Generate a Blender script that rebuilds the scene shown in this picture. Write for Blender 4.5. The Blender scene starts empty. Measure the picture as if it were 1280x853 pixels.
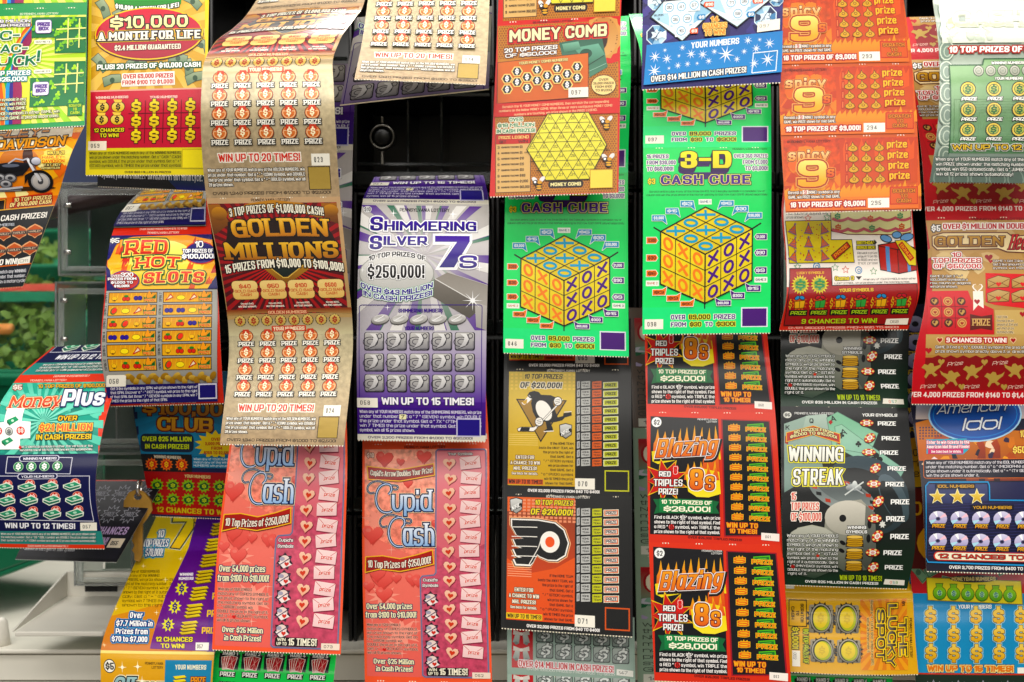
import bpy, math, random
import numpy as np
from mathutils import Vector, geometry
S = bpy.context.scene
COL = S.collection
PI = math.pi
F = 1900.0          # focal length in pixels of the 1280 px wide photograph
CX, CY, CZ = 640.0, 426.5, 1.45
def W3(px, py, Y): return ((px-CX)*Y/F, Y, CZ+(CY-py)*Y/F)

# ------------------------------------------------------------------ colours
def hx(s):
    if not isinstance(s, str): return tuple(s)
    s = s.lstrip('#'); al = 0.0
    if len(s) == 3: s = ''.join(c*2 for c in s)
    if len(s) == 8: al = int(s[6:], 16)/255
    v = [int(s[i:i+2], 16)/255 for i in (0, 2, 4)]
    return tuple(c/12.92 if c <= .04045 else ((c+.055)/1.055)**2.4 for c in v)+(al,)

# ------------------------------------------------------------------ lettering: a stroke alphabet of my own
GL = {
'A':(6,'003860 1252'),'B':(6,'0008 ~084868644404 ~044464604000'),'C':(6,'~666808006062'),'D':(6,'0008 ~083868603000'),
'E':(5,'58080050 0444'),'F':(5,'580800 0444'),'G':(6,'~6668080060 606434'),'H':(6,'0008 6068 0464'),'I':(0,'0008'),
'J':(4,'~48400002'),'K':(6,'0008 0368 2560'),'L':(5,'080050'),'M':(8,'0008438880'),'N':(6,'00086068'),'O':(6,'~380800606838'),
'P':(6,'0008 ~084868634303'),'Q':(6,'~380800606838 3260'),'R':(6,'0008 ~084868634303 3360'),'S':(6,'~6668080464600002'),
'T':(6,'0868 3038'),'U':(6,'~08006068'),'V':(6,'083068'),'W':(9,'0820476798'.replace('6798','7098')),'X':(6,'0068 0860'),'Y':(6,'083468 3430'),
'Z':(6,'08680060'),'0':(5,'~280800505828'),'1':(2,'062820'),'2':(5,'~0608585400 0050'),'3':(5,'~0608585424 ~2454500002'),
'4':(6,'40480262'),'5':(5,'580804 ~0454500002'),'6':(5,'~240400505424 ~04085857'),'7':(5,'085810'),'8':(5,'~280804545828 ~240400505424'),
'9':(5,'~280804545828 ~54500001'),'$':(6,'~6667070464610102 3m31 3739'),'!':(0,'0308 0001'),'.':(0,'0001'),',':(0,'010m'),"'":(0,'0608'),
'-':(3,'0434'),'&':(6,'~601618484603004063'),'(':(2,'~28060220'),')':(2,'~08262200'),'"':(2,'0608 2628'),':':(0,'0102 0506'),
'+':(4,'0444 2226'),'*':(4,'0444 2226 1335'),'/':(4,'0048'),'=':(4,'0343 0545'),'#':(5,'0353 0555 1018 4048'),
'a':(5,'5650 ~260600505626'),'b':(5,'0008 ~260600505626'),'c':(5,'~555606005051'),'d':(5,'5058 ~260600505626'),
'e':(5,'~03535606005051'),'f':(3,'~381810 0636'),'g':(5,'~565n0n ~260601515626'),'h':(5,'0008 ~04065650'),'i':(0,'0004 0708'),
'j':(2,'~262n0n 2728'),'k':(5,'0008 0256 2350'),'l':(0,'0008'),'m':(8,'0006 ~04064640 ~44468680'),'n':(5,'0006 ~04065650'),
'o':(5,'~260600505626'),'p':(5,'060n ~260600505626'),'q':(5,'565n ~260600505626'),'r':(4,'0006 ~030646'),'s':(5,'~5556060353500001'),
't':(3,'~181030 0636'),'u':(5,'~06005056'),'v':(6,'063066'),'w':(8,'0620456086'),'x':(5,'0056 0650'),'y':(6,'0630 661n'),'z':(5,'06560050')}
def _cv(c): return {'m':-1,'n':-2}.get(c, None) if not c.isdigit() else int(c)
def strokes(ch, it):
    w, st = GL[ch]; out = []
    for s in st.split():
        cur = s[0] == '~'; s = s.lstrip('~')
        p = [(float(_cv(s[i])), float(_cv(s[i+1]))) for i in range(0, len(s), 2)]
        closed = p[0] == p[-1] and len(p) > 3
        if cur:
            for _ in range(it):
                q = [p[0]]
                for k in range(len(p)-1):
                    a, b = p[k], p[k+1]
                    e0 = .25 if k > 0 else 0; e1 = .75 if k < len(p)-2 else 1
                    if e0: q.append((a[0]*.75+b[0]*.25, a[1]*.75+b[1]*.25))
                    if e1 < 1: q.append((a[0]*.25+b[0]*.75, a[1]*.25+b[1]*.75))
                q.append(p[-1]); p = q
        out.append((p, closed, cur))
    return w, out
def thick(p, closed, r, ext, butt=True):
    """polygons (quads, join discs) for a polyline of half width r"""
    P = [np.array(q, float) for q in p]
    if closed: P = P[:-1]
    n = len(P); polys = []
    if not closed and ext:
        d = P[0]-P[1]; P[0] = P[0]+d/max(np.linalg.norm(d), 1e-9)*ext
        d = P[-1]-P[-2]; P[-1] = P[-1]+d/max(np.linalg.norm(d), 1e-9)*ext
    nseg = n if closed else n-1
    dirs = []
    for i in range(nseg):
        d = P[(i+1) % n]-P[i]; L = np.linalg.norm(d); dirs.append(d/max(L, 1e-9))
    for i in range(nseg):
        p0, p1 = P[i], P[(i+1) % n]; m = np.array((-dirs[i][1], dirs[i][0]))*r
        polys.append([tuple(p0+m), tuple(p1+m), tuple(p1-m), tuple(p0-m)])
    for i in (range(n) if closed else range(1, n-1)):
        a, b = dirs[i-1], dirs[i]; cr = a[0]*b[1]-a[1]*b[0]
        if abs(cr) < .02: continue
        sd = -1 if cr > 0 else 1
        na, nb = np.array((-a[1], a[0]))*sd, np.array((-b[1], b[0]))*sd
        den = 1+float(na@nb)
        if den > .4: polys.append([tuple(P[i]), tuple(P[i]+na*r), tuple(P[i]+(na+nb)/den*r), tuple(P[i]+nb*r)])
        else:
            polys.append([tuple(P[i]+r*np.array((math.cos(k*PI/4+.39), math.sin(k*PI/4+.39)))*1.05) for k in range(8)])
    return polys
def union(polys):
    vs, fs = [], []
    for p in polys:
        a = sum(p[i][0]*p[(i+1) % len(p)][1]-p[(i+1) % len(p)][0]*p[i][1] for i in range(len(p)))
        if abs(a) < 1e-9: continue
        if a < 0: p = p[::-1]
        fs.append(list(range(len(vs), len(vs)+len(p)))); vs += [Vector(q) for q in p]
    r = geometry.delaunay_2d_cdt(vs, [], fs, 1, 1e-5)
    return [tuple(v) for v in r[0]], [f for f, o in zip(r[2], r[5]) if o]
_gc = {}
def glyph(ch, q, px, py, gx, gy, slab, it):
    """glyph of cap height 1: q = width of one grid unit, px/py = pen, gx/gy = outline growth"""
    key = (ch, round(q, 2), round(px, 2), round(py, 2), round(gx, 3), round(gy, 3), slab, it)
    if key in _gc: return _gc[key]
    _, q, px, py, gx, gy, _, _ = key; q = max(q, .01); px = max(px, .03); py = max(py, .03)
    w, st = strokes(ch, it)
    polys = []
    ax, ay = px/2+gx, py/2+gy            # half pens
    k = ay/ax                            # work in a space where the pen is round
    def tr(p): return ((p[0]*q+px/2)*k, py/2+p[1]/8*(1-py))
    for p, closed, cur in st:
        P = [tr(a) for a in p]
        ext = gy+(0 if closed else py/2*(0.98))
        polys += thick(P, closed, ay, 0 if closed else ext)
        if slab and not closed and not cur:
            for e, o in ((0, 1), (-1, -2)):
                if abs(p[e][1]-p[o][1]) > abs(p[e][0]-p[o][0])*.9 and p[e][1] in (0, 6, 8) and abs(p[e][1]-p[o][1]) > 1:
                    x, y = P[e]; hw = (px*1.0)*k+gx*k; hh = py*.33+gy
                    yc = y+(py*.17 if p[e][1] > 0 else -py*.17)
                    polys.append([(x-hw, yc-hh), (x+hw, yc-hh), (x+hw, yc+hh), (x-hw, yc+hh)])
    # trim what sticks out above and below
    lo = -gy if not any(c in 'gjpqy,$' for c in ch) else -1; hi = 1+gy
    polys = [[(x/k, min(max(y, lo), hi if ch != '$' else 2)) for x, y in p] for p in polys]
    r = union(polys)
    _gc[key] = r
    return r

# ------------------------------------------------------------------ flat artwork: printed shapes in layers
class Art:
    def __init__(s, x0, y0, x1, y1):
        s.box = (x0, y0, x1, y1); s.el = []; s.bb = []; s.k = (x1-x0)/155 if x1-x0 > 5 else 3.5
    def add(s, V, Fc, C, zf=None):
        """V points, Fc convex faces, C one colour or one per point"""
        V = [(float(a), float(b)) for a, b in V]
        if not V or not Fc: return
        if isinstance(C, str): C = hx(C)
        if isinstance(C, tuple) and not isinstance(C[0], tuple): C = [C]*len(V)
        b = (min(v[0] for v in V), min(v[1] for v in V), max(v[0] for v in V), max(v[1] for v in V))
        z = 0
        for (c, zz) in s.bb:
            if zz > z and b[0] < c[2] and b[2] > c[0] and b[1] < c[3] and b[3] > c[1]: z = zz
        z = math.ceil(z)+1 if zf is None else zf
        s.last = z
        s.bb.append((b, z)); s.el.append((V, Fc, C, z))
    def grad(s, V, c, c2, horiz=False):
        a, b = hx(c), hx(c2); i = 0 if horiz else 1
        lo = min(v[i] for v in V); hi = max(v[i] for v in V)
        return [tuple(a[k]+(b[k]-a[k])*((v[i]-lo)/max(hi-lo, 1e-6)) for k in range(4)) for v in V]
    def R(s, x0, y0, x1, y1, c, c2=None, h=False):
        V = [(x0, y0), (x1, y0), (x1, y1), (x0, y1)]
        s.add(V, [[0, 1, 2, 3]], s.grad(V, c, c2, h) if c2 else c)
    def P(s, V, c, c2=None, h=False):
        t = geometry.tessellate_polygon([[Vector((a, b, 0)) for a, b in V]])
        s.add(V, [list(f) for f in t], s.grad(V, c, c2, h) if c2 else c)
    def ring(s, V, c, w):      # outline of a closed polygon
        v, f = union(thick(list(V)+[V[0]], True, w/2, 0)); s.add(v, f, c)
    def L(s, V, c, w):         # a line
        v, f = union(thick(V, False, w/2, 0)); s.add(v, f, c)
    def seg(s, lines, c, w):   # several lines in one layer
        pl = []
        for l in lines: pl += thick(l, False, w/2, 0)
        v, f = union(pl); s.add(v, f, c)
    def ell(s, cx, cy, rx, ry, n=20, rot=0, a0=0, a1=2*PI):
        full = abs(a1-a0-2*PI) < 1e-6; m = n if full else n+1
        ca, sa = math.cos(rot), math.sin(rot); out = []
        for k in range(m):
            a = a0+(a1-a0)*k/n; x, y = rx*math.cos(a), ry*math.sin(a)
            out.append((cx+x*ca-y*sa, cy+x*sa+y*ca))
        return out
    def E(s, cx, cy, rx, ry=None, c='fff', c2=None, n=20, rot=0):
        V = s.ell(cx, cy, rx, ry or rx, n, rot); s.add(V, [list(range(n))], s.grad(V, c, c2) if c2 else c)
    def rr(s, x0, y0, x1, y1, r):
        V = []
        for cx, cy, a in ((x1-r, y1-r, 0), (x0+r, y1-r, 1), (x0+r, y0+r, 2), (x1-r, y0+r, 3)):
            for k in range(4): V.append((cx+r*math.cos(PI/2*(a+k/3)), cy+r*math.sin(PI/2*(a+k/3))))
        return V
    def RR(s, x0, y0, x1, y1, r, c, c2=None):
        V = s.rr(x0, y0, x1, y1, r); s.add(V, [list(range(len(V)))], s.grad(V, c, c2) if c2 else c)
    def RB(s, x0, y0, x1, y1, r, c, w): s.ring(s.rr(x0, y0, x1, y1, r), c, w)
    def box_(s, x0, y0, x1, y1, c, w): s.ring([(x0, y0), (x1, y0), (x1, y1), (x0, y1)], c, w)
    def star(s, cx, cy, r, r2, n, c, rot=-PI/2, c2=None, sy=1):
        V = [(cx+(r if k % 2 == 0 else r2)*math.cos(rot+k*PI/n), cy+sy*(r if k % 2 == 0 else r2)*math.sin(rot+k*PI/n)) for k in range(2*n)]
        V.append((cx, cy)); m = 2*n
        s.add(V, [[k, (k+1) % m, m] for k in range(m)], s.grad(V, c, c2) if c2 else c)
    def rays(s, cx, cy, x0, y0, x1, y1, n, c, rot=0, fr=.5, fade=None):
        """sun rays clipped to a box; colour fades to `fade` at the centre"""
        R_ = 2*max(abs(x1-x0), abs(y1-y0))
        V, Fc, C = [], [], []
        for k in range(n):
            a, b = rot+2*PI*k/n, rot+2*PI*(k+fr)/n
            p = [(cx, cy), (cx+R_*math.cos(a), cy+R_*math.sin(a)), (cx+R_*math.cos(b), cy+R_*math.sin(b))]
            for ax, lo, hi in ((0, x0, x1), (1, y0, y1)):
                p = clip(p, ax, lo, 1); p = clip(p, ax, hi, -1)
            if len(p) < 3: continue
            Fc.append(list(range(len(V), len(V)+len(p)))); V += p
        if not V: return
        c = hx(c)
        if fade:
            f = hx(fade); D = max(math.hypot(v[0]-cx, v[1]-cy) for v in V)
            C = [tuple(f[i]+(c[i]-f[i])*min(1, math.hypot(v[0]-cx, v[1]-cy)/D*1.6) for i in range(4)) for v in V]
        else: C = [c]*len(V)
        s.add(V, Fc, C)
    def heart(s, cx, cy, r, c, c2=None, rot=0):
        V = []
        for k in range(16):
            t = 2*PI*k/16; x = .062*r*16*math.sin(t)**3; y = -.062*r*(13*math.cos(t)-5*math.cos(2*t)-2*math.cos(3*t)-math.cos(4*t))
            V.append((cx+x*math.cos(rot)-y*math.sin(rot), cy+x*math.sin(rot)+y*math.cos(rot)))
        s.P(V, c, c2)
    def blobs(s, x0, y0, x1, y1, n, r, cols, seed=1, k=7):
        rg = random.Random(seed)
        for _ in range(n):
            cx, cy = rg.uniform(x0, x1), rg.uniform(y0, y1); q = r*rg.uniform(.5, 1.2)
            V = [(min(max(cx+q*rg.uniform(.5, 1.1)*math.cos(2*PI*i/k), x0), x1), min(max(cy+q*rg.uniform(.4, 1)*math.sin(2*PI*i/k), y0), y1)) for i in range(k)]
            try: s.P(V, rg.choice(cols))
            except Exception: pass
    def text_layout(s, x0, y0, x1, y1, t, wt, gap=None, slab=False, uneven=0):
        H = y1-y0; n = len(t.replace(' ', '')); gap = H*.09 if gap is None else gap
        sw = sum(GL[c][0] if c != ' ' else 0 for c in t); ns = t.count(' ')
        px = wt*H; W = x1-x0
        for _ in range(30):
            free = W-n*px-(len(t)-1)*gap
            tot = sw+ns*2.6
            q = free/max(tot, .5)
            if q >= px*.33 or n == 0 or tot < 1: break
            px *= .9; gap *= .93
        if tot < 3: q = min(q, px)
        return H, px, max(q, .02*H), gap, ns
    def T(s, x0, y0, x1, y1, t, c, c2=None, o=None, ow=.8, o2=None, ow2=1.8, wt=.2, sh=0, slab=False, arc=0, gap=None, it=2, first=1, pyr=.8, slope=0, dx=0, dy=0, sc=None, grow=0, uneven=0):
        """t fitted into the box (capitals from y0 to y1). o/o2 outline colours, sc drop shadow"""
        if sc: s.T(x0+dx, y0+dy, x1+dx, y1+dy, t, sc, wt=wt, sh=sh, slab=slab, arc=arc, gap=gap, it=it, slope=slope, grow=(ow2 if o2 else ow if o else 0), uneven=uneven)
        H, px, q, gap, ns = s.text_layout(x0, y0, x1, y1, t, wt, gap, slab)
        py = min(px*pyr, H*.185)
        hp = H/s.k; it = min(it, 0 if hp < 2.6 else 1 if hp < 15 else 2)
        lay = []
        if o2: lay.append((ow2, hx(o2), None))
        if o: lay.append((ow, hx(o), None))
        lay.append((grow, hx(c), hx(c2) if c2 else None))
        for g, ca, cb in lay:
            VV = ([], [], []), ([], [], [])
            x = x0
            for i, ch in enumerate(t):
                V, Fc, C = VV[i % 2]
                if ch == ' ': x += q*2.6+gap; continue
                gv, gf = glyph(ch, q/H, px/H, py/H, g/H, g/H, slab, it)
                b = len(V)
                for (a, d) in gv:
                    X = x+a*H; Y_ = d*H
                    if uneven: Y_ = Y_*(1+uneven*math.sin(i*2.1))
                    tt = (X-x0)/max(x1-x0, 1e-6)
                    Yd = y1-Y_-arc*(1-(2*tt-1)**2)+slope*(tt-.5)
                    V.append((X+sh*Y_, Yd))
                    if cb:
                        f = min(max(1-d, 0), 1); C.append(tuple(ca[k]+(cb[k]-ca[k])*f for k in range(4)))
                    else: C.append(ca)
                Fc += [[b+j for j in f] for f in gf]
                x += GL[ch][0]*q+px+gap
            s.add(VV[0][0]+VV[1][0], VV[0][1]+[[j+len(VV[0][0]) for j in f] for f in VV[1][1]], VV[0][2]+VV[1][2]) if g <= 0 else s.add2(VV)
    def add2(s, VV):
        """overlapping outlines of neighbouring letters: every second one a hair higher"""
        s.add(*VV[0])
        if VV[1][0]: s.add(*VV[1], zf=s.last+.35)
    def para(s, x0, y0, x1, y1, lines, c, o=None, ow=.5, wt=.17, just=True):
        wt = wt*.9; ow = min(ow, s.k*.55)
        n = len(lines); lh = (y1-y0)/n; mx = max(len(l) for l in lines)
        for i, l in enumerate(lines):
            w = (x1-x0)*(1 if just and len(l) > mx*.72 else len(l)/mx)
            s.T(x0, y0+i*lh+lh*.14, x0+w, y0+i*lh+lh*.80, l, c, o=o, ow=ow, wt=wt, it=1)
    def sub(s, other, fn):
        for V, Fc, C, z in other.el: s.add([fn(v) for v in V], Fc, C)
def clip(p, ax, val, sgn):
    out = []; n = len(p)
    for i in range(n):
        a, b = p[i], p[(i+1) % n]
        da, db = (a[ax]-val)*sgn, (b[ax]-val)*sgn
        if da >= 0: out.append(a)
        if da*db < 0:
            t = da/(da-db); out.append(tuple(a[k]+(b[k]-a[k])*t for k in range(len(a))))
    return out

# ------------------------------------------------------------------ materials
def mat(name, base=(.8, .8, .8), rough=.5, metal=0, trans=0, noise=0, scale=60, spec=.5, coat=0, attr=False, ior=1.45, bump=0, emit=None):
    m = bpy.data.materials.new(name); m.use_nodes = True; nt = m.node_tree; N = nt.nodes; K = nt.links
    b = N['Principled BSDF']
    b.inputs['Roughness'].default_value = rough; b.inputs['Metallic'].default_value = metal
    b.inputs['Transmission Weight'].default_value = trans; b.inputs['IOR'].default_value = ior
    b.inputs['Specular IOR Level'].default_value = spec; b.inputs['Coat Weight'].default_value = coat
    b.inputs['Coat Roughness'].default_value = .17
    base = hx(base) if isinstance(base, str) else base
    tc = N.new('ShaderNodeTexCoord'); nz = N.new('ShaderNodeTexNoise'); nz.inputs['Scale'].default_value = scale; nz.inputs['Detail'].default_value = 5
    K.new(tc.outputs['Object'], nz.inputs['Vector'])
    if attr:
        at = N.new('ShaderNodeAttribute'); at.attribute_name = 'Ink'
        n2 = N.new('ShaderNodeMath'); n2.operation = 'SUBTRACT'; K.new(nz.outputs['Fac'], n2.inputs[0]); n2.inputs[1].default_value = .5
        am = N.new('ShaderNodeMath'); am.operation = 'MULTIPLY_ADD'; K.new(at.outputs['Alpha'], am.inputs[0]); am.inputs[1].default_value = 3.0; am.inputs[2].default_value = noise
        mu = N.new('ShaderNodeMath'); mu.operation = 'MULTIPLY_ADD'; K.new(n2.outputs[0], mu.inputs[0]); K.new(am.outputs[0], mu.inputs[1]); mu.inputs[2].default_value = 1
        vm = N.new('ShaderNodeVectorMath'); vm.operation = 'SCALE'; K.new(at.outputs['Color'], vm.inputs[0]); K.new(mu.outputs[0], vm.inputs['Scale'])
        gm = N.new('ShaderNodeGamma'); gm.inputs['Gamma'].default_value = 1.17; K.new(vm.outputs[0], gm.inputs['Color'])
        hs = N.new('ShaderNodeHueSaturation'); hs.inputs['Saturation'].default_value = 1.1; K.new(gm.outputs[0], hs.inputs['Color'])
        K.new(hs.outputs[0], b.inputs['Base Color'])
    else:
        cr = N.new('ShaderNodeMix'); cr.data_type = 'RGBA'
        cr.inputs['A'].default_value = tuple(c*(1-noise) for c in base[:3])+(1,); cr.inputs['B'].default_value = tuple(min(1, c*(1+noise)) for c in base[:3])+(1,)
        K.new(nz.outputs['Fac'], cr.inputs['Factor']); K.new(cr.outputs['Result'], b.inputs['Base Color'])
    if bump:
        bp = N.new('ShaderNodeBump'); bp.inputs['Strength'].default_value = bump; bp.inputs['Distance'].default_value = .001
        nb = N.new('ShaderNodeTexNoise'); nb.inputs['Scale'].default_value = scale*.35; K.new(tc.outputs['Object'], nb.inputs['Vector'])
        K.new(nb.outputs['Fac'], bp.inputs['Height']); K.new(bp.outputs[0], b.inputs['Normal'])
    return m
M_PRINT = mat('printed_gloss_paper', rough=.5, noise=.08, scale=260, attr=True, coat=.2, bump=.15, spec=.2)

M_FOIL = mat('foil_scratch_print', rough=.36, noise=.08, scale=260, attr=True, coat=.55, bump=.2, spec=.4, metal=.3)

# ------------------------------------------------------------------ strips of tickets on curved surfaces
LAY = 0.00006
def herm(t, xs, ys):
    xs = np.array(xs, float); ys = np.array(ys, float); n = len(xs)
    h = np.diff(xs); d = np.diff(ys, axis=0)/h[:, None]
    m = np.zeros_like(ys); m[0] = d[0]; m[-1] = d[-1]
    for i in range(1, n-1):
        m[i] = (d[i-1]*h[i]+d[i]*h[i-1])/(h[i-1]+h[i])
    t = np.asarray(t, float); k = np.clip(np.searchsorted(xs, t, side='right')-1, 0, n-2)
    s = (t-xs[k])/h[k]; s = s[:, None]; hk = h[k][:, None]
    return (2*s**3-3*s**2+1)*ys[k]+(s**3-2*s**2+s)*hk*m[k]+(-2*s**3+3*s**2)*ys[k+1]+(s**3-s**2)*hk*m[k+1]
class Sheet:
    """rows: (s, xL, yL, xR, yR, Y[, YR]); bow = forward bulge in metres"""
    def __init__(self, rows, bow=.001, wave=0):
        self.xs = [r[0] for r in rows]; self.bow = bow; self.wave = wave
        self.ys = [list(W3(r[1], r[2], r[5]))+list(W3(r[3], r[4], r[6] if len(r) > 6 else r[5])) for r in rows]
    def pos(self, u, s):
        p = herm(s, self.xs, self.ys); u = u[:, None]
        q = p[:, :3]*(1-u)+p[:, 3:]*u
        q[:, 1] -= self.bow*4*(u*(1-u))[:, 0]+self.wave*np.sin(s*5+u[:, 0]*2.5)
        return q
    def nor(self, u, s):
        e = 1e-3
        a = self.pos(u+e, s)-self.pos(u-e, s); b = self.pos(u, s+e)-self.pos(u, s-e)
        n = np.cross(b, a); n /= np.maximum(np.linalg.norm(n, axis=1), 1e-12)[:, None]
        n[n[:, 1] > 0.0] *= 1
        return n
def teeth(x0, x1, y, dirn, n=42, d=.55):
    return [(x0+(x1-x0)*(i+.5*j)/n, y+dirn*(d if j else 0)) for i in range(n) for j in (0, 1)]
def ticket_mesh(name, art, sheet, s0, s1, parent, v0=0, v1=1, step=.0028, edge='f2ead6', perf=True, s_at=None, back='c9c2b2', label=None, m=None):
    """the ticket's art box maps to u in 0..1 and s in s0..s1; only v0..v1 of it is made"""
    ax0, ay0, ax1, ay1 = art.box; W_, H_ = ax1-ax0, ay1-ay0
    # number of bands from the real length
    sv = np.linspace(s0+(s1-s0)*v0, s0+(s1-s0)*v1, 40); pp = sheet.pos(np.full(40, .5), sv)
    Ln = np.linalg.norm(np.diff(pp, axis=0), axis=1).sum(); nb = max(3, int(Ln/step))
    cuts = [ay0+H_*(v0+(v1-v0)*i/nb) for i in range(nb+1)]; bh = cuts[1]-cuts[0]
    NU = 4; ucuts = [ax0+W_*i/NU for i in range(1, NU)]
    V, Cc, Z, Fc = [], [], [], []
    def put(poly, z):
        b = len(V)
        for p in poly: V.append(p[:2]); Cc.append(p[2:]); Z.append(z)
        Fc.append(list(range(b, b+len(poly))))
    def piece(poly, z):
        ys = [p[1] for p in poly]; lo, hi = min(ys), max(ys)
        if hi <= cuts[0] or lo >= cuts[-1]: return
        if lo < cuts[0]: poly = clip(poly, 1, cuts[0], 1)
        if hi > cuts[-1]: poly = clip(poly, 1, cuts[-1], -1)
        if len(poly) < 3: return
        xs = [p[0] for p in poly]
        parts = [poly]
        if max(xs)-min(xs) > W_*.22:
            for uc in ucuts:
                nx = []
                for q in parts:
                    a = [p[0] for p in q]
                    if min(a) < uc-1e-6 and max(a) > uc+1e-6:
                        nx += [r for r in (clip(q, 0, uc, 1), clip(q, 0, uc, -1)) if len(r) > 2]
                    else: nx.append(q)
                parts = nx
        for q in parts:
            ys = [p[1] for p in q]; lo, hi = max(min(ys), cuts[0]), min(max(ys), cuts[-1])
            if hi-lo <= bh*.8: put(q, z); continue
            i0 = max(0, int((lo-cuts[0])/bh)); i1 = min(nb-1, int((hi-cuts[0])/bh))
            for i in range(i0, i1+1):
                r = clip(clip(q, 1, cuts[i], 1), 1, cuts[i+1], -1)
                if len(r) > 2: put(r, z)
    ec = hx(edge); bc = hx(back)
    y0c, y1c = cuts[0], cuts[-1]
    for zz, cc in ((0, ec), (-5, bc)):
        for i in range(nb):
            for j in range(NU):
                xa, xb = ax0+W_*j/NU, ax0+W_*(j+1)/NU
                put([(xa, cuts[i])+cc, (xb, cuts[i])+cc, (xb, cuts[i+1])+cc, (xa, cuts[i+1])+cc], zz)
    nf = len(Fc)
    for V2, F2, C2, z in art.el:
        ya = min(v[1] for v in V2); yb = max(v[1] for v in V2)
        if yb <= cuts[0] or ya >= cuts[-1]: continue
        inside = ya >= cuts[0] and yb <= cuts[-1]
        b = len(V); V += V2; Cc += C2; Z += [z]*len(V2)
        for f in F2:
            if inside:
                ys = [V2[k][1] for k in f]; xs = [V2[k][0] for k in f]
                if max(ys)-min(ys) <= bh*.9 and max(xs)-min(xs) <= W_*.22:
                    Fc.append([k+b for k in f]); continue
            piece([tuple(V2[k])+tuple(C2[k]) for k in f], z)
    if perf and v1 >= .999:      # torn perforation along the bottom
        d = H_*0.006*(150/ H_ if H_ > 0 else 1)*1.0; d = .0007/ Ln*H_*(v1-v0)
        n = 44
        for i in range(n):
            x = ax0+W_*(i+.2)/n; x2 = ax0+W_*(i+.8)/n
            put([(x, y1c)+ec, (x2, y1c)+ec, ((x2*.75+x*.25), y1c+d*1.3)+ec, ((x*.75+x2*.25), y1c+d*1.3)+ec], 0)
    A = np.array(V); u = (A[:, 0]-ax0)/W_; v = (A[:, 1]-ay0)/H_; s = s0+(s1-s0)*v
    z = np.array(Z, float)[:, None]*LAY
    N_ = sheet.nor(u, s)
    # face the camera side
    cam = np.array((0, 0, CZ)); P0 = sheet.pos(u, s)
    sg = np.sign(((cam-P0)*N_).sum(1)); sg0 = 1 if sg.sum() >= 0 else -1
    N_ *= sg0
    P = P0+N_*z
    org = sheet.pos(np.array([.5]), np.array([sheet.xs[0]]))[0]
    if parent is not None: org = np.array(parent.location)
    # drop unused points, orient faces along the normal
    ln = np.array([len(f) for f in Fc], dtype=np.int32); fl = np.fromiter((i for f in Fc for i in f), dtype=np.int64)
    st = np.concatenate(([0], np.cumsum(ln)[:-1])).astype(np.int64)
    used = np.zeros(len(V), bool); used[fl] = True; ren = np.cumsum(used)-1
    Q = P-org; nrm = N_[fl[st]]
    a0, a1, a2 = Q[fl[st]], Q[fl[st+1]], Q[fl[st+2]]; g = np.cross(a1-a0, a2-a0)
    # Newell sum for robustness on long polygons
    nx = np.arange(len(fl))+1; nx[st+ln-1] = st; pa, pb = Q[fl], Q[fl[nx]]; cr = np.cross(pa, pb); g = np.add.reduceat(cr, st, axis=0)
    bad = (g*nrm).sum(1) < 0
    idx = np.arange(len(fl)); fi = np.repeat(np.arange(len(ln)), ln); off = idx-st[fi]
    src = np.where(bad[fi], st[fi]+ln[fi]-1-off, idx); fl = ren[fl[src]].astype(np.int32)
    Q = Q[used]; NN = N_[used]; CC = np.array(Cc, dtype=np.float32)[used]
    me = bpy.data.meshes.new(name); me.vertices.add(len(Q)); me.vertices.foreach_set('co', Q.ravel().astype(np.float32))
    me.loops.add(len(fl)); me.loops.foreach_set('vertex_index', fl); me.polygons.add(len(ln)); me.polygons.foreach_set('loop_start', st.astype(np.int32))
    try: me.polygons.foreach_set('loop_total', ln)
    except Exception: pass
    me.polygons.foreach_set('use_smooth', np.ones(len(ln), bool)); me.update(calc_edges=True)
    at = me.color_attributes.new('Ink', 'FLOAT_COLOR', 'POINT'); at.data.foreach_set('color', CC.ravel())
    me.validate()
    try: me.normals_split_custom_set_from_vertices(NN)
    except Exception as e: print('normals', e)
    me.materials.append(m or M_PRINT)
    ob = bpy.data.objects.new(name, me); COL.objects.link(ob)
    if parent is not None: ob.parent = parent
    if label: ob['label'] = label
    return ob
def tag(o, label, cat, group=None, kind=None):
    if label: o['label'] = label
    if cat: o['category'] = cat
    if group: o['group'] = group
    if kind: o['kind'] = kind
    return o
def strip(label, rows, tickets, bow=.001, wave=0, group='hanging strips of scratch tickets', cat='ticket strip', step=.0028, name='ticket_strip', edge='f2ead6', m=None):
    """tickets: (art, s0, s1, v0, v1)"""
    sh = Sheet(rows, bow, wave)
    r = bpy.data.objects.new(name, None); COL.objects.link(r)
    t0 = tickets[0]; st = sh.xs[0]
    r.location = tuple(sh.pos(np.array([.5]), np.array([st]))[0]); r.empty_display_size = .01
    tag(r, label, cat, group)
    for (art, s0, s1, v0, v1) in tickets:
        ticket_mesh('ticket', art, sh, s0, s1, r, v0, v1, step, perf=True, edge=edge, m=m)
    return r
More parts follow.
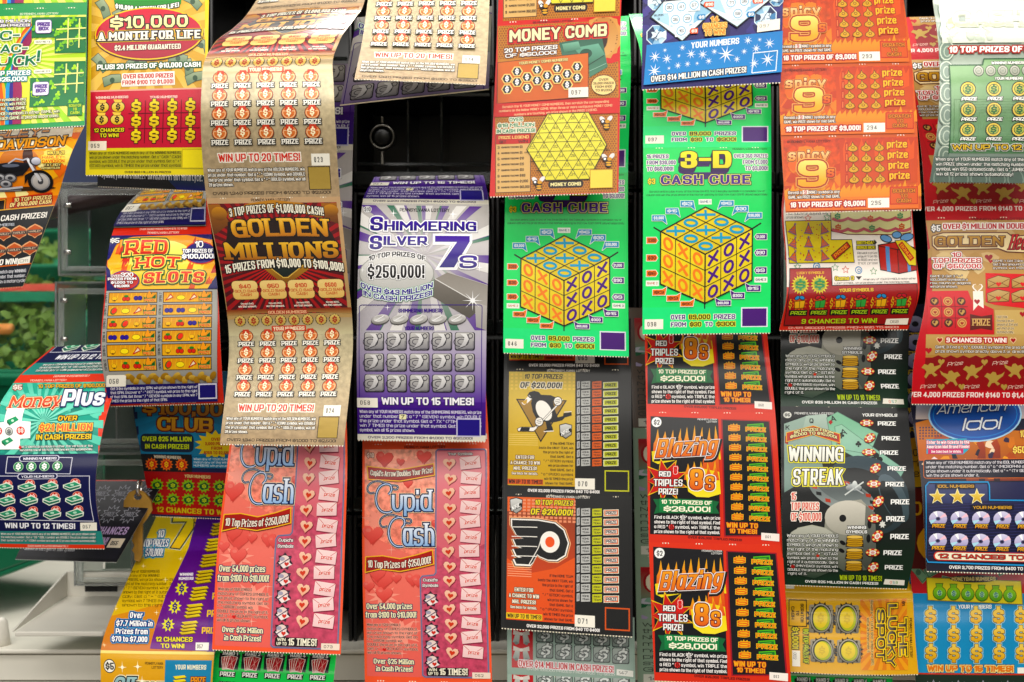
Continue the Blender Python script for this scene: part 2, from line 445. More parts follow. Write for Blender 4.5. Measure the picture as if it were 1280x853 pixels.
# ================================================================== the printed faces, one function per kind of ticket
WHEN = ['When any of YOUR NUMBERS match any of the', 'WINNING NUMBERS, win prize shown under that', 'number. Get a "CASH" symbol, win DOUBLE the', 'prize under that symbol automatically.']
def sticker(a, x0, y0, x1, y1, num, c='f3efe2', ic='555'):
    a.R(x0, y0, x1, y1, c); w, h = x1-x0, y1-y0
    a.T(x0+w*.15, y0+h*.28, x0+w*.62, y0+h*.72, num, '3c3c3c', wt=.15, gap=h*.13, it=1)
def top_line(a, x0, y0, x1, y1, c='111', t='PENNSYLVANIA LOTTERY'): a.T(x0, y0, x1, y1, t, c, wt=.17, it=1)
def sparkle(a, x, y, r, c='fff', n=4):
    a.star(x, y, r, r*.14, n, c)
def gold(num):
    a = Art(0, 30, 750, 1510)
    a.R(0, 30, 750, 760, 'c4a684', 'b79a6c'); a.R(0, 760, 750, 1510, 'beb69840', 'b09a7c40')
    a.R(0, 760, 750, 860, 'ac9a7c', 'c6be9c')
    top_line(a, 250, 36, 470, 52, '3a2a18')
    a.R(4, 62, 728, 730, '6a0f16', '520a10')
    a.rays(360, 420, 4, 62, 728, 730, 54, 'a0181e', fade='d03028')
    a.P([(4, 66), (70, 66), (110, 180), (20, 240), (4, 240)], 'a56a1c', '6b3c10'); a.P([(640, 66), (728, 66), (728, 190), (650, 160)], 'a56a1c', '6b3c10')
    a.E(60, 120, 45, 40, 'c98f30', '7a4a14'); a.E(690, 110, 45, 36, 'c98f30', '7a4a14')
    a.P([(110, 150), (110, 105), (240, 62), (370, 45), (520, 62), (640, 105), (640, 160), (500, 110), (370, 92), (240, 108)], 'c08a38', 'a26c22')
    a.P([(200, 400), (300, 360), (560, 360), (590, 420), (400, 545), (360, 548)], 'c99a44', '8c5e20')
    a.P([(240, 400), (320, 375), (510, 375), (530, 415), (395, 505), (368, 508)], '2e3a30', '18221c')
    a.L([(240, 400), (368, 512), (395, 512), (540, 405)], 'e2c070', 5)
    a.P([(80, 250), (100, 170), (380, 150), (640, 170), (690, 260), (720, 370), (640, 420), (360, 385), (90, 425), (50, 330)], '2a1408')
    a.T(118, 92, 650, 140, '3 TOP PRIZES OF $1,000,000 CASH!', 'f4efdc', o='1c0c06', ow=5, arc=22, wt=.2, uneven=0)
    a.T(112, 160, 660, 268, 'GOLDEN', 'e6b85a', 'b87820', o='140a04', ow=7, slab=True, wt=.24, arc=8, gap=8)
    a.T(112, 160, 660, 262, 'GOLDEN', 'f0c870', 'c07c1e', wt=.16, slab=True, arc=8, gap=14)
    a.T(50, 292, 712, 396, 'MILLIONS', 'e8be62', 'a8681c', o='140a04', ow=7, wt=.27, slab=True, arc=-6, gap=7)
    a.T(30, 432, 730, 482, '15 PRIZES FROM $10,000 TO $100,000!', 'f4efdc', o='1c0c06', ow=5, arc=34, wt=.2)
    for x, t in ((130, '$40'), (298, '$50'), (465, '$100'), (642, '$500')):
        V = a.rr(x-78, 525, x+78, 640, 26)
        a.P(V, 'f0d698', 'e2c07c'); a.ring(V, '7a4a20', 3)
        for dx in (-78, 78): a.E(x+dx, 583, 9, 14, '82141a')
        a.T(x-34, 547, x+36, 572, t, 'd0402c', wt=.2); a.T(x-64, 580, x+66, 596, 'GOLD BAR', 'cc5630', slab=True, wt=.18); a.T(x-32, 602, x+34, 618, 'CASH', 'cc5630', slab=True, wt=.18)
        a.T(x-38, 660, x+40, 670, 'Reveal '+t+',', 'efe6d6', it=1); a.T(x-55, 676, x+55, 688, 'win that amount.', 'efe6d6', it=1)
    a.P([(0, 700), (750, 700), (750, 738), (560, 726), (375, 722), (190, 726), (0, 738)], '8a3a20', 'b09060')
    a.T(250, 712, 480, 730, 'GOLDEN NUMBERS', 'f0c8a0', o='b03020', ow=4, slab=True)
    for k in range(8):
        x = 75+k*81.5
        a.E(x, 770, 36, 33, '2c2410', n=14); a.star(x, 770, 33, 29, 12, 'dcc480', c2='b99a58'); a.T(x-14, 752, x+14, 788, '$', 'a83018', wt=.24)
    a.RR(262, 803, 470, 838, 5, 'c8482c'); a.T(272, 810, 460, 831, 'YOUR NUMBERS', 'f7e8c8', slab=True)
    for r in range(4):
        for c in range(5):
            x, y = 105+c*130, 865+r*101
            a.E(x, y-2, 44, 38, '6e2416', n=16); a.E(x, y-2, 40, 34, 'dc9468', 'cc7448', n=16); a.ring(a.ell(x, y-2, 34, 28, 12, 0, -.35, PI+.35), 'eec49a', 5)
            a.P([(x-18, y-42), (x+18, y-42), (x+22, y-16), (x, y+2), (x-22, y-16)], 'c8503a')
            a.T(x-13, y-26, x+13, y+14, '$', 'fbf0cc', wt=.2, it=1)
            a.T(x-46, y+32, x+48, y+58, 'PRIZE', 'f6f2e6', o='1e1a16', ow=4.5, slab=True, wt=.22)
    a.T(90, 1273, 545, 1314, 'WIN UP TO 20 TIMES!', 'd83a26', o='f6eee0', ow=6, wt=.25)
    sticker(a, 606, 1278, 708, 1340, num)
    a.para(24, 1345, 565, 1450, ['When any of YOUR NUMBERS match any of the GOLDEN NUMBERS, win', 'prize under that number. Get a " - " (COIN) symbol, win DOUBLE', 'the prize under that symbol. Get a " = " (GOLD) symbol, win all', '20 prizes shown.'], 'f4efe4', o='2a2018', ow=3.2, wt=.2)
    a.R(584, 1346, 704, 1468, 'b29a5a'); a.box_(584, 1346, 704, 1468, '1c1812', 4)
    a.T(40, 1476, 700, 1493, 'OVER 1,340 PRIZES FROM $1,000 TO $2,500!', '2a1c10', wt=.2, slab=False, it=1)
    return a
def sevens(num):
    a = Art(62, 175, 805, 1550)
    a.R(62, 175, 805, 930, 'c2beba', 'c4c0c6'); a.rays(440, 470, 62, 190, 805, 930, 13, '3f7a62', rot=.15, fr=.2, fade='cfcec9'); a.rays(440, 470, 62, 190, 805, 930, 15, '6a4a9a', rot=.42, fr=.3, fade='cdc9cc')
    a.rays(440, 470, 62, 190, 805, 930, 11, 'e6e4e0', rot=.7, fr=.25, fade='cdc9cc')
    a.R(62, 900, 805, 1060, 'c4c0c8', 'b0a4c0'); a.R(62, 1060, 805, 1320, 'b0a4c0', '6a4aa0'); a.R(62, 1320, 805, 1515, '5a3a90', '3a2078'); a.R(62, 1515, 805, 1550, 'dcd8ca')
    a.E(115, 217, 24, 20, 'd8d8d8'); a.T(97, 206, 134, 230, '$10', '2a2a2e', o='fff', ow=2, wt=.2)
    top_line(a, 300, 208, 585, 228, '26262a')
    P1 = '3c1e96'
    for (x0, y0, x1, y1, t) in ((134, 258, 205, 335, 'S'), (214, 282, 738, 335, 'HIMMERING'), (134, 362, 205, 440, 'S'), (212, 366, 460, 417, 'ILVER')):
        a.T(x0, y0, x1, y1, t, '4a2aa0', '2c1580', o='f4f4f4', ow=7, o2='8a8494', ow2=9, wt=.32)
    a.P([(500, 358), (706, 358), (706, 396), (620, 545), (520, 545), (615, 402), (500, 402)], 'f6f6f6'); a.ring([(496, 354), (710, 354), (710, 398), (624, 550), (512, 550), (600, 408), (496, 408)], 'f6f6f6', 9)
    a.P([(504, 362), (700, 362), (700, 394), (612, 540), (528, 540), (628, 396), (504, 396)], '5532a6', '2a1380')
    a.T(642, 472, 740, 545, 'S', '4a2aa0', '2c1580', o='f4f4f4', ow=7, o2='8a8494', ow2=9, wt=.28)
    a.P([(505, 605), (575, 568), (805, 640), (805, 760), (740, 740)], '9a948c', 'b8b4ae'); a.P([(505, 605), (740, 735), (735, 800), (700, 830), (480, 700), (400, 660)], '8a857e', '6a6660')
    a.P([(730, 735), (805, 760), (805, 900), (740, 880)], 'c8c4c0', 'a8a4a0'); a.L([(505, 605), (735, 737)], 'e8e6e2', 5); a.L([(575, 568), (805, 640)], 'd0ccc8', 3)
    a.E(288, 575, 212, 118, 'a9a9a4', n=36); a.E(288, 575, 207, 113, 'dddcd8', 'c4c4c0', n=36)
    a.T(130, 478, 450, 505, '10 TOP PRIZES OF', '1a1a1a', o='f4f4f4', ow=4, arc=26, wt=.24)
    a.T(124, 528, 445, 600, '$250,000!', '161414', o='fafafa', ow=5, o2='888888', ow2=7, wt=.22)
    a.T(84, 622, 492, 652, 'OVER $43 MILLION', '44269a', o='eaf4ee', ow=5, o2='5a9a7a', ow2=7, arc=-44, wt=.24); a.T(100, 668, 488, 696, 'IN CASH PRIZES!', '44269a', o='eaf4ee', ow=5, o2='5a9a7a', ow2=7, arc=-34, wt=.24)
    sparkle(a, 718, 728, 60, 'fbfbfb', 8); a.E(718, 728, 14, 14, 'fff')
    for x, y, r in ((265, 238, 22), (605, 240, 28), (755, 540, 26), (235, 768, 18), (95, 555, 16)): sparkle(a, x, y, r)
    a.RB(75, 753, 772, 1358, 14, '4a2c90', 4)
    a.T(298, 774, 548, 796, 'SHIMMERING NUMBERS', '4a2a90', wt=.2); a.T(333, 876, 500, 898, 'YOUR NUMBERS', '4a2a90', wt=.2)
    for k in range(5):
        x = 195+k*109
        a.E(x, 838, 54, 30, '5c5a58', rot=-.2); a.E(x, 835, 51, 27, 'e0dedc', '8e8c88', rot=-.2); a.E(x-3, 832, 35, 17, 'b6b4b0', 'e8e8e6', rot=-.2); a.L([(x-30, 845), (x+20, 815)], 'f8f8f8', 4)
    for r in range(3):
        for c in range(5):
            x, y = 158+c*129, 960+r*123
            a.RR(x-54, y-50, x+60, y+56, 12, '2e2a34'); a.RR(x-50, y-48, x+54, y+50, 12, 'cccac6', '8e8c90')
            a.ring(a.ell(x-18, y+6, 42, 28, 14), '3a3840', 4); a.ring(a.ell(x-16, y+5, 22, 15, 12), '55525a', 4)
            a.P([(x-24, y-42), (x+14, y-40), (x+26, y-10), (x+8, y+26), (x-34, y+46), (x-6, y+8), (x, y-20)], 'e9e8e6', 'b4b2b4')
            a.L([(x+14, y-40), (x+28, y-8), (x+8, y+28), (x-34, y+46)], '3a3840', 3.5); a.ring(a.ell(x+34, y-28, 13, 14, 10), '44424a', 4); a.L([(x+50, y+2), (x+50, y+44), (x+6, y+46)], '77757c', 3)
    sticker(a, 60, 1297, 178, 1354, num)
    a.T(200, 1292, 728, 1336, 'WIN UP TO 15 TIMES!', 'f2f0f4', o='2c1860', ow=3, wt=.26)
    a.para(72, 1366, 770, 1504, ['When any of YOUR NUMBERS match any of the SHIMMERING NUMBERS, win prize', 'under that number. Get a " 7 " (SEVEN) symbol, win DOUBLE', 'the prize under that symbol. Get a " 7X " (7TIMES) symbol,', 'win 7 TIMES the prize under that symbol. Get a " - " (BAR)', 'symbol, win all 15 prizes shown.'], 'e4e0ec', wt=.16)
    a.RR(300, 1394, 340, 1424, 3, 'e6e2b8'); a.T(310, 1398, 330, 1420, '7', '222', it=1)
    a.R(627, 1415, 768, 1524, 'c8c4dc'); a.R(634, 1422, 761, 1517, '2a1a86')
    a.T(118, 1526, 720, 1540, 'OVER 2,200 PRIZES FROM $1,000 TO $20,000!', '3a2a5a', wt=.24, it=1)
    return a
def cupid(num):
    a = Art(50, 38, 485, 853)
    a.R(50, 38, 485, 853, 'f27c66'); a.R(58, 58, 478, 840, 'f09688', 'e67e76')
    a.P([(58, 58), (478, 58), (478, 320), (240, 430), (58, 340)], 'f8b8a480', 'f09484a0')
    for x, y, rx, ry in ((110, 300, 70, 60), (120, 560, 60, 40), (180, 690, 70, 60), (210, 110, 60, 30)): a.star(x, y, rx, rx*.45, 9, 'f4a898', sy=ry/rx)
    for x, y, r in ((125, 88, 30), (180, 100, 14), (260, 82, 26), (205, 172, 17), (85, 345, 36), (305, 312, 18), (70, 525, 20), (118, 498, 42), (165, 496, 18), (122, 552, 30), (222, 500, 26), (240, 508, 20), (180, 625, 22), (100, 480, 30)):
        a.heart(x+2, y+3, r*1.04, 'cc625c'); a.heart(x, y, r, 'ea8078', 'd4625e', rot=.15); a.E(x-r*.38, y-r*.35, r*.26, r*.18, 'e88a80')
    for x, y in ((200, 340), (150, 400), (250, 560), (80, 640), (230, 650), (260, 120), (180, 760)): a.star(x, y, 20, 1.6, 4, 'f0b8a8')
    V = [(303, 66), (310, 60), (468, 60), (474, 66), (474, 832), (468, 838), (256, 838), (249, 832), (249, 500), (256, 490), (296, 486), (303, 478)]
    a.P(V, 'd0728460', 'c4627660'); a.P([(300, 66), (470, 66), (470, 380), (380, 430), (300, 380)], 'e69aa0', 'd87c86'); a.ring(V, '8c8ea8', 5); a.ring(V, '6a7094', 2)
    top_line(a, 195, 46, 336, 55, '4a1410'); a.T(66, 70, 90, 86, '$10', 'f6e0d0', o='8a2a24', ow=1.6)
    # ribbons
    for (y, t, sl) in ((0, "Cupid's Arrow Doubles Your Prize!", 8), (303, '10 Top Prizes of $250,000!', -10)):
        k = 1 if y == 0 else 1.25
        V = [(66, 116+y), (180, 128+y), (294, 100+y+sl), (298, 150+y-abs(sl)*.4), (180, 160+y+abs(sl)*.8), (70, 160+y)]
        if y: V = [(62, 424), (120, 420), (180, 430), (240, 416), (292, 400), (296, 448), (240, 462), (180, 474), (110, 466), (60, 478)]
        a.P([(x+2, yy+4) for x, yy in V], '7e1c18'); a.P(V, 'b83430', '9c2620'); a.ring(V, 'f0c060', 3.4)
        if y: a.T(70, 428, 286, 452, t, 'fbf0e0', o='4a1008', ow=1.6, slab=True, arc=-9, slope=-14, wt=.2)
        else: a.T(78, 124, 290, 142, t, 'fbf0e0', o='4a1008', ow=1.4, slab=True, arc=-8, slope=-8, wt=.18)
    # big script initials: swash strokes
    def cap(x, y, k):
        c1 = [(56, 38), (66, 26), (64, 8), (46, 2), (24, 12), (12, 40), (14, 72), (30, 96), (56, 100), (78, 88)]
        c2 = [(46, 2), (18, -8), (-10, 2), (-18, 22), (-8, 36), (8, 32)]
        c3 = [(64, 8), (88, 10), (84, 24), (66, 20)]
        def sm(p, it=2):
            for _ in range(it):
                q = [p[0]]
                for i in range(len(p)-1):
                    u, v = p[i], p[i+1]
                    q += [(u[0]*.75+v[0]*.25, u[1]*.75+v[1]*.25), (u[0]*.25+v[0]*.75, u[1]*.25+v[1]*.75)]
                p = q+[p[-1]]
            return p
        ln = [[(x+u*k, y+v*k) for u, v in sm(c)] for c in (c1, c2, c3)]
        for col, w in (('f8e0c0', 13), ('0e1c54', 10.4), ('8ab0e0', 3.8), ('dfe9f8', 1.8)):
            pl = []
            for i, l in enumerate(ln): pl += thick(l, False, max(.8, (w-(3 if i else 0)))/2, 1)
            v, f = union(pl); a.add(v, f, col)
    cap(84, 172, 1.02); cap(128, 285, 1.05)
    a.T(152, 196, 286, 268, 'upid', 'f2f6fc', '9cbce0', o='0e1c54', ow=4.2, o2='f8e0c0', ow2=6, slab=True, wt=.13, gap=5)
    a.T(190, 308, 298, 386, 'ash', 'f2f6fc', '9cbce0', o='0e1c54', ow=4.2, o2='f8e0c0', ow2=6, slab=True, wt=.13, gap=5)
    a.T(345, 71, 428, 80, 'Your Symbols', 'f4ece8', o='3a1828', ow=1.2, slab=True)
    a.T(258, 498, 308, 508, "Cupid's", 'f4ece8', o='3a1828', ow=1.4, slab=True); a.T(256, 517, 310, 527, 'Symbols', 'f4ece8', o='3a1828', ow=1.4, slab=True)
    for k in range(14):
        y = 108+k*49.6+(2 if k % 2 else 0); j = [0, 3, -2, 2][k % 4]
        a.heart(348+j+2, y+2, 23, '8a2a40', rot=.2*j/3); a.heart(348+j, y, 22, 'f2cdb4', 'eab098', rot=.2*j/3); a.heart(348+j, y+1, 10, 'd2503c', rot=.2*j/3)
        ro = [-.10, .10, -.02, .12][k % 4]; ca, sa = math.cos(ro), math.sin(ro); x = 420+j
        q = lambda u, v: (x+u*ca-v*sa, y-2+u*sa+v*ca)
        a.P([q(-33, -18), q(36, -18), q(36, 23), q(-33, 23)], '8c2c44'); a.P([q(-35, -21), q(34, -21), q(34, 20), q(-35, 20)], 'f4dcd8', 'ecc8c8')
        a.seg([[q(-35, -21), q(0, 6), q(34, -21)]], 'd0706c', 1.6)
        a.T(x-18, y-7, x+20, y+5, 'prize', 'd8564a', o='fae8e4', ow=1.4, slope=ro*30, sh=.2, wt=.2)
    for k in range(5):
        y = 570+k*54
        a.star(283, y, 29, 20, 7, '3a2030'); a.E(283, y-4, 17, 15, 'e8d4cc'); a.P([(262, y+4), (290, y-4), (308, y+10), (280, y+22)], 'f0e4e0'); a.E(274, y-8, 9, 6, 'a8a4b4'); a.L([(258, y+16), (306, y-14)], '5c4a64', 3); a.heart(290, y+8, 8, 'd05850')
    a.T(62, 586, 218, 606, 'Over 54,000 prizes', 'f7efc8', o='2c4068', ow=2.4, slab=True, slope=-2); a.T(58, 616, 232, 636, 'from $100 to $10,000!', 'f7efc8', o='2c4068', ow=2.4, slab=True, slope=-2)
    a.para(62, 655, 234, 766, ['When any of YOUR SYMBOLS', "match any of CUPID'S SYMBOLS,", 'win prize shown to the right of', 'the matching symbol. Get an', '" - " (ARROW) symbol, win', 'DOUBLE the prize to the right of it.', 'Get a "  " (REDHRT) symbol,', 'win all 15 prizes shown.'], '3c1410', o='f0b8a8', ow=1, wt=.15)
    a.heart(120, 748, 7, 'd03030')
    a.T(82, 780, 220, 797, 'Over $25 Million', 'f7efc8', o='2c4068', ow=2.4, slab=True); a.T(90, 805, 214, 822, 'in Cash Prizes!', 'f7efc8', o='2c4068', ow=2.4, slab=True)
    a.RR(262, 806, 406, 834, 6, '1e1418'); a.T(270, 808, 298, 818, 'WIN', 'f4eed8'); a.T(268, 821, 302, 831, 'UP TO', 'f4eed8'); a.T(308, 808, 402, 830, '15 TIMES!', 'f4eed8', slab=True, wt=.2)
    sticker(a, 418, 821, 480, 841, num, 'ecdccc')
    return a
FRUIT = {'c': 'cherry', 'l': 'lemon', 'p': 'plum', 'w': 'melon', 'h': 'horn', 'b': 'bell'}
def fruit(a, k, x, y):
    if k == 'l': a.E(x, y, 17, 11, '6a4a10'); a.E(x, y, 15.5, 9.5, 'f4de50')
    elif k == 'p':
        for d in (-7, 8): a.E(x+d, y, 10, 10, '20144a'); a.E(x+d, y, 8.5, 8.5, '3c2c98')
    elif k == 'c':
        a.E(x, y-9, 9, 5, '3a8a3a')
        for d in (-7, 7): a.E(x+d, y+3, 9, 9, '5a0c0c'); a.E(x+d, y+3, 7.6, 7.6, 'd8301f')
    elif k == 'w': a.E(x, y, 12, 16, '206a30', rot=.6); a.E(x+2, y-1, 9, 13, 'e84838', rot=.6)
    elif k == 'h': a.P([(x-14, y+12), (x+6, y-14), (x+16, y-2), (x-2, y+4)], 'e8e0c0'); a.L([(x-14, y+12), (x+6, y-14), (x+16, y-2), (x-14, y+12)], 'c82818', 3.4)
    else: a.E(x, y+2, 11, 9, '8a6410'); a.E(x, y+1, 9.5, 7.5, 'f0c040'); a.E(x, y+9, 4, 3, '7a4a10')
def redhot(num):
    a = Art(38, 125, 492, 812)
    a.R(38, 125, 492, 812, 'd83a28'); a.R(44, 140, 480, 362, '26206e')
    a.P([(50, 362), (44, 200), (80, 160), (150, 146), (360, 142), (470, 160), (476, 300), (440, 362)], 'f0a030', 'f4c850')
    a.E(260, 250, 150, 92, 'fbe890', 'f6d050', n=26)
    rg = random.Random(4)
    for k in range(26):
        x = rg.choice([rg.uniform(50, 150), rg.uniform(360, 470)]); y = rg.uniform(170, 350)
        a.P([(x-14, y+16), (x-6, y-6), (x+4, y-24), (x+5, y-4), (x+16, y-14), (x+10, y+14)], rg.choice(['e0602060', 'f6b830', 'c83020', 'f8dc70']))
    a.P([(44, 362), (44, 250), (60, 270), (66, 330), (110, 362)], '26206e'); a.P([(44, 145), (110, 142), (80, 180), (60, 220), (44, 230)], '26206e')
    a.T(60, 152, 96, 168, '$5', 'f6f4ee', o='201848', ow=2)
    top_line(a, 205, 128, 330, 136, 'f4d8c8')
    for (x0, y0, x1, y1, t) in ((118, 162, 284, 212, 'RED'), (158, 222, 330, 266, 'HOT'), (190, 284, 424, 336, 'SLOTS')):
        a.T(x0, y0, x1, y1, t, 'e8402a', 'c02818', o='f8e080', ow=4, o2='1e6a34', ow2=9, slab=True, wt=.26, sh=.12, gap=7, arc=3)
        a.T(x0+3, y0+5, x1-3, y1-12, t, 'f47a58', wt=.08, sh=.12, gap=14, it=2)
    a.E(414, 208, 64, 42, 'd02c20'); a.E(414, 208, 60, 38, '2c2478'); a.T(392, 166, 424, 188, '10', 'fff', o='1c1450', ow=2); a.T(344, 194, 462, 208, 'TOP PRIZES OF', 'fff', o='1c1450', ow=2.4, wt=.24); a.T(342, 212, 468, 230, '$100,000!', 'fff', o='1c1450', ow=2.4, wt=.26)
    a.E(116, 320, 60, 46, '2c2478'); a.E(116, 320, 56, 42, 'c82c20'); a.T(64, 292, 102, 302, 'OVER', 'fff', o='801810', ow=1.6); a.T(104, 284, 152, 302, '320', 'fff', o='801810', ow=2)
    for i, t in enumerate(('PRIZES FROM', '$1,000 TO', '$10,000!')): a.T(52+i*12, 306+i*17, 164-i*14, 318+i*17, t, 'fff', o='801810', ow=2, wt=.24)
    a.R(44, 364, 482, 800, 'aaaaa4', '9c9a94'); a.R(44, 362, 482, 367, '1c1a40')
    pat = ['bcpf', 'wlh', 'cwb', 'ppl', 'blh', 'bcc']; pat2 = ['hlh', 'ppl', 'bcp', 'cwb', 'bcc', 'wlh']
    for col, (x, pt) in enumerate(((54, pat), (268, pat2))):
        for r in range(6):
            y = 374+r*53.2
            a.R(x, y, x+192, y+47, '3c2a14'); a.R(x+3, y+3, x+189, y+44, 'd89828', 'e8b448')
            for q in range(9): a.L([(x+20+q*18, y+5), (x+14+q*18, y+42)], 'f0cc6060', 1.6)
            for j in range(3): fruit(a, pt[r][j], x+24+j*46, y+26)
            a.P([(x+140, y+42), (x+138, y+18), (x+146, y+26), (x+154, y+4), (x+160, y+20), (x+170, y+2), (x+174, y+20), (x+186, y+10), (x+186, y+42)], '1e6a30'); a.T(x+143, y+30, x+186, y+41, 'PRIZE', 'e03820', o='f8e080', ow=1, wt=.24, it=1); a.P([(x+150, y+18), (x+160, y-6), (x+168, y+12), (x+178, y+4), (x+172, y+24), (x+152, y+26)], 'f0a028')
            t = 'SPIN %d' % (r+1+col*6); b = Art(0, 0, 1, 1); b.T(-20, -5, 20, 5, t, '222226', wt=.18, it=1)
            a.sub(b, lambda p, X=x-10, Y=y+23: (X+p[1], Y-p[0]))
    sticker(a, 46, 700, 122, 740, num)
    for k in range(22): a.E(130+k*16, 706+(k % 3)*9, 17, 11, 'b08a3c' if k % 2 else 'd8b868', '8a6424', n=12, rot=k)
    a.R(40, 732, 482, 800, '2a2468'); sticker(a, 44, 700, 122, 738, num)
    a.para(62, 738, 404, 796, ['Get 3 like symbols in any SPIN, win prize shown to the right of', 'that SPIN. Uncover a " - " (HOT) symbol, win prize to the right', 'of that SPIN. Get three " 7 " (SEVEN) symbols in any SPIN, win 7', 'TIMES the prize to the right of that SPIN.'], 'e8e6ee', wt=.15)
    a.R(408, 734, 480, 790, 'd8d6e4'); a.R(413, 739, 475, 785, '2a2478')
    a.T(180, 801, 396, 808, 'OVER 20,000 PRIZES FROM $75 TO $750!', 'f4d8c8', wt=.2, it=1)
    return a
def cube(num):
    a = Art(25, 45, 552, 812)
    G = '14c468'
    a.R(25, 45, 552, 812, '16dc6c', '20e478'); a.R(25, 705, 552, 812, '28e488')
    top_line(a, 392, 50, 536, 58, '0a3a1c')
    for (x0, x1, ts, al) in ((40, 158, ('15 PRIZES', 'FROM $30,000', 'TO $60,000!'), 0), (398, 536, ('OVER 350 PRIZES', 'FROM $1,000', 'TO $3,000!'), 1)):
        m = max(len(t) for t in ts)
        for i, t in enumerate(ts):
            w = (x1-x0)*len(t)/m; X = x0 if not al else x1-w
            a.T(X, 78+i*28, X+w, 96+i*28, t, '5a2d80', o='f4f4ee', ow=2.6, wt=.2)
    for d in (20, 12, 6): a.T(178-d*.4, 66+d, 384-d*.2, 146+d, '3-D', '4a2070', o='2c1040', ow=2, wt=.36, slab=False, gap=8)
    a.P([(190, 160), (370, 160), (280, 192)], '4a2070')
    a.T(178, 64, 386, 142, '3-D', 'f6ea54', 'e8d84a', o='141010', ow=4, wt=.36, gap=8)
    a.T(44, 186, 74, 210, '$3', 'f4e060', o='141010', ow=1.5, wt=.22)
    a.T(96, 172, 464, 212, 'CASH CUBE', '5a2d92', o='f4ee90', ow=2.6, o2='141010', ow2=5.4, wt=.32, gap=8)
    a.T(50, 238, 526, 246, 'Scratch entire cube. In any of the three GAMES, find 3 like play symbols in a complete row or', '0c3a20', wt=.14, it=1)
    a.T(38, 252, 538, 260, 'column and win the prize shown in the marker pointing to that row. Each GAME played separately.', '0c3a20', wt=.14, it=1)
    A, B, C_, D = (97, 405), (280, 308), (473, 397), (280, 497); E_, Fb, Gb = (97, 612), (280, 690), (473, 600)
    a.L([(68, 388), A], '101010', 6); a.L([C_, (510, 374)], '101010', 6); a.L([(280, 690), (280, 712)], '101010', 5)
    faces = [(A, B, C_, D, ['XOX'[::-1]]*3), (A, D, Fb, E_, 0), (D, C_, Gb, Fb, 0)]
    Y1 = 'f2e44c'
    def quad(P0, P1, P2, P3, cells, ink):
        a.P([P0, P1, P2, P3], 'f0dc50', 'e0c840')
        lp = lambda p, q, t: (p[0]+(q[0]-p[0])*t, p[1]+(q[1]-p[1])*t)
        bil = lambda s, t: lp(lp(P0, P1, s), lp(P3, P2, s), t)
        ls = []
        for k in range(4): ls += [[bil(k/3, 0), bil(k/3, 1)], [bil(0, k/3), bil(1, k/3)]]
        b = Art(0, 0, 1, 1)
        for r in range(3):
            for c in range(3):
                g = cells[r][c]; u0, v0, w = (c+.2)/3, (r+.17)/3, .62/3
                H = 10.0
                if g == 'O':
                    v, f = union(thick([bil(u0+w*(.5+.42*math.cos(2*PI*k/14)), v0+w*(.54+.5*math.sin(2*PI*k/14))) for k in range(15)], True, 5.2, 0))
                else:
                    v, f = union(thick([bil(u0, v0), bil(u0+w, v0+w*1.06)], False, 5.2, 0)+thick([bil(u0+w, v0), bil(u0, v0+w*1.06)], False, 5.2, 0))
                a.add(v, f, ink)
        a.seg(ls, '141208', 3); a.ring([P0, P1, P2, P3], '101010', 5)
    quad(A, B, C_, D, ['XOX', 'OXO', 'OXO'], '3aa8c8')
    quad(A, D, Fb, E_, ['OXO', 'OXO', 'XOX'], 'f08a2a')
    quad(D, C_, Gb, Fb, ['XOX', 'XOX', 'OXO'], '5a2d86')
    def flag(x0, y0, x1, y1, t, c, tip, tc='f4f4f4'):
        P_ = {'dr': [(x0, y0), (x1-4, y0), (x1+4, y1+14), (x1-14, y1), (x0, y1)], 'dl': [(x0+4, y0), (x1, y0), (x1, y1), (x0+10, y1), (x0-8, y1+14)], 'r': [(x0, y0), (x1-8, y0), (x1, (y0+y1)/2), (x1-8, y1), (x0, y1)], 'l': [(x0+8, y0), (x1, y0), (x1, y1), (x0+8, y1), (x0, (y0+y1)/2)],
              'ur': [(x0, y0), (x1-14, y0), (x1+3, y0-10), (x1-3, y1), (x0, y1)], 'ul': [(x0-4, y0-10), (x0+14, y0), (x1, y0), (x1, y1), (x0+3, y1)]}[tip]
        a.ring(P_, 'f0f4ec', 4); a.P(P_, c); a.T(x0+6, y0+5, x1-8, y1-5, t, tc, wt=.22, it=1)
    B_, O_, P_2 = '2e9cc8', 'f0802a', '5c2c84'
    flag(178, 282, 234, 306, '$3', B_, 'dr'); flag(118, 312, 172, 334, '$15', B_, 'dr'); flag(62, 340, 118, 362, '$3,000', B_, 'dr')
    flag(338, 282, 396, 304, '$6', B_, 'dl'); flag(398, 304, 456, 328, '$30', B_, 'dl'); flag(450, 332, 512, 354, '$30,000', B_, 'dl')
    flag(40, 428, 86, 452, '$300', O_, 'r', '40200a'); flag(40, 497, 86, 521, '$30', O_, 'r', '40200a'); flag(40, 558, 86, 582, '$6', O_, 'r', '40200a')
    flag(484, 418, 534, 440, '$1,000', P_2, 'l'); flag(484, 480, 534, 504, '$90', P_2, 'l'); flag(484, 550, 534, 574, '$9', P_2, 'l')
    flag(66, 634, 120, 656, '$3', O_, 'ur', '40200a'); flag(124, 658, 178, 680, '$9', O_, 'ur', '40200a'); flag(180, 682, 234, 702, '$90', O_, 'ur', '40200a')
    flag(450, 622, 508, 644, '$15', P_2, 'ul'); flag(388, 650, 442, 672, '$300', P_2, 'ul'); flag(326, 680, 386, 700, '$60,000', P_2, 'ul')
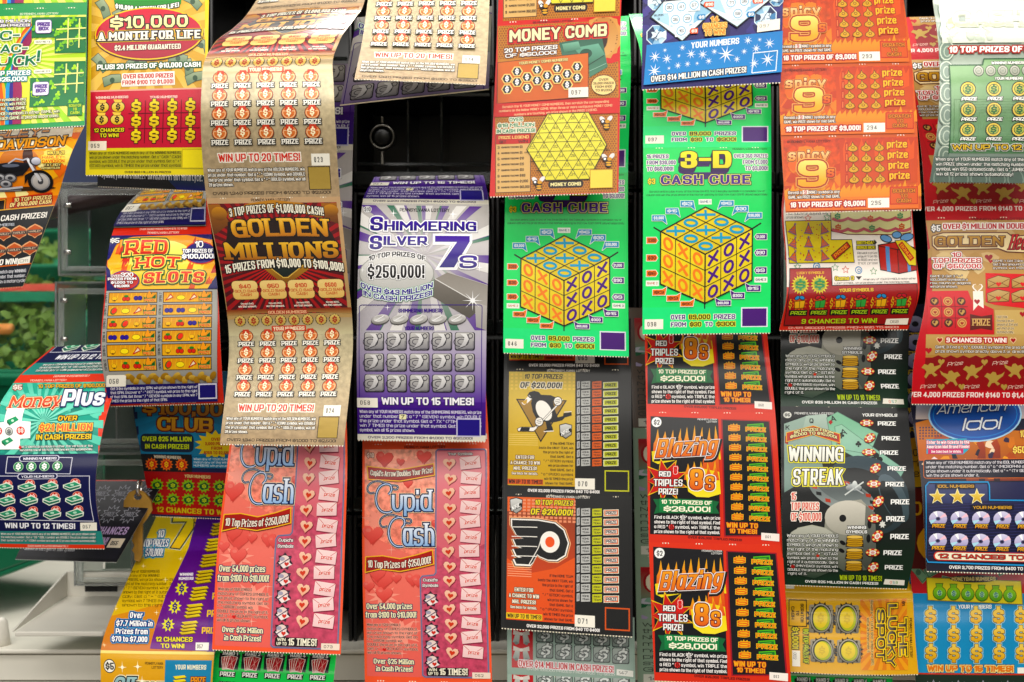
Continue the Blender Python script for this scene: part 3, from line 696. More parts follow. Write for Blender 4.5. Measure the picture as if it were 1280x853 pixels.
    for x, y in ((252, 275), (38, 598), (484, 588)): a.R(x, y, x+54, y+22, 'eef2e8'); a.T(x+5, y+6, x+48, y+15, 'GAME 1' if y < 300 else 'GAME 2' if x < 100 else 'GAME 3', '3a6a90' if y < 300 else 'd07030' if x < 100 else '3a2a50', wt=.17, it=1)
    def bi(y0, y1, parts, x0, x1):
        tot = sum(len(p[0])+1 for p in parts)-1; x = x0
        for t, c, o in parts:
            w = (x1-x0)*len(t)/tot; a.T(x, y0, x+w, y1, t, c, o=o, ow=2.4, wt=.22); x += w+(x1-x0)/tot
    bi(735, 754, [('OVER', '5a2d80', 'f0f4ec'), ('89,000', '141010', 'e8e040'), ('PRIZES', '5a2d80', 'f0f4ec')], 142, 406)
    bi(765, 783, [('FROM', '5a2d80', 'f0f4ec'), ('$30', '141010', 'e8e040'), ('TO', '5a2d80', 'f0f4ec'), ('$300!', '141010', 'e8e040')], 142, 406)
    a.R(430, 708, 540, 788, 'e8e8f0'); a.R(435, 713, 535, 784, '5a2c80', '501f7a')
    sticker(a, 34, 752, 110, 792, num)
    return a
def comb(num):
    a = Art(60, 92, 598, 835)
    a.R(60, 92, 598, 835, 'd42c26'); a.R(76, 108, 590, 430, 'c88a34')
    ls = []
    def mesh_(x0, y0, x1, y1, c, r=5.5):
        ls = []; j = 0; y = y0
        while y < y1:
            x = x0+(r if j % 2 else 0)
            while x < x1:
                ls.append((x, y)); x += r*2
            y += r*1.75; j += 1
        V, Fc = [], []
        for (x, y) in ls:
            b = len(V)
            V += [(min(max(x+r*.72*math.cos(PI/3*k+PI/6), x0), x1), min(max(y+r*.72*math.sin(PI/3*k+PI/6), y0), y1)) for k in range(6)]
            Fc.append([b+k for k in range(6)])
        a.add(V, Fc, c)
    mesh_(78, 110, 588, 245, '9a5a22'); mesh_(462, 245, 588, 428, '9a5a22')
    a.R(66, 498, 586, 832, 'c88a34'); mesh_(68, 500, 584, 830, 'a05e24')
    top_line(a, 225, 97, 400, 105, '3a1410', '$5 PENNSYLVANIA LOTTERY')
    # biscuit ring and notes
    a.P([(580, 110), (440, 60), (596, 60), (596, 275), (560, 285), (500, 280)], 'd42c26')
    a.star(525, 172, 84, 76, 16, 'd8a468', sy=1.18); a.E(525, 172, 66, 82, 'c8935a', 'dcb078'); a.E(505, 178, 40, 56, '3a1a0c')
    rg = random.Random(3)
    for k in range(26):
        t = rg.uniform(0, 2*PI); a.E(525+60*math.cos(t), 172+78*math.sin(t), 3, 3, '9a6430', n=6)
    a.P([(338, 190), (430, 178), (520, 170), (544, 300), (466, 342), (462, 240), (350, 244)], '3a6a58', '5c8c74')
    a.P([(400, 215), (505, 200), (535, 250), (460, 285)], '7ab09a', '4c8068'); a.E(452, 240, 26, 20, '2e5a48'); a.P([(350, 196), (420, 188), (430, 220), (360, 232)], '86b8a0', '4a7c66'); a.L([(462, 290), (530, 250)], '1e3a30', 3); a.L([(466, 315), (538, 285)], 'a8d0bc', 2)
    a.T(126, 124, 540, 174, 'MONEY COMB', 'f8ecc0', o='7a1414', ow=5, o2='e03028', ow2=9, wt=.26, slope=-8, gap=6)
    a.T(104, 200, 330, 218, '20 TOP PRIZES', 'f8f4ee', o='5a2a14', ow=3, wt=.26, slope=-6); a.T(108, 224, 326, 240, 'OF $60,000!', 'f8f4ee', o='5a2a14', ow=3, wt=.26, slope=-6)
    a.P([(76, 262), (462, 238), (460, 425), (74, 440)], 'd8762c', 'd06a24'); a.ring([(76, 262), (462, 238), (460, 425), (74, 440)], '5c2410', 2)
    a.T(166, 260, 374, 272, 'YOUR MONEY COMB NUMBERS', 'f0e0a0', o='7a3a14', ow=1.2, slope=-8)
    for i in range(8):
        x = 116+i*42.5; 
        for j in range(2 if i not in () else 1):
            y = (334 if i % 2 == 0 else 306)+j*46-i*1.5
            V = [(x+25*math.cos(PI/3*k), y+24*math.sin(PI/3*k)) for k in range(6)]
            a.P(V, 'f4d890'); a.P([(x+(p[0]-x)*.8, y+(p[1]-y)*.8) for p in V], '34343a'); a.T(x-8, y-12, x+8, y+12, '$', 'f4f4f4', wt=.22, it=1)
    sticker(a, 376, 384, 460, 426, num)
    a.E(526, 376, 54, 44, '5c2a10'); a.E(526, 376, 51, 41, 'f4dca0')
    for i, t in enumerate(('OVER', '25,000 PRIZES', 'FROM $100', 'TO $1,000!')): w = (20, 44, 36, 36)[i]; a.T(526-w, 348+i*15, 526+w, 358+i*15, t, '4a2a14', it=1)
    a.R(62, 440, 596, 497, 'd42c26')
    for i, t in enumerate(('Scratch the 15 YOUR MONEY COMB NUMBERS, then scratch the corresponding', 'numbers on the below MONEY COMB. When three or more contiguous MONEY COMB', 'numbers are touching, win prize shown in the PRIZE LEGEND.')):
        w = (226, 240, 176)[i]; a.T(322-w, 446+i*17, 322+w, 456+i*17, t, 'f0c8a0', wt=.17, slope=-10, it=1)
    for i, (t, w) in enumerate((('OVER', 28), ('$18 MILLION', 78), ('IN CASH PRIZES!', 82))): a.T(154-w, 502+i*24, 154+w, 518+i*24, t, '1e8a5c', o='f4f0dc', ow=3, wt=.24)
    a.R(68, 572, 216, 820, 'dcb880'); a.R(68, 572, 216, 614, 'c82c24'); a.box_(68, 572, 216, 820, '5a1a10', 2.5); a.T(80, 580, 208, 592, 'PRIZE LEGEND', 'f4d890', it=1); a.T(84, 598, 112, 610, 'GET', '2a1008', it=1); a.T(164, 598, 204, 610, 'WIN', '2a1008', it=1)
    for i, t in enumerate(('3', '4', '5', '6', '7', '8', '9', '10')):
        y = 622+i*24.4; a.T(76, y, 84, y+11, t, '2a1a10', it=1, wt=.18); a.T(92, y+2, 166, y+9, 'NUMBERS TOUCHING', '2a1a10', it=1, wt=.2); v = ('$3', '$5', '$10', '$20', '$50', '$100', '$1,000', '$60,000')[i]; a.T(170, y, 170+6*len(v), y+11, v, '2a1a10', it=1, wt=.18)
    # honeycomb number board
    H6 = [(370+168*math.cos(PI/3*k), 632+(143)*math.sin(PI/3*k)/.866) for k in range(6)]
    H6 = [(540, 630), (465, 775), (282, 775), (200, 640), (288, 492), (462, 490)]
    a.P(H6, 'ece470', 'e2d860'); g = []
    nr = [4, 5, 6, 7, 6, 5, 4]; yc = lambda r: 512+r*40; rg = random.Random(8)
    for r in range(7):
        n = nr[r]; half = n/2*49
        xc = 371
        for k in range(n):
            x = xc-half+24.5+k*49; a.T(x-10, yc(r)-6, x+10, yc(r)+6, '%02d' % rg.randint(1, 60), '6c6630', wt=.15, it=1)
            g += [[(x-24.5, yc(r)+20), (x, yc(r)-20)], [(x, yc(r)-20), (x+24.5, yc(r)+20)]]
        g += [[(xc-half-(0 if r < 3 else 10), yc(r)+20), (xc+half+(0 if r < 3 else 10), yc(r)+20)]] if r < 6 else []
    a.seg(g, '4a4418', 2.2); a.ring(H6, '4a4010', 3.5)
    for x, y in ((530, 535), (540, 695), (244, 785)):
        a.E(x+8, y+16, 15, 17, '2a1a10'); a.E(x+8, y+12, 12, 4, 'e8b030'); a.E(x+9, y+22, 12, 4, 'e8b030'); a.E(x-10, y-14, 14, 9, 'e8e4e0', rot=.8); a.E(x+22, y-16, 14, 9, 'e8e4e0', rot=-.8); a.E(x-6, y-2, 12, 11, '3a2414'); a.E(x-8, y-4, 5, 5, 'fff'); a.E(x+12, y-3, 10, 8, 'd8a030')
    a.RR(292, 778, 442, 808, 12, '2a1410'); a.T(302, 785, 432, 800, 'MONEY COMB', 'f4e8b0', wt=.26)
    a.R(470, 736, 566, 814, 'ecd870'); a.box_(470, 736, 566, 814, 'c8983a', 3)
    return a
def diamond(num):
    a = Art(80, -300, 870, 500)
    a.R(80, -300, 870, 500, '3c3474'); a.blobs(80, -300, 870, 250, 90, 50, ['4a4488', '2c2862', '564e94'], 2)
    rg = random.Random(1)
    def gem(x, y, r):
        V = [(x+r*math.cos(PI/4*k+.4), y+r*math.sin(PI/4*k+.4)) for k in range(8)]; a.P([(x+(p[0]-x)*1.1, y+(p[1]-y)*1.1) for p in V], 'e8f4fa')
        for k in range(8):
            a.P([V[k], V[(k+1) % 8], (x, y)], rg.choice(['c8e0ec', '5a8cb4', 'f4f8fa', '2c3c60', '9cc4dc'])); 
        a.star(x, y, r*.62, r*.4, 6, 'dcebf2')
        for k in range(5): a.L([(x+rg.uniform(-r, r)*.6, y+rg.uniform(-r, r)*.6), (x+rg.uniform(-r, r)*.6, y+rg.uniform(-r, r)*.6)], '3a4a6c', 3)
    for x, y, r in ((160, 15, 50), (160, 205, 55), (772, 140, 62), (832, 45, 38), (368, -5, 20)): gem(x, y, r)
    for (x, y, w, h0, rows) in ((305, 20, 180, -45, None), (612, -40, 215, -200, None)):
        V = [(x-w*.6, y), (x-w, y+85), (x, y+230), (x+w, y+62), (x+w*.6, y-6)]
        a.P(V, 'f4fafc', 'd8ecf4'); a.P([(x-w*.6, y), (x-w, y+85), (x-w*.3, y+150)], 'b8d8e8'); a.P([(x+w*.2, y+150), (x+w, y+62), (x+w*.5, y+30)], 'a0c8de'); a.ring(V, '14121c', 7)
    a.T(145, 92, 198, 102, 'BLOCK', '26262a', it=1); a.T(165, 112, 177, 124, '2', '26262a')
    for x, y, t in ((230, 58, '30'), (298, 57, '41'), (368, 54, '57'), (264, 127, '25'), (332, 125, '29'), (298, 192, '15'), (575, 52, '11'), (650, 48, '36'), (614, 115, '58'), (540, -8, '52'), (612, -10, '20')):
        a.R(x-34, y-32, x+34, y+32, 'e8eef0'); a.ring(a.ell(x, y, 24, 24, 18), '8abcd4', 4.5); a.T(x-13, y-8, x+14, y+8, t, '4a4c54', wt=.15, it=1)
    for x, y, t, c in ((450, 55, '$90', 'e8601c'), (408, 123, '$9', '2a90c4'), (368, 197, '$3', 'e8601c'), (724, 50, '$30', 'e8601c'), (685, 122, '$3', '2a90c4')):
        w = 30 if len(t) > 2 else 24; a.P([(x-w, y), (x-w+8, y-15), (x+w, y-15), (x+w, y+15), (x-w+8, y+15)], c); a.T(x-w+12, y-8, x+w-5, y+9, t, 'f8f4ec', wt=.24, it=1)
    for i, (t, w) in enumerate((('14', 22), ('CHANCES', 66), ('TO WIN!', 58))): a.T(486-w, 124+i*37, 486+w, 154+i*37, t, 'f08a28', o='fbe490', ow=3, o2='4a1c14', ow2=6, wt=.24)
    a.P([(105, 262), (870, 225), (870, 450), (90, 482)], '1c86c8', '2092d2')
    a.T(355, 256, 624, 290, 'YOUR NUMBERS', 'f0f4f6', wt=.2, slope=-12)
    for x, y, r in ((208, 297, 14), (152, 330, 34), (220, 345, 30), (306, 288, 20), (287, 332, 13), (282, 385, 22), (336, 380, 20), (355, 326, 30), (390, 380, 13), (420, 332, 30), (455, 370, 22), (486, 320, 20), (552, 338, 50), (614, 368, 22), (654, 328, 20), (674, 268, 26), (722, 315, 28), (740, 267, 14), (796, 290, 32), (788, 378, 42), (712, 396, 30), (232, 398, 12), (150, 408, 40)):
        a.star(x, y, r, r*.2, 8, 'f2f8fa', rot=.2)
    a.seg([[(700, 448), (706, 340), (842, 332), (836, 440), (700, 448)]], 'eef4f6', 5)
    a.T(132, 424, 668, 456, 'OVER $14 MILLION IN CASH PRIZES!', 'f6f6f2', o='1c1c24', ow=4, wt=.2, slope=-26)
    a.P([(726, 170), (852, 156), (852, 216), (724, 226)], 'f3efe2'); a.T(738, 184, 792, 201, num, '555', wt=.13, it=1, gap=8)
    return a
def spicy(num):
    a = Art(50, 545, 600, 840)
    a.R(50, 545, 600, 840, 'd8682c'); a.R(60, 556, 592, 836, 'd04c1c80', 'e07428')
    a.blobs(60, 560, 290, 800, 22, 34, ['dc5a28', 'e88c3c', 'c84a20', 'e87430'], 5)
    a.P([(280, 560), (588, 560), (590, 735), (286, 750)], 'cc4c20', 'd45c26')
    rg = random.Random(6)
    for k in range(14): x = 60+k*40; a.P([(x-22, 790), (x-14, 758), (x, 732+rg.uniform(-12, 14)), (x+6, 756), (x+22, 740+rg.uniform(-10, 10)), (x+26, 790)], 'e8a850', 'e89444')
    a.R(60, 786, 592, 836, 'e88a40', 'e47a34')
    for k in range(5): x = 310+k*62; a.P([(x-16, 600), (x-4, 560), (x+6, 590), (x+20, 566), (x+18, 640), (x-12, 650)], 'e0642e')
    top_line(a, 75, 562, 246, 572, '5a1c10', '$1 PENNSYLVANIA LOTTERY')
    a.T(80, 600, 242, 642, 'spicy', 'ffe2ae', 'f8a468', o='8c1c10', ow=2.8, o2='f0b070', ow2=4.4, wt=.26, gap=8)
    a.T(118, 642, 230, 744, '9', 'fce490', 'f0a848', o='b03a1a', ow=6, o2='f4c080', ow2=9, wt=.3, pyr=.8)
    a.T(232, 668, 260, 708, 's', 'f0a868', 'd8542c', o='a02818', ow=4, o2='f0b070', ow2=6, wt=.28)
    for k in range(4):
        y = 592+k*41; b = Art(0, 0, 1, 1)
        a.RR(304, y-19, 316, y+19, 3, 'c04020'); a.L([(310, y-12), (310, y+12)], 'f0a070', 3)
        for x in (334, 386, 438):
            X = x+k*1.5
            V = [(X-20, y+12), (X-18, y+2), (X-6, y-6), (X-2, y-20), (X+4, y-8), (X+16, y), (X+20, y+10), (X+8, y+18), (X-8, y+18)]
            a.P(V, 'ecc468', 'd8a448'); a.ring(V, '5a3c14', 2.2); a.ring(a.ell(X, y+3, 6, 5, 8), '5a3c14', 1.8)
        a.T(468+k*3, y-22, 548+k*3, y+6, 'prize', 'f8d060', 'f0c050', o='b83c1c', ow=3.4, wt=.2, sh=0)
    a.para(80, 756, 282, 792, ['Reveal a "  " (NINE) symbol in any', 'GAME, win PRIZE shown for that GAME.'], 'f4e8dc', o='3c1a10', ow=2, wt=.2)
    a.R(136, 756, 158, 772, 'f4e4d8'); a.T(142, 757, 152, 771, '9', 'c02818', it=1)
    a.T(88, 802, 380, 822, '18 TOP PRIZES OF $9,000!', 'fbf4ec', o='b82a20', ow=4.6, wt=.25)
    sticker(a, 392, 793, 476, 830, num, 'f4f0e6')
    a.R(478, 750, 590, 820, 'cc3a20'); a.R(482, 754, 586, 816, 'dc6834')
    for i, (t, w) in enumerate((('SCRATCH', 44), ('TO', 14), ('CASH', 28))): a.T(534-w, 760+i*19, 534+w, 774+i*19, t, 'f0a050', o='5a2c14', ow=1.6, wt=.2)
    return a
def birthday(num):
    a = Art(85, -300, 950, 815)
    a.R(85, -300, 950, 815, 'c8382c'); a.R(105, -300, 930, 540, 'ece4dc')
    a.P([(395, -60), (905, -60), (900, 232), (820, 246), (500, 240), (398, 220)], 'dcd8a4'); a.ring([(395, -60), (905, -60), (900, 232), (820, 246), (500, 240), (398, 220)], '7a2a20', 5)
    for y in (20, 90, 148, 210):
        a.L([(402+(900-402)*k/30, y+14*abs(math.sin(k*PI/6))) for k in range(31)], 'c06a74', 16 if y > 60 else 10)
    for x, y, c in ((435, 136, '5c9c70'), (642, 152, 'd06030'), (830, 138, '5c9c70'), (440, 200, 'd06030'), (652, 208, '5c9c70'), (840, 200, 'd06030'), (540, 40, 'd06030'), (740, 50, '5c9c70'), (820, 84, 'd06030'), (440, 60, '5c9c70')): a.T(x-18, y-17, x+18, y+17, '$', c, wt=.22)
    a.para(115, 88, 368, 148, ['Get 3 like symbols in a', 'row, column or diagonal, win', 'prize shown.'], '33302c', wt=.14)
    V = [(110, 160), (395, 160), (395, 272), (524, 272), (538, 404), (130, 404)]
    a.P(V, 'd8c43c'); a.ring(V, '2c1c14', 4)
    rg = random.Random(5)
    for k in range(50): x, y = rg.uniform(125, 385), rg.uniform(170, 392); a.E(x, y, 4, 4, rg.choice(['c85a28', 'c04a30', '8a5a80']), n=6)
    for k in range(12): x, y = rg.uniform(400, 520), rg.uniform(285, 392); a.E(x, y, 4, 4, 'c85a28', n=6)
    for r in range(3):
        for c in range(3):
            x, y = 162+c*92, 206+r*78; ro = (c-1)*-.35
            q = lambda u, v: (x+u*math.cos(ro)-v*math.sin(ro), y+u*math.sin(ro)+v*math.cos(ro))
            a.P([q(-24, 26), q(0, -26), q(24, 26)], 'd8742c'); a.ring([q(-24, 26), q(0, -26), q(24, 26)], '6a4468', 3.4); a.seg([[q(-14, 12), q(14, 2)], [q(-18, 22), q(20, 14)]], '8a6a90', 3); a.star(*q(0, -28), 10, 4, 6, '8a6a90'); a.seg([[q(-30, 26), q(30, 30)]], '8a6a90', 5)
    q = lambda p: (455+(p[0])*.80+(p[1])*.60, 338-(p[0])*.62+(p[1])*.78)
    a.P([q((-62, -18)), q((62, -18)), q((62, 18)), q((-62, 18))], 'b83a2c'); a.ring([q((-62, -18)), q((62, -18)), q((62, 18)), q((-62, 18))], '1c120c', 4)
    b = Art(0, 0, 1, 1); b.T(-50, -11, 50, 11, 'PRIZE', 'e8a040', wt=.24); a.sub(b, q)
    for i, t in enumerate(('BIRTHDAY', 'BONUS BOX:')): a.R(552, 278+i*28, 676, 302+i*28, '1c1810'); a.T(556, 281+i*28, 672, 299+i*28, t, 'd8cc40', wt=.22)
    a.P([(664, 272), (684, 290), (664, 306)], '1c1810')
    a.para(560, 340, 684, 420, ['Reveal a prize', 'amount from $5', 'to $500 and win', 'that prize!'], '33302c', wt=.14)
    # gift box
    P0 = [(690, 305), (820, 285), (930, 325), (930, 455), (815, 475), (700, 450)]
    a.P(P0, 'c03c34', 'b0302a'); a.P([(812, 330), (930, 325), (930, 455), (815, 475)], 'a82c28'); a.ring(P0, '181210', 5); a.L([(690, 310), (812, 332), (930, 325)], '181210', 4); a.L([(812, 332), (815, 475)], '181210', 4)
    a.P([(735, 312), (760, 316), (764, 464), (740, 460)], '6c94c0'); a.P([(870, 330), (890, 328), (892, 462), (872, 466)], '6c94c0')
    for x, y, rx, ry, ro in ((740, 268, 40, 22, .3), (808, 248, 32, 22, 0), (872, 262, 44, 24, -.2)): a.E(x, y, rx, ry, '181210', rot=ro); a.E(x, y, rx-5, ry-5, '7aa4cc', rot=ro)
    a.P([(795, 282), (850, 278), (928, 340), (926, 430), (880, 425)], 'd8c43c'); a.ring([(795, 282), (850, 278), (928, 340), (926, 430), (880, 425)], '181210', 3)
    q2 = lambda p: (866+p[0]*.62-p[1]*.76, 345+p[0]*.78+p[1]*.6)
    a.P([q2((-62, -17)), q2((62, -17)), q2((62, 17)), q2((-62, 17))], 'b83a2c'); b = Art(0, 0, 1, 1); b.T(-52, -10, 52, 10, 'BONUS', 'e8a040', wt=.26); a.sub(b, q2)
    for x, y, c in ((250, 146, 'd06050'), (370, 140, '5c9c70'), (416, 432, '5c9c70'), (480, 446, 'd06050'), (655, 458, '5c9c70'), (180, 425, '5c9c70')):
        V = [(x+(22 if k % 2 == 0 else 10)*math.cos(-PI/2+k*PI/5), y+(22 if k % 2 == 0 else 10)*math.sin(-PI/2+k*PI/5)) for k in range(10)]; a.ring(V, c, 3)
    for x, y in ((562, 450), (300, 425)): a.ring(a.ell(x, y, 20, 20, 14), '3a8ab8', 5); a.ring(a.ell(x+2, y+2, 9, 9, 10), '3a8ab8', 4)
    a.T(408, 484, 530, 508, 'Game 3', 'dcc83c', o='181210', ow=3, wt=.26); a.P([(540, 486), (580, 486), (560, 508)], '181210')
    a.T(588, 500, 922, 511, 'When any of YOUR SYMBOLS match either', '33302c', wt=.15, it=1); a.T(406, 519, 880, 530, 'LUCKY SYMBOL, win prize shown under the matching symbol.', '33302c', wt=.15, it=1)
    V = [(130, 436), (390, 436), (390, 538), (925, 538), (918, 780), (98, 780), (110, 640)]
    a.P(V, 'a8201f', '98191b'); a.ring(V, '1c0c0c', 5)
    a.T(172, 455, 342, 470, 'LUCKY SYMBOLS', 'e0b040', wt=.24); a.T(436, 558, 650, 578, 'YOUR SYMBOLS', 'e0c040', wt=.26)
    for x in (192, 312): a.star(x, 530, 58, 40, 18, 'd8c840'); a.E(x, 530, 38, 38, 'a8a838'); a.T(x-30, 503, x+30, 557, '$', '3c8c5a', wt=.3)
    for k in range(6):
        x = 188+k*128; c = ('d8a838', '4c9c50')[k % 2]; rb = ('4c8cb8', 'b8303a')[k % 2]
        a.T(x-66, 618, x-46, 670, '$', 'c8a434', wt=.2, it=1); a.star(x, 640, 52, 34, 12, 'c8602c'); a.P([(x-32, 628), (x+34, 622), (x+28, 668), (x-28, 670)], c); a.ring([(x-32, 628), (x+34, 622), (x+28, 668), (x-28, 670)], '1c120c', 3); a.L([(x, 626), (x, 668)], '1c120c', 3)
        for d in (-16, 14): a.E(x+d, 606, 19, 13, '1c120c', rot=d*.03); a.E(x+d, 606, 15, 9, rb, rot=d*.03)
        a.T(x-66+128-20, 618, x-66+128, 670, '$', 'c8a434', wt=.2, it=1) if k == 5 else None
        a.RR(x-62, 680, x+54, 718, 5, '140c0c'); a.T(x-52, 688, x+46, 711, 'PRIZE', 'a8c438', wt=.24, sh=.15)
    a.T(206, 740, 680, 770, '9 CHANCES TO WIN!', 'b4c840', o='6a1414', ow=2, wt=.26, sh=.12)
    a.P([(742, 746), (884, 744), (874, 782), (732, 782)], 'ece4d4'); a.T(764, 756, 818, 772, num, '444', wt=.14, it=1, sh=.1)
    a.T(128, 794, 820, 806, 'OVER 250,000 PRIZES FROM $20 TO $500!', 'f0c8b8', wt=.22, it=1)
    return a
def streak(num):
    a = Art(58, 30, 618, 818)
    a.R(58, 30, 618, 560, '17181a', '1c1f1e'); a.R(58, 560, 618, 818, '1a201c', '123a24')
    a.P([(70, 110), (180, 68), (240, 320), (72, 420)], 'a4b8ac', '7c928a'); a.P([(165, 72), (255, 62), (290, 250), (130, 230)], 'b8c8bc', '8ca498'); a.P([(255, 80), (302, 52), (480, 150), (440, 250), (280, 220)], '8cc0a0', '9cc8b0'); a.P([(290, 120), (320, 110), (590, 320), (560, 372), (300, 220)], 'a4ccb4', '8cb4a4')
    a.ring([(290, 120), (320, 110), (590, 320), (560, 372), (300, 220)], '5c7c70', 2); a.ring([(255, 80), (302, 52), (480, 150), (440, 250), (280, 220)], '5c7c70', 2)
    a.T(76, 116, 94, 138, 'K', '1a1a1e'); a.T(180, 84, 198, 106, 'Q', '1a1a1e'); a.T(276, 70, 298, 94, 'A', '20242a', sh=-.3); a.T(318, 132, 344, 156, 'A', '20242a', sh=-.3)
    a.P([(272, 90), (282, 100), (272, 112), (262, 100)], 'b83030'); 
    for x, y, r in ((318, 160, 8), (392, 200, 8), (468, 268, 17)):
        for dx, dy in ((-1, .4), (1, .4), (0, -.9)): a.E(x+dx*r*.85, y+dy*r*.85, r*.8, r*.8, '1a2420', n=10)
        a.P([(x, y), (x+r*.5, y+r*2), (x-r*.5, y+r*2)], '1a2420')
    a.E(430, 420, 190, 150, '44545c', '2c3a3e', rot=.6, n=30); a.E(415, 440, 160, 110, '14181a', '26302e', rot=.6, n=30); a.E(540, 440, 50, 110, '5c6c74', '3c4c50', rot=-.5); a.E(530, 450, 32, 90, '1c2426', rot=-.5)
    a.E(320, 430, 150, 62, '5e6668', 'a0a8a4', rot=.35, n=30); a.E(330, 420, 122, 42, '3a4244', '868e8c', rot=.35, n=28)
    for k in range(14):
        t = 2*PI*k/14+.2; x, y = 325+132*math.cos(t)*.94-50*math.sin(t)*.34, 428+132*math.cos(t)*.34+50*math.sin(t)*.94
        a.P([(x-12, y-9), (x+10, y-5), (x+12, y+9), (x-10, y+5)], ('b8442c', '1a1c1c')[k % 2])
    a.E(368, 400, 34, 16, 'c8ccc8', '5c6468'); a.E(372, 392, 12, 22, 'e0e4e0', '7c8484'); a.L([(330, 430), (410, 375)], 'd0d4d0', 6); a.L([(335, 380), (410, 425)], 'b0b4b4', 5)
    a.star(492, 545, 16, 9, 7, 'd8d8d0')
    # the dice
    a.P([(240, 590), (248, 520), (300, 462), (400, 448), (455, 500), (462, 640), (430, 735), (330, 742), (250, 690)], 'aaa89c', '5e6458'); a.E(345, 520, 100, 68, 'd0ccc0', 'a4a296', n=26); a.P([(420, 470), (460, 500), (466, 650), (430, 735), (405, 700)], '7a7c74', '4a5048')
    a.E(322, 522, 15, 14, '0e0e10'); a.E(436, 545, 9, 17, '101012'); a.E(432, 600, 9, 17, '101012'); a.E(438, 660, 8, 16, '101012'); a.E(322, 618, 14, 8, '101012', rot=.5); a.E(318, 650, 14, 8, '101012', rot=.5)
    a.P([(80, 680), (90, 600), (130, 560), (190, 548), (250, 560), (296, 600), (306, 690), (270, 745), (200, 780), (130, 765)], 'b4b4a4', '2c4434'); a.E(190, 600, 100, 46, 'b8b8ac', '9a9c8e', n=24)
    a.ell
    a.E(84, 69, 18, 15, 'dcdcd4'); a.T(72, 62, 96, 76, '$5', '1a1a1a', wt=.24); top_line(a, 115, 56, 286, 66, 'e8e8e4'); a.T(410, 58, 564, 72, 'YOUR SYMBOLS', 'f0f0ec', wt=.24)
    V = [(80, 152), (196, 118), (312, 156), (312, 198), (196, 160), (80, 194)]
    a.P([(74, 168), (88, 160), (88, 206), (74, 200)], 'a82c1c'); a.P([(304, 160), (314, 172), (312, 206), (300, 200)], 'a82c1c'); a.P(V, 'cc4a2c', 'b83a24'); a.ring(V, 'f0c050', 3)
    a.T(112, 146, 284, 160, '90 PRIZES FROM', 'f4e8b0', o='3a1410', ow=2, arc=18, wt=.22); a.T(96, 166, 298, 180, '$5,000 TO $10,000!', 'f4e8b0', o='3a1410', ow=2, arc=20, wt=.22)
    a.T(88, 216, 322, 284, 'WINNING', 'fbfaf0', 'e4e4d8', o='1a1a12', ow=4, o2='e8e060', ow2=8, wt=.2, sh=.04, gap=6); a.T(108, 318, 322, 388, 'STREAK', 'fbfaf0', 'e4e4d8', o='1a1a12', ow=4, o2='e8e060', ow2=8, wt=.22, sh=.04, gap=6)
    for i, (t, x1) in enumerate((('15', 122), ('TOP PRIZES', 220), ('OF $100,000', 230))): a.T(102, 420+i*41, x1, 450+i*41, t, 'd8442c', o='f4ece0', ow=3.2, o2='1c1814', ow2=5, wt=.22)
    for k in range(10):
        y = (102, 172, 240, 314, 383, 456, 522, 590, 656, 720)[k]; x = (430, 442, 436, 462, 454, 474, 458, 470, 452, 458)[k]; ro = (0, -.7)[k % 2]
        rx, ry = ((30, 16), (27, 19))[k % 2]
        a.E(x+1, y+3, rx+2, ry+2, '2c1412', rot=ro); a.E(x, y, rx, ry, 'c84434', rot=ro)
        for j in range(6):
            t = 2*PI*j/6; u, v = rx*.78*math.cos(t), ry*.78*math.sin(t); a.E(x+u*math.cos(ro)-v*math.sin(ro), y+u*math.sin(ro)+v*math.cos(ro), 5.5, 4, 'e8d890', n=8)
        a.E(x, y, rx*.5, ry*.55, 'f0ece4', rot=ro, n=12); a.E(x, y, rx*.3, ry*.35, 'd8a8a0', rot=ro, n=10)
        X = (478, 494, 484, 514, 504, 528, 508, 526, 500, 510)[k]; a.T(X, y-8, X+80, y+12, 'PRIZE', 'f4f4f0', o='1a1a1a', ow=1.5, wt=.28)
    a.T(342, 551, 422, 563, 'WINNING', 'f0f0ec', o='1a1a1a', ow=2, wt=.24); a.T(336, 568, 426, 580, 'SYMBOLS', 'f0f0ec', o='1a1a1a', ow=2, wt=.24)
    for k in range(3):
        y = 592+k*52
        a.P([(340, y-4), (408, y-4), (412, y+42), (334, y+42)], '2a2010')
        for j in range(5): a.E(373+(j % 2)*3-1, y+36-j*8, 35, 7, '8a6420', n=14); a.E(373+(j % 2)*3-1, y+34-j*8, 34, 6, 'c8a04c' if j < 4 else 'e0c070', n=14)
    a.para(84, 582, 302, 764, ['When any of YOUR SYMBOLS', 'match any of the WINNING', 'SYMBOLS, win prize shown to', 'the right of the matching', 'symbol. Get a " * " (STAR)', 'symbol, win prize shown to the', 'right of it automatically. Get a', '" o " (MNYBAG) symbol, win', 'DOUBLE the prize shown to the', 'right of it.'], 'f0f0ea', o='24302a', ow=2.2, wt=.15)
    a.star(215, 672, 10, 4.5, 5, 'c84434'); a.E(106, 722, 9, 9, 'a8302c')
    a.T(312, 762, 498, 786, 'WIN UP TO 10 TIMES!', 'b8cc40', o='141c10', ow=2, wt=.2)
    a.P([(512, 777), (600, 780), (598, 803), (506, 801)], 'ece8dc')
    for i, c in enumerate(num): a.T(534+i*13, 785, 543+i*13, 797, c, ('d8643c', '3a9ca0', '5ca040')[i], wt=.16, it=1)
    a.T(160, 792, 482, 804, 'OVER $25 MILLION IN CASH PRIZES!', 'f0f0ec', wt=.24, it=1)
    return a
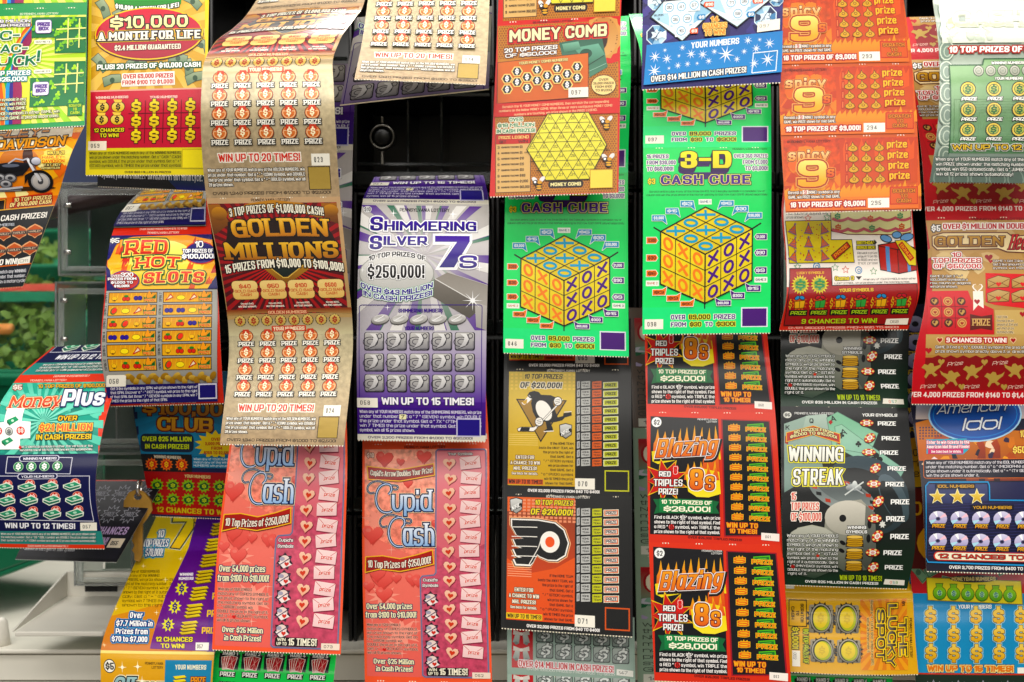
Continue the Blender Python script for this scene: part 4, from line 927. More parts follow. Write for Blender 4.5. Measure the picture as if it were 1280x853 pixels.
def lucky(num):
    a = Art(85, 0, 1130, 780)
    a.R(85, 0, 1130, 780, 'e0b440', 'dcac38'); a.R(85, 128, 1130, 136, 'f4dc90')
    a.R(665, 180, 1050, 740, 'e08c30', 'dc8a2c'); a.rays(870, 450, 665, 180, 1050, 740, 26, 'e8a844', fade='e49c3c')
    b = Art(0, 0, 1, 1)     # written on its side: u runs down the ticket, v runs right to left
    q = lambda p: (1000-p[1], 180+p[0])
    b.T(140, -46, 435, 22, 'THE', '2c2418', '8a8070', o='f4d458', ow=8, o2='181208', ow2=13, wt=.3, sh=0)
    b.T(40, 46, 520, 118, 'LUCKY', '2c2418', '8a8070', o='f4d458', ow=8, o2='181208', ow2=13, wt=.3, sh=0, slope=20)
    b.T(76, 138, 470, 206, 'SPOT', '2c2418', '8a8070', o='f4d458', ow=8, o2='181208', ow2=13, wt=.3)
    b.T(20, -34, 52, -8, '$1', '181208', wt=.22); b.T(140, -92, 450, -70, 'PENNSYLVANIA LOTTERY', '181208', wt=.17, it=1)
    b.T(10, 232, 515, 252, 'Reveal a " o " LUCKY SPOT symbol in any SPOT,', '3a2a14', o='f0d090', ow=3, wt=.17); b.T(130, 262, 400, 282, 'win prize shown under it.', '3a2a14', o='f0d090', ow=3, wt=.17)
    for t, u, v in (('SPOT #1', 85, 336), ('SPOT #2', 340, 322), ('SPOT #3', 85, 545), ('SPOT #4', 335, 545)): b.T(u, v, u+105, v+16, t, '2a2010', wt=.18, it=1)
    for i, (t, w) in enumerate((('SCRATCH', 66), ('TO', 18), ('CASH', 46))): b.T(102-w, 788+i*36-6, 102+w, 812+i*36-6, t, '181208', wt=.2)
    b.T(215, 744, 515, 784, '80 TOP PRIZES OF', 'c8d040', o='181208', ow=5, wt=.24); b.T(205, 822, 385, 870, '$1,000!', 'dccc40', o='181208', ow=6, wt=.26)
    a.sub(b, q); a.box_(105, 190, 240, 378, '2a2010', 6)
    for x, y in ((560, 318), (352, 318), (570, 570), (362, 570)):
        a.star(x, y, 122, 92, 17, '2a2414', rot=.2); a.RR(x-92, y-96, x+92, y+104, 14, 'a8a08c', '7c7868'); a.E(x, y, 88, 108, '2a2414', n=26); a.E(x, y, 82, 102, 'b4b0a0', '8c8878', n=26); a.E(x, y, 72, 92, '2e2a18', n=26); a.E(x+4, y+2, 66, 84, 'b0b838', n=26); a.E(x-4, y-4, 56, 72, 'e8d040', 'd8c030', n=24); a.T(x-26, y-34, x+20, y+30, '$', 'd0b42c', wt=.2)
    a.R(130, 578, 190, 726, 'f0ece0'); c = Art(0, 0, 1, 1); c.T(20, 860-6, 82, 876, num, '666', wt=.14, it=1); a.sub(c, lambda p: (1000-p[1]+15, 578+p[0]))
    a.R(90, 60, 152, 108, 'f0ece0')
    return a
def hearts(num):
    a = Art(75, 148, 515, 815)
    a.R(75, 148, 515, 815, 'c8202c'); a.R(88, 160, 515, 660, 'c8a470', 'b48e54'); a.blobs(90, 165, 500, 450, 26, 36, ['d4b888', 'bc9860', 'dcc494'], 3)
    top_line(a, 254, 152, 452, 161, '6a1418'); a.T(112, 178, 144, 202, '$5', 'f8f4f0', o='1c1010', ow=3, wt=.24, slab=True)
    a.T(152, 173, 505, 194, 'OVER $1 MILLION IN DOUBLERS!', 'c8202c', o='fbf4ee', ow=3.4, wt=.24)
    a.P([(112, 220), (150, 206), (380, 206), (400, 222), (500, 210), (510, 290), (380, 284), (350, 272), (130, 276), (112, 258)], '6a1a14'); a.P([(115, 223), (152, 210), (378, 210), (398, 226), (500, 214), (505, 286), (382, 280), (350, 268), (132, 272), (116, 256)], 'f0dcb0')
    a.T(122, 222, 366, 262, 'GOLDEN', 'd0a038', '9a6c18', o='5a1410', ow=3, wt=.26, slab=True, gap=4); a.T(384, 216, 500, 274, 'Hearts', 'e02c30', 'a81420', o='5a1410', ow=2, wt=.16, sh=.25, slab=True)
    for i, (t, x0, x1) in enumerate((('10', 184, 218), ('TOP PRIZES', 114, 288), ('OF $50,000', 116, 288))): a.T(x0, 284+i*22, x1, 302+i*22, t, 'c8202c', o='fbf4ee', ow=3, o2='6a1414', ow2=4.5, wt=.26)
    a.heart(316, 303, 15, 'a01420'); a.heart(322, 318, 8, 'b82030')
    a.para(330, 310, 500, 350, ['GAME 1: Get 3 like amounts,', 'Get 2 like amounts and a heart', 'symbol, win that amount.'], 'f4ece0', o='5a3020', ow=1.6)
    a.para(104, 368, 250, 420, ['GAME 2: Get 3 " = "', '(GOLDBAR) symbols in a', 'row, column or diagonal,', 'win prize shown.'], 'f4ece0', o='4a3020', ow=1.6, just=False)
    a.P([(302, 362), (515, 368), (515, 500), (336, 480), (302, 470)], 'd82830'); a.P([(90, 430), (240, 428), (252, 460), (330, 495), (330, 582), (90, 582)], 'd42632', 'cc1e2a')
    for x, y in ((350, 396), (438, 396), (350, 448), (438, 448)):
        a.P([(x-42, y-10), (x-2, y-26), (x+42, y-16), (x+38, y+20), (x-40, y+24)], '7a3a1c'); a.P([(x-40, y-8), (x-2, y-23), (x+40, y-14), (x+36, y+18), (x-38, y+21)], 'c8ac7c', 'b8965c'); a.seg([[(x-38, y-6), (x, y+10), (x+38, y-12)], [(x-38, y+20), (x-10, y+4)], [(x+36, y+17), (x+10, y+4)]], '7a4a20', 2.2); a.heart(x, y+8, 10, 'd8282c')
    for r in range(3):
        for c in range(3):
            x, y = 119+c*48, 467+r*38
            k = (r+c) % 3
            if k == 1 or (r == 1 and c == 1): a.E(x, y, 17, 16, 'd8a870'); a.ring(a.ell(x, y, 12, 11, 12), '9a3a20', 2); a.heart(x, y+1, 6, 'a82820')
            else: a.E(x, y, 16, 15, '5c1c14'); a.heart(x, y, 11, 'c8a468'); a.E(x-3, y-2, 4, 4, '5c1c14')
    a.seg([[(143, 450), (143, 560)], [(191, 450), (191, 560)], [(100, 486), (236, 486)], [(100, 526), (236, 526)]], '8a1820', 2.2)
    a.P([(258, 430), (294, 430), (294, 492), (275, 480), (256, 500)], 'f4ece0'); a.heart(274, 418, 20, 'f4ece0'); a.heart(274, 416, 15, 'c8a878'); a.heart(272, 468, 11, 'b01c28')
    a.P([(244, 512), (284, 520), (324, 514), (324, 568), (284, 562), (244, 568)], '6a2418'); a.T(252, 528, 316, 552, 'PRIZE', 'd8b47c', wt=.24, slab=True)
    a.R(334, 498, 515, 582, 'ccb078'); a.para(340, 516, 414, 580, ['FAST $14:', 'Reveal a prize', 'amount of $14 and', 'win that prize', 'automatically.'], '4a2818', o='f0dcb4', ow=1, just=False); a.heart(434, 512, 11, 'b01c28')
    a.R(88, 582, 515, 652, 'c8a872', 'b89460'); a.T(160, 593, 374, 609, '9 CHANCES TO WIN!', 'fbf0e8', o='c01c28', ow=4, wt=.24); a.heart(137, 601, 13, 'e8c8a0'); a.heart(137, 601, 9, 'b01c28'); a.heart(398, 601, 13, 'e8c8a0'); a.heart(398, 601, 9, 'b01c28')
    a.para(122, 618, 500, 646, ['GAME 3: Find a " $2 " (DOUBLE) symbol in the area of any game', 'prize shown symbol directly above it or directly below it.'], 'f4ece0', o='4a3020', ow=1.4); a.heart(98, 636, 12, 'b82030')
    V = [(88, 662)]+[(88+k*22, 654+(7 if k % 2 else -2)) for k in range(1, 19)]+[(515, 660), (515, 768), (88, 768)]
    a.P(V, '8c1c1e', 'a01c20')
    def cherub(x, y, s=1, f=1):
        P_ = [(-34, -6), (-24, -18), (-12, -14), (-4, -22), (6, -20), (10, -10), (26, -14), (38, -22), (32, -8), (18, 2), (10, 10), (22, 18), (12, 24), (2, 14), (-8, 16), (-18, 30), (-24, 24), (-16, 8), (-22, 0)]
        a.P([(x+f*u*s, y+v*s) for u, v in P_], 'b89c5c')
    for x, y, f in ((110, 700, 1), (255, 705, 1), (402, 700, -1), (178, 725, -1), (330, 728, 1), (470, 730, 1)): cherub(x, y, 1, f)
    for x, y in ((144, 674), (296, 674), (216, 756), (145, 756), (365, 756)): a.heart(x, y, 12, 'b89c5c')
    for x, y in ((192, 680), (350, 676), (98, 756), (250, 756), (404, 756)): a.T(x-27, y-7, x+27, y+6, 'Prize', 'e8c8b8', wt=.14, sh=.3, slope=-6)
    a.T(52, 775, 500, 792, 'OVER 4,000 PRIZES FROM $140 TO $1,400!', 'f8e8e0', wt=.22)
    return a
def greenbill(num):
    a = Art(165, -300, 740, 815)
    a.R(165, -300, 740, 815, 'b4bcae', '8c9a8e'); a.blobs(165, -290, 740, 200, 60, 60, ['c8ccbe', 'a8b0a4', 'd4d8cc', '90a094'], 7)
    for y in range(-230, 700, 92):
        a.E(220, y, 36, 50, '7c8c80', n=18); a.ring(a.ell(222, y, 30, 42, 16), 'c8d0c0', 5); a.ring(a.ell(224, y+4, 15, 24, 12), 'b0bcac', 5)
    a.R(200, -300, 740, 195, 'e6e6de', 'd6dacc'); a.blobs(215, 80, 330, 150, 10, 26, ['8c988c', 'aab2a4', 'c4b890'], 3); a.blobs(205, 110, 420, 195, 22, 22, ['c4cabc', 'ccd0c2', 'bcc4b4'], 6); a.T(250, 60, 560, 120, 'CASH', 'f4ecd0', 'e0d4a8', o='c8ccb8', ow=6, wt=.26, slab=True)  # blown-out lamp glare painted into the upper part as a pale ground
    a.T(232, 212, 720, 240, '10 TOP PRIZES OF $20,000!', 'fbf6f0', o='a82c20', ow=6, wt=.26)
    a.P([(235, 298), (380, 298), (384, 272), (740, 272), (740, 682), (235, 682)], '8cac80', '5c8460'); a.ring([(235, 298), (380, 298), (384, 272), (740, 272), (740, 682), (235, 682)], '2c5c38', 6)
    for k in range(9): a.ring([(480+(60+k*26)*math.cos(PI/2*j+PI/4)*1.2, 560+(40+k*16)*math.sin(PI/2*j+PI/4)) for j in range(4)], '789c70', 2)
    a.R(235, 680, 740, 740, '8c9a8e')
    a.T(418, 284, 568, 296, 'WINNING NUMBERS', 'f4f4ec', o='2c4430', ow=2, wt=.22, it=1); a.T(430, 350, 554, 362, 'YOUR NUMBERS', 'f4f4ec', o='2c4430', ow=2, wt=.22, it=1)
    for k in range(7): x = 361+k*53; a.E(x, 323, 24, 24, '4a5248'); a.E(x, 323, 21, 21, 'c4c4b8', '9ca090'); a.ring(a.ell(x, 323, 13, 13, 12), '6c7468', 2.4); a.R(x-7, 318, x+7, 327, 'a0a498')
    for r in range(3):
        for c in range(4):
            x, y = 312+c*113, 400+r*87
            a.E(x, y, 35, 33, '1c2818', n=18); a.E(x, y, 31, 29, 'dcc468', n=18); a.E(x, y, 24, 22, '20301c', n=16); a.E(x, y, 21, 19, 'd0c068', '90a850', n=16); a.T(x-13, y-15, x+13, y+15, '$', '2c6c3c', wt=.26)
            a.T(x-30, y+34, x+36, y+48, 'PRIZE', 'f8f8f0', o='1c2818', ow=2.6, wt=.24, sh=.2)
    a.T(250, 640, 720, 664, 'WIN UP TO 12 TIMES!', 'e0c060', o='1c2818', ow=4, o2='e8e8dc', ow2=6.5, wt=.26)
    a.R(165, 694, 740, 815, '74847a', '68786e')
    for k in range(7): a.ring(a.ell(200+k*80, 800, 34, 50, 14), '8c9c90', 6)
    a.para(176, 696, 720, 788, ['When any of YOUR NUMBERS match any of the WINNING NUMBERS,', 'win PRIZE shown under the matching number. Get a " $ " (COIN)', 'symbol, win $50 automatically. Get a " JUMBO " (JUMBO) symbol,', 'win all 12 prizes shown automatically!'], 'f0f0e8', o='28342c', ow=3, wt=.18)
    return a
def idol(num):
    a = Art(40, 0, 440, 520)
    a.R(40, 0, 440, 520, '1c1a38', '15142c'); a.R(46, 4, 440, 60, '8090b0', 'c8b8b0')
    a.P([(46, 70), (130, 50), (160, 180), (46, 180)], 'd8882c', 'c86a24'); a.P([(140, 100), (280, 90), (440, 100), (440, 240), (200, 240)], 'd88c50', '8c4a3c'); a.blobs(60, 60, 430, 235, 46, 22, ['e8a850', 'b85a2c', 'f4dcc0', '3c2c4a', 'd88438', '241c34', 'f0e8e8'], 9)
    for k in range(34): a.E(60+(k % 8)*9, 84+(k//8)*8, 2.8, 2.8, '3c2c50', n=6)
    for x in (245, 290): a.P([(x-8, 240), (x-14, 180), (x-4, 150), (x-16, 130), (x+2, 118), (x+12, 140), (x+14, 190), (x+10, 240)], 'b8502c', '301c28')
    a.E(226, 48, 143, 78, 'b8dcf0', n=34); a.E(226, 48, 138, 74, '1450a0', '1c64b8', n=34); a.ring(a.ell(226, 48, 128, 65, 30), '3c8cd4', 3)
    a.T(108, 14, 318, 42, 'American', 'f4f8fc', o='0c3880', ow=2, wt=.13, sh=.3, slope=-10); a.T(186, 56, 300, 92, 'Idol', 'f4f8fc', o='0c3880', ow=2, wt=.15, sh=.25, slope=-4)
    a.P([(78, 118), (200, 116), (206, 148), (190, 162), (80, 160)], '3cb0c8'); a.R(84, 146, 190, 160, 'd83878')
    for i, t in enumerate(('Enter to win tickets to the', 'American Idol Grand Finale!')): a.T(80, 122+i*13, 208, 131+i*13, t, 'fbfbf8', o='d83878', ow=1.4, wt=.2, it=1)
    a.T(94, 150, 184, 157, 'See ticket back for details.', 'fbfbf8', wt=.18, it=1)
    a.T(362, 94, 420, 114, '10 TOP', 'f4e080', o='a8301c', ow=2); a.T(340, 140, 430, 160, '$50,000!', 'f4e080', o='a8301c', ow=2, wt=.24)
    a.RR(72, 176, 440, 232, 8, '15142c'); a.RB(72, 176, 450, 232, 8, 'e07a2c', 1.6)
    a.para(80, 180, 432, 230, ['When any of YOUR NUMBERS match any of the IDOL NUMBERS, win prize', 'under the matching number. Get a " o " (MICROPHN) symbol, win', 'prize shown under it automatically. Get a " = " (TV SET) symbol,', 'win the prize shown under it.'], 'e8e4e8', wt=.17, just=True)
    a.RR(76, 244, 460, 492, 10, '2c2e58', '1a1a3c'); a.P([(80, 250), (262, 250), (262, 300), (200, 308), (80, 308)], '4a5480', '343a68')
    for y in range(318, 480, 9): a.L([(84, y), (440, y-20)], '4a4c80', 1)
    V = [(76, 256), (86, 244), (262, 244), (266, 254), (266, 300), (440, 302)]; a.L([(76, 480), (76, 256), (86, 244), (262, 244), (266, 254), (266, 298), (440, 300)], '3c9cd0', 4); a.L([(76, 480), (84, 492), (440, 496)], '3c9cd0', 4)
    a.R(106, 249, 224, 264, '10142c'); a.T(112, 252, 220, 261, 'IDOL NUMBERS', 'd8a83c', wt=.22, it=1); a.R(210, 312, 338, 328, '10142c'); a.T(216, 316, 332, 325, 'YOUR NUMBERS', 'd8a83c', wt=.22, it=1)
    for x in (110, 170, 228): a.star(x, 288, 26, 11, 5, 'fff8c8'); a.star(x, 288, 22, 9, 5, 'f0dc80', c2='d0a840')
    for r in range(2):
        for c in range(6):
            x, y = 112+c*64, 356+r*69; a.E(x, y, 27, 24, 'dcd8ec', 'a49cc4', n=18); a.P([(x, y), (x+26, y-8), (x+20, y-18)], 'f4ccd8'); a.P([(x, y), (x-26, y+6), (x-20, y+17)], 'b8e0ec'); a.P([(x, y), (x-14, y-21), (x-4, y-23)], 'fff'); a.E(x, y, 7, 6, '5c5880'); a.E(x, y, 3.5, 3, '1a1a30')
            a.T(x-18, y+16, x+20, y+28, 'PRIZE', 'f0c83c', 'd88c28', o='20142c', ow=2, wt=.26, sh=.15)
    a.RR(100, 458, 450, 486, 13, 'c83a24'); a.RR(104, 461, 450, 483, 11, 'f0e8d0'); a.T(114, 465, 446, 479, '12 CHANCES TO WIN!', 'c83a24', o='1c1420', ow=1.2, wt=.26)
    a.T(148, 501, 420, 511, 'OVER 3,700 PRIZES FROM $400 TO $5,000!', 'f0ece8', wt=.22, it=1)
    return a
def moneybag(num):
    a = Art(35, 500, 445, 824)
    a.R(35, 500, 445, 824, '1c88b8', '2a98c4'); a.P([(35, 500), (445, 500), (445, 560), (380, 590), (35, 590)], 'b8242c')
    for x, y, ro in ((60, 530, .8), (110, 520, -.5), (240, 510, .3), (330, 515, -.4), (410, 530, .6), (160, 560, .2)):
        q = lambda u, v: (x+u*math.cos(ro)-v*math.sin(ro), y+u*math.sin(ro)+v*math.cos(ro))
        a.P([q(-32, -15), q(32, -15), q(32, 15), q(-32, 15)], '8cac8c', '6c9474'); a.ring([q(-28, -12), q(28, -12), q(28, 12), q(-28, 12)], '3c6448', 2); a.E(x, y, 8, 9, '4a7058')
    a.E(222, 549, 74, 11, '2c2a28'); a.T(156, 544, 288, 555, 'MONEYBAG NUMBERS', 'ecd890', wt=.2, it=1)
    a.P([(84, 546), (372, 556), (376, 622), (86, 610)], 'e8d848', 'd8c838'); a.ring([(84, 546), (372, 556), (376, 622), (86, 610)], '8a7a20', 2)
    for k in range(6): x, y = 122+k*43, 586+k*1.4; a.E(x, y+4, 21, 20, '2c5420'); a.P([(x-10, y-14), (x-12, y-24), (x+12, y-24), (x+10, y-14)], '2c5420'); a.E(x, y+4, 19, 18, '9ccc50', '5c9c34'); a.P([(x-8, y-12), (x-10, y-22), (x+10, y-22), (x+8, y-12)], '8cc048'); a.E(x, y+4, 8, 8, 'b8e0a0'); a.T(x-5, y-3, x+5, y+11, '$', '2a6c8c', it=1)
    a.E(228, 549, 74, 11, '2c2a28'); a.T(160, 544, 294, 555, 'MONEYBAG NUMBERS', 'ecd890', wt=.2, it=1)
    a.T(178, 623, 280, 634, 'YOUR NUMBERS', 'f0f0e8', wt=.2, it=1)
    for r in range(3):
        for c in range(5): x, y = 94+c*69, 655+r*54; a.T(x-17, y-23, x+17, y+23, '$', 'ecd078', 'd8a848', o='7a5a20', ow=2, o2='a8d4e0', ow2=4, wt=.3)
    a.T(84, 800, 345, 820, 'WIN UP TO 15 TIMES!', 'e89828', 'd88420', o='f0e4a0', ow=2, o2='5c3010', ow2=3.4, wt=.26); a.T(84, 800, 345, 816, 'WIN UP TO 15 TIMES!', 'e07c20', wt=.24)
    a.R(358, 806, 445, 824, 'f0ece0')
    a.sub(a, lambda p: p) if 0 else None
    return a
def tictac(num):
    a = Art(-230, 55, 550, 820)
    a.R(-230, 55, 550, 820, '1c9c58'); a.R(-230, 105, 545, 790, 'c8e050', 'a8d840'); a.rays(120, 380, -230, 105, 545, 790, 40, 'f0f088', fade='e8ee90')
    a.P([(-230, 440), (80, 430), (200, 540), (210, 790), (-230, 790)], 'e8e468', 'd8dc60')
    for i, c in enumerate(('e06a28', 'f0b430', '3cb050', '2c9cd0', '4a3c90', 'a04068')):
        o = i*24
        V = [(200-i*2, 150+o*1.1), (150, 200+o*1.1), (80, 320+o*.9), (40+o*.4-40, 470), (10+o, 620), (20+o*1.05, 790), (46+o*1.05, 790), (34+o, 620), (30+o*.4-10, 480), (95, 345+o), (160, 230+o*1.1), (215, 175+o*1.1)]
        if i > 2: V = [(210, 130+o*.5), (150, 200+o*.6), (90, 330+o*.6), (40+o-66, 560), (44+o-66, 790), (44+o-10, 790), (60+o-30, 560), (120, 360+o*.6), (205, 200+o*.6)]
        a.P(V, c)
    for x0, y0, x1, y1 in ((206, 118, 545, 350), (200, 404, 545, 690)):
        V = [(x0, y0), (x1, y0), (x1, y1), (x0+145 if y0 < 200 else x0, y1), (x0+145, y0+130), (x0, y0+130)] if y0 < 200 else [(x0+150, y0), (x1, y0), (x1, y1), (x0, y1), (x0, y0+100), (x0+150, y0+100)]
        a.P(V, '158048'); rg = random.Random(int(y0))
        for _ in range(26):
            x, y = rg.uniform(x0+20, x1-20), rg.uniform(y0+15, y1-15)
            if (y0 < 200 and x < x0+150 and y > y0+120) or (y0 > 200 and x < x0+165 and y < y0+110): continue
            r = rg.uniform(10, 17); c = rg.choice(['a4dc40', '88cc38', 'b8e458'])
            for k in range(3): t = rg.random()+k*2.1; a.E(x+r*.7*math.cos(t), y+r*.7*math.sin(t), r*.7, r*.6, c, n=9, rot=t)
            if rg.random() < .3: a.ring(a.ell(x, y+20, 14, 12, 9), c, 3)
        X0, Y0 = (362, 130) if y0 < 200 else (352, 420)
        a.seg([[(X0+75, Y0), (X0+72, Y0+190)], [(X0+145, Y0), (X0+142, Y0+190)], [(X0, Y0+68), (X0+185, Y0+62)], [(X0, Y0+134), (X0+185, Y0+128)]], 'f0f0a0', 8)
        bx, by = (230, 135) if y0 < 200 else (218, 532)
        a.RR(bx, by, bx+104, by+88, 16, '6a4a9a'); a.RR(bx+3, by+3, bx+101, by+85, 14, 'f0ecf4'); a.T(bx+14, by+18, bx+92, by+40, 'PRIZE', '5a3a90', o='b8a4d0', ow=2, wt=.24); a.T(bx+22, by+46, bx+84, by+68, 'BOX', '5a3a90', o='b8a4d0', ow=2, wt=.24)
    for y, t in ((276, 'GAME 1'), (466, 'GAME 2')): a.RR(222, y-14, 334, y+12, 8, 'f4f4e0'); a.T(232, y-6, 310, y+4, t, '222', wt=.2, it=1); a.P([(314, y-5), (324, y-5), (319, y+5)] if y > 300 else [(314, y+4), (324, y+4), (319, y-6)], '222')
    a.T(-70, 128, 198, 148, '$2.18 MILLION', 'fbfbf4', o='4a3470', ow=4, wt=.26); a.T(-36, 156, 196, 174, 'CASH PRIZES!', 'fbfbf4', o='4a3470', ow=4, wt=.26)
    for x0, y0, x1, y1, t in ((-100, 200, 130, 258, 'TIC-'), (-60, 286, 180, 340, 'TAC-'), (-90, 364, 70, 420, 'LU'), (90, 360, 232, 425, 'CK'), (238, 330, 272, 400, '!')): a.T(x0, y0, x1, y1, t, '148a5a', '0f7450', o='fbfbf0', ow=5, o2='c8dc78', ow2=7, wt=.28, sh=.1)
    a.T(-100, 455, 202, 485, '10 TOP PRIZES', 'fbfbf8', o='2c8c90', ow=5, wt=.26); a.T(-80, 494, 178, 522, 'OF $25,000!', 'fbfbf8', o='2c8c90', ow=5, wt=.26)
    a.para(-200, 622, 180, 706, ['the same " o " (SHOE) symbols in any', 'row, column or diagonal, win PRIZE', 'shown in PRIZE BOX for that GAME.'], 'f4f4d8', o='5a6420', ow=3); a.para(-200, 708, 390, 766, ['Reveal two " o " (SHOE) symbols in either GAME, win', '$50 automatically. Each GAME is played separately.'], 'f4f4d8', o='5a6420', ow=3)
    a.R(442, 676, 532, 756, '2c9048'); a.box_(442, 676, 532, 756, '1c5c30', 2.5)
    for i, (t, w) in enumerate((('SCRATCH', 38), ('TO', 12), ('CASH', 28))): a.T(488-w, 684+i*23, 488+w, 702+i*23, t, 'c8e050', o='1c5c30', ow=1.5, wt=.2)
    top_line(a, 130, 87, 372, 100, 'e8f0d0', '$2 PENNSYLVANIA LOTTERY')
    return a
def life(num):
    a = Art(355, -150, 855, 722)
    a.R(355, -150, 855, 722, 'e8d03c'); a.R(372, -150, 840, 370, 'd8b868', 'd0a44c'); a.rays(600, 130, 372, -150, 840, 370, 22, 'e8c878', fade='e0a040')
    rg = random.Random(2)
    for x, y, ro in ((420, 40, 1.1), (500, 60, -.4), (410, 260, .9), (460, 330, -.2), (790, 20, .7), (770, 290, 1.4), (800, 330, -.3), (840, 200, .5), (730, 250, .2), (560, 260, -.4)):
        q = lambda u, v: (x+u*math.cos(ro)-v*math.sin(ro), y+u*math.sin(ro)+v*math.cos(ro)); pts = [q(-38, -19), q(0, -24), q(38, -17), q(38, 17), q(0, 12), q(-38, 19)]
        pts = [(min(max(p[0], 372), 840), p[1]) for p in pts]
        a.P(pts, 'a8b498', '6c8468'); a.ring(pts, '3c5444', 2); a.E(min(max(x, 385), 825), y, 10, 11, '4c6450')
    a.P([(455, -60), (750, -60), (742, 30), (600, 56), (470, 38)], '4ca04c', '3c8c44')
    a.T(470, -30, 735, -4, 'OVER $14 MILLION', 'f8f8f0', o='1c4424', ow=4, arc=16, wt=.24); a.T(472, 22, 734, 40, '$10,000 A MONTH FOR LIFE!', 'f8f8f0', o='1c4424', ow=3, arc=-14, wt=.24)
    a.E(610, 150, 226, 108, '5a0c24', n=40); a.E(610, 147, 224, 106, 'e8c850', n=40); a.E(610, 147, 218, 101, 'd01c40', 'a81438', n=40)
    a.T(452, 76, 770, 124, '$10,000', 'faf2c0', 'f0e0a0', o='2c0c14', ow=5, wt=.24, slab=True, gap=9); a.T(402, 138, 822, 172, 'A MONTH FOR LIFE', 'faf6ea', 'f0e8d0', o='2c0c14', ow=5, o2='e8c850', ow2=7, wt=.26, slab=True, gap=5)
    a.T(470, 192, 742, 212, '$2.4 MILLION GUARANTEED', 'f8ecd8', o='6a0c20', ow=2.5, wt=.24, slab=True)
    a.T(398, 266, 822, 286, 'PLUS! 20 PRIZES OF $10,000 CASH', 'fafaf4', o='1c5c30', ow=4.5, wt=.24)
    a.P([(500, 305), (716, 300), (718, 356), (500, 358)], 'f4ece0'); a.T(506, 308, 710, 326, 'OVER 69,000 PRIZES', 'c83428', o='fbf4ec', ow=4, wt=.22); a.T(502, 333, 712, 350, 'FROM $100 TO $1,000!', 'c83428', o='fbf4ec', ow=4, wt=.22)
    a.R(370, 372, 836, 618, 'd01c40', 'c01838'); a.R(370, 369, 836, 375, 'f0b0a0'); a.R(355, 610, 855, 722, 'dccc40')
    a.T(392, 394, 526, 404, 'WINNING NUMBERS', 'f4dcd0', wt=.22, slab=True, it=1); a.T(616, 398, 728, 408, 'YOUR NUMBERS', 'f4dcd0', wt=.22, slab=True, it=1)
    for x, y in ((420, 438), (485, 438), (417, 490), (481, 490)): a.E(x, y, 29, 24, '4a1418'); a.P([(x-12, y-16), (x-20, y-30), (x+16, y-28), (x+12, y-14)], 'f0d070'); a.E(x, y+1, 26, 21, 'f0dc88', 'dcb850'); a.L([(x-12, y-16), (x+12, y-16)], 'b88830', 3); a.T(x-9, y-12, x+9, y+14, '$', '1c1410', wt=.26)
    a.T(386, 526, 510, 542, '12 CHANCES', 'e8dc40', o='2c1410', ow=3, wt=.22); a.T(410, 548, 488, 564, 'TO WIN!', 'e8dc40', o='2c1410', ow=3, wt=.22)
    for r in range(3):
        for c in range(4): x, y = 560+c*74, 440+r*60; a.T(x-20, y-25, x+20, y+25, '$', 'f0dc50', 'd8b838', o='4a1014', ow=3, wt=.3)
    a.seg([[(598, 415), (594, 590)], [(672, 415), (668, 590)], [(745, 415), (742, 590)], [(528, 468), (815, 468)], [(528, 530), (820, 530)]], '6a1024', 2.5)
    sticker(a, 362, 580, 438, 618, num, 'efe6d2')
    a.P([(366, 624), (838, 624), (836, 698), (368, 698)], 'b8b044', 'b0a840'); a.para(368, 622, 745, 692, ['When any of YOUR NUMBERS match any of the WINNING NUMBERS,', 'win prize shown under the matching number. Get a " CASH " (CASH)', 'symbol, win DOUBLE the prize under that symbol. Get a " * "', '(STAR) symbol, win 5 TIMES the prize under that symbol.'], '26220c', wt=.14)
    a.R(748, 616, 838, 695, 'c8b430'); a.R(752, 620, 836, 692, 'e8d848')
    a.T(514, 706, 704, 715, 'OVER $69 MILLION IN PRIZES!', '4a3c10', wt=.22, it=1)
    return a
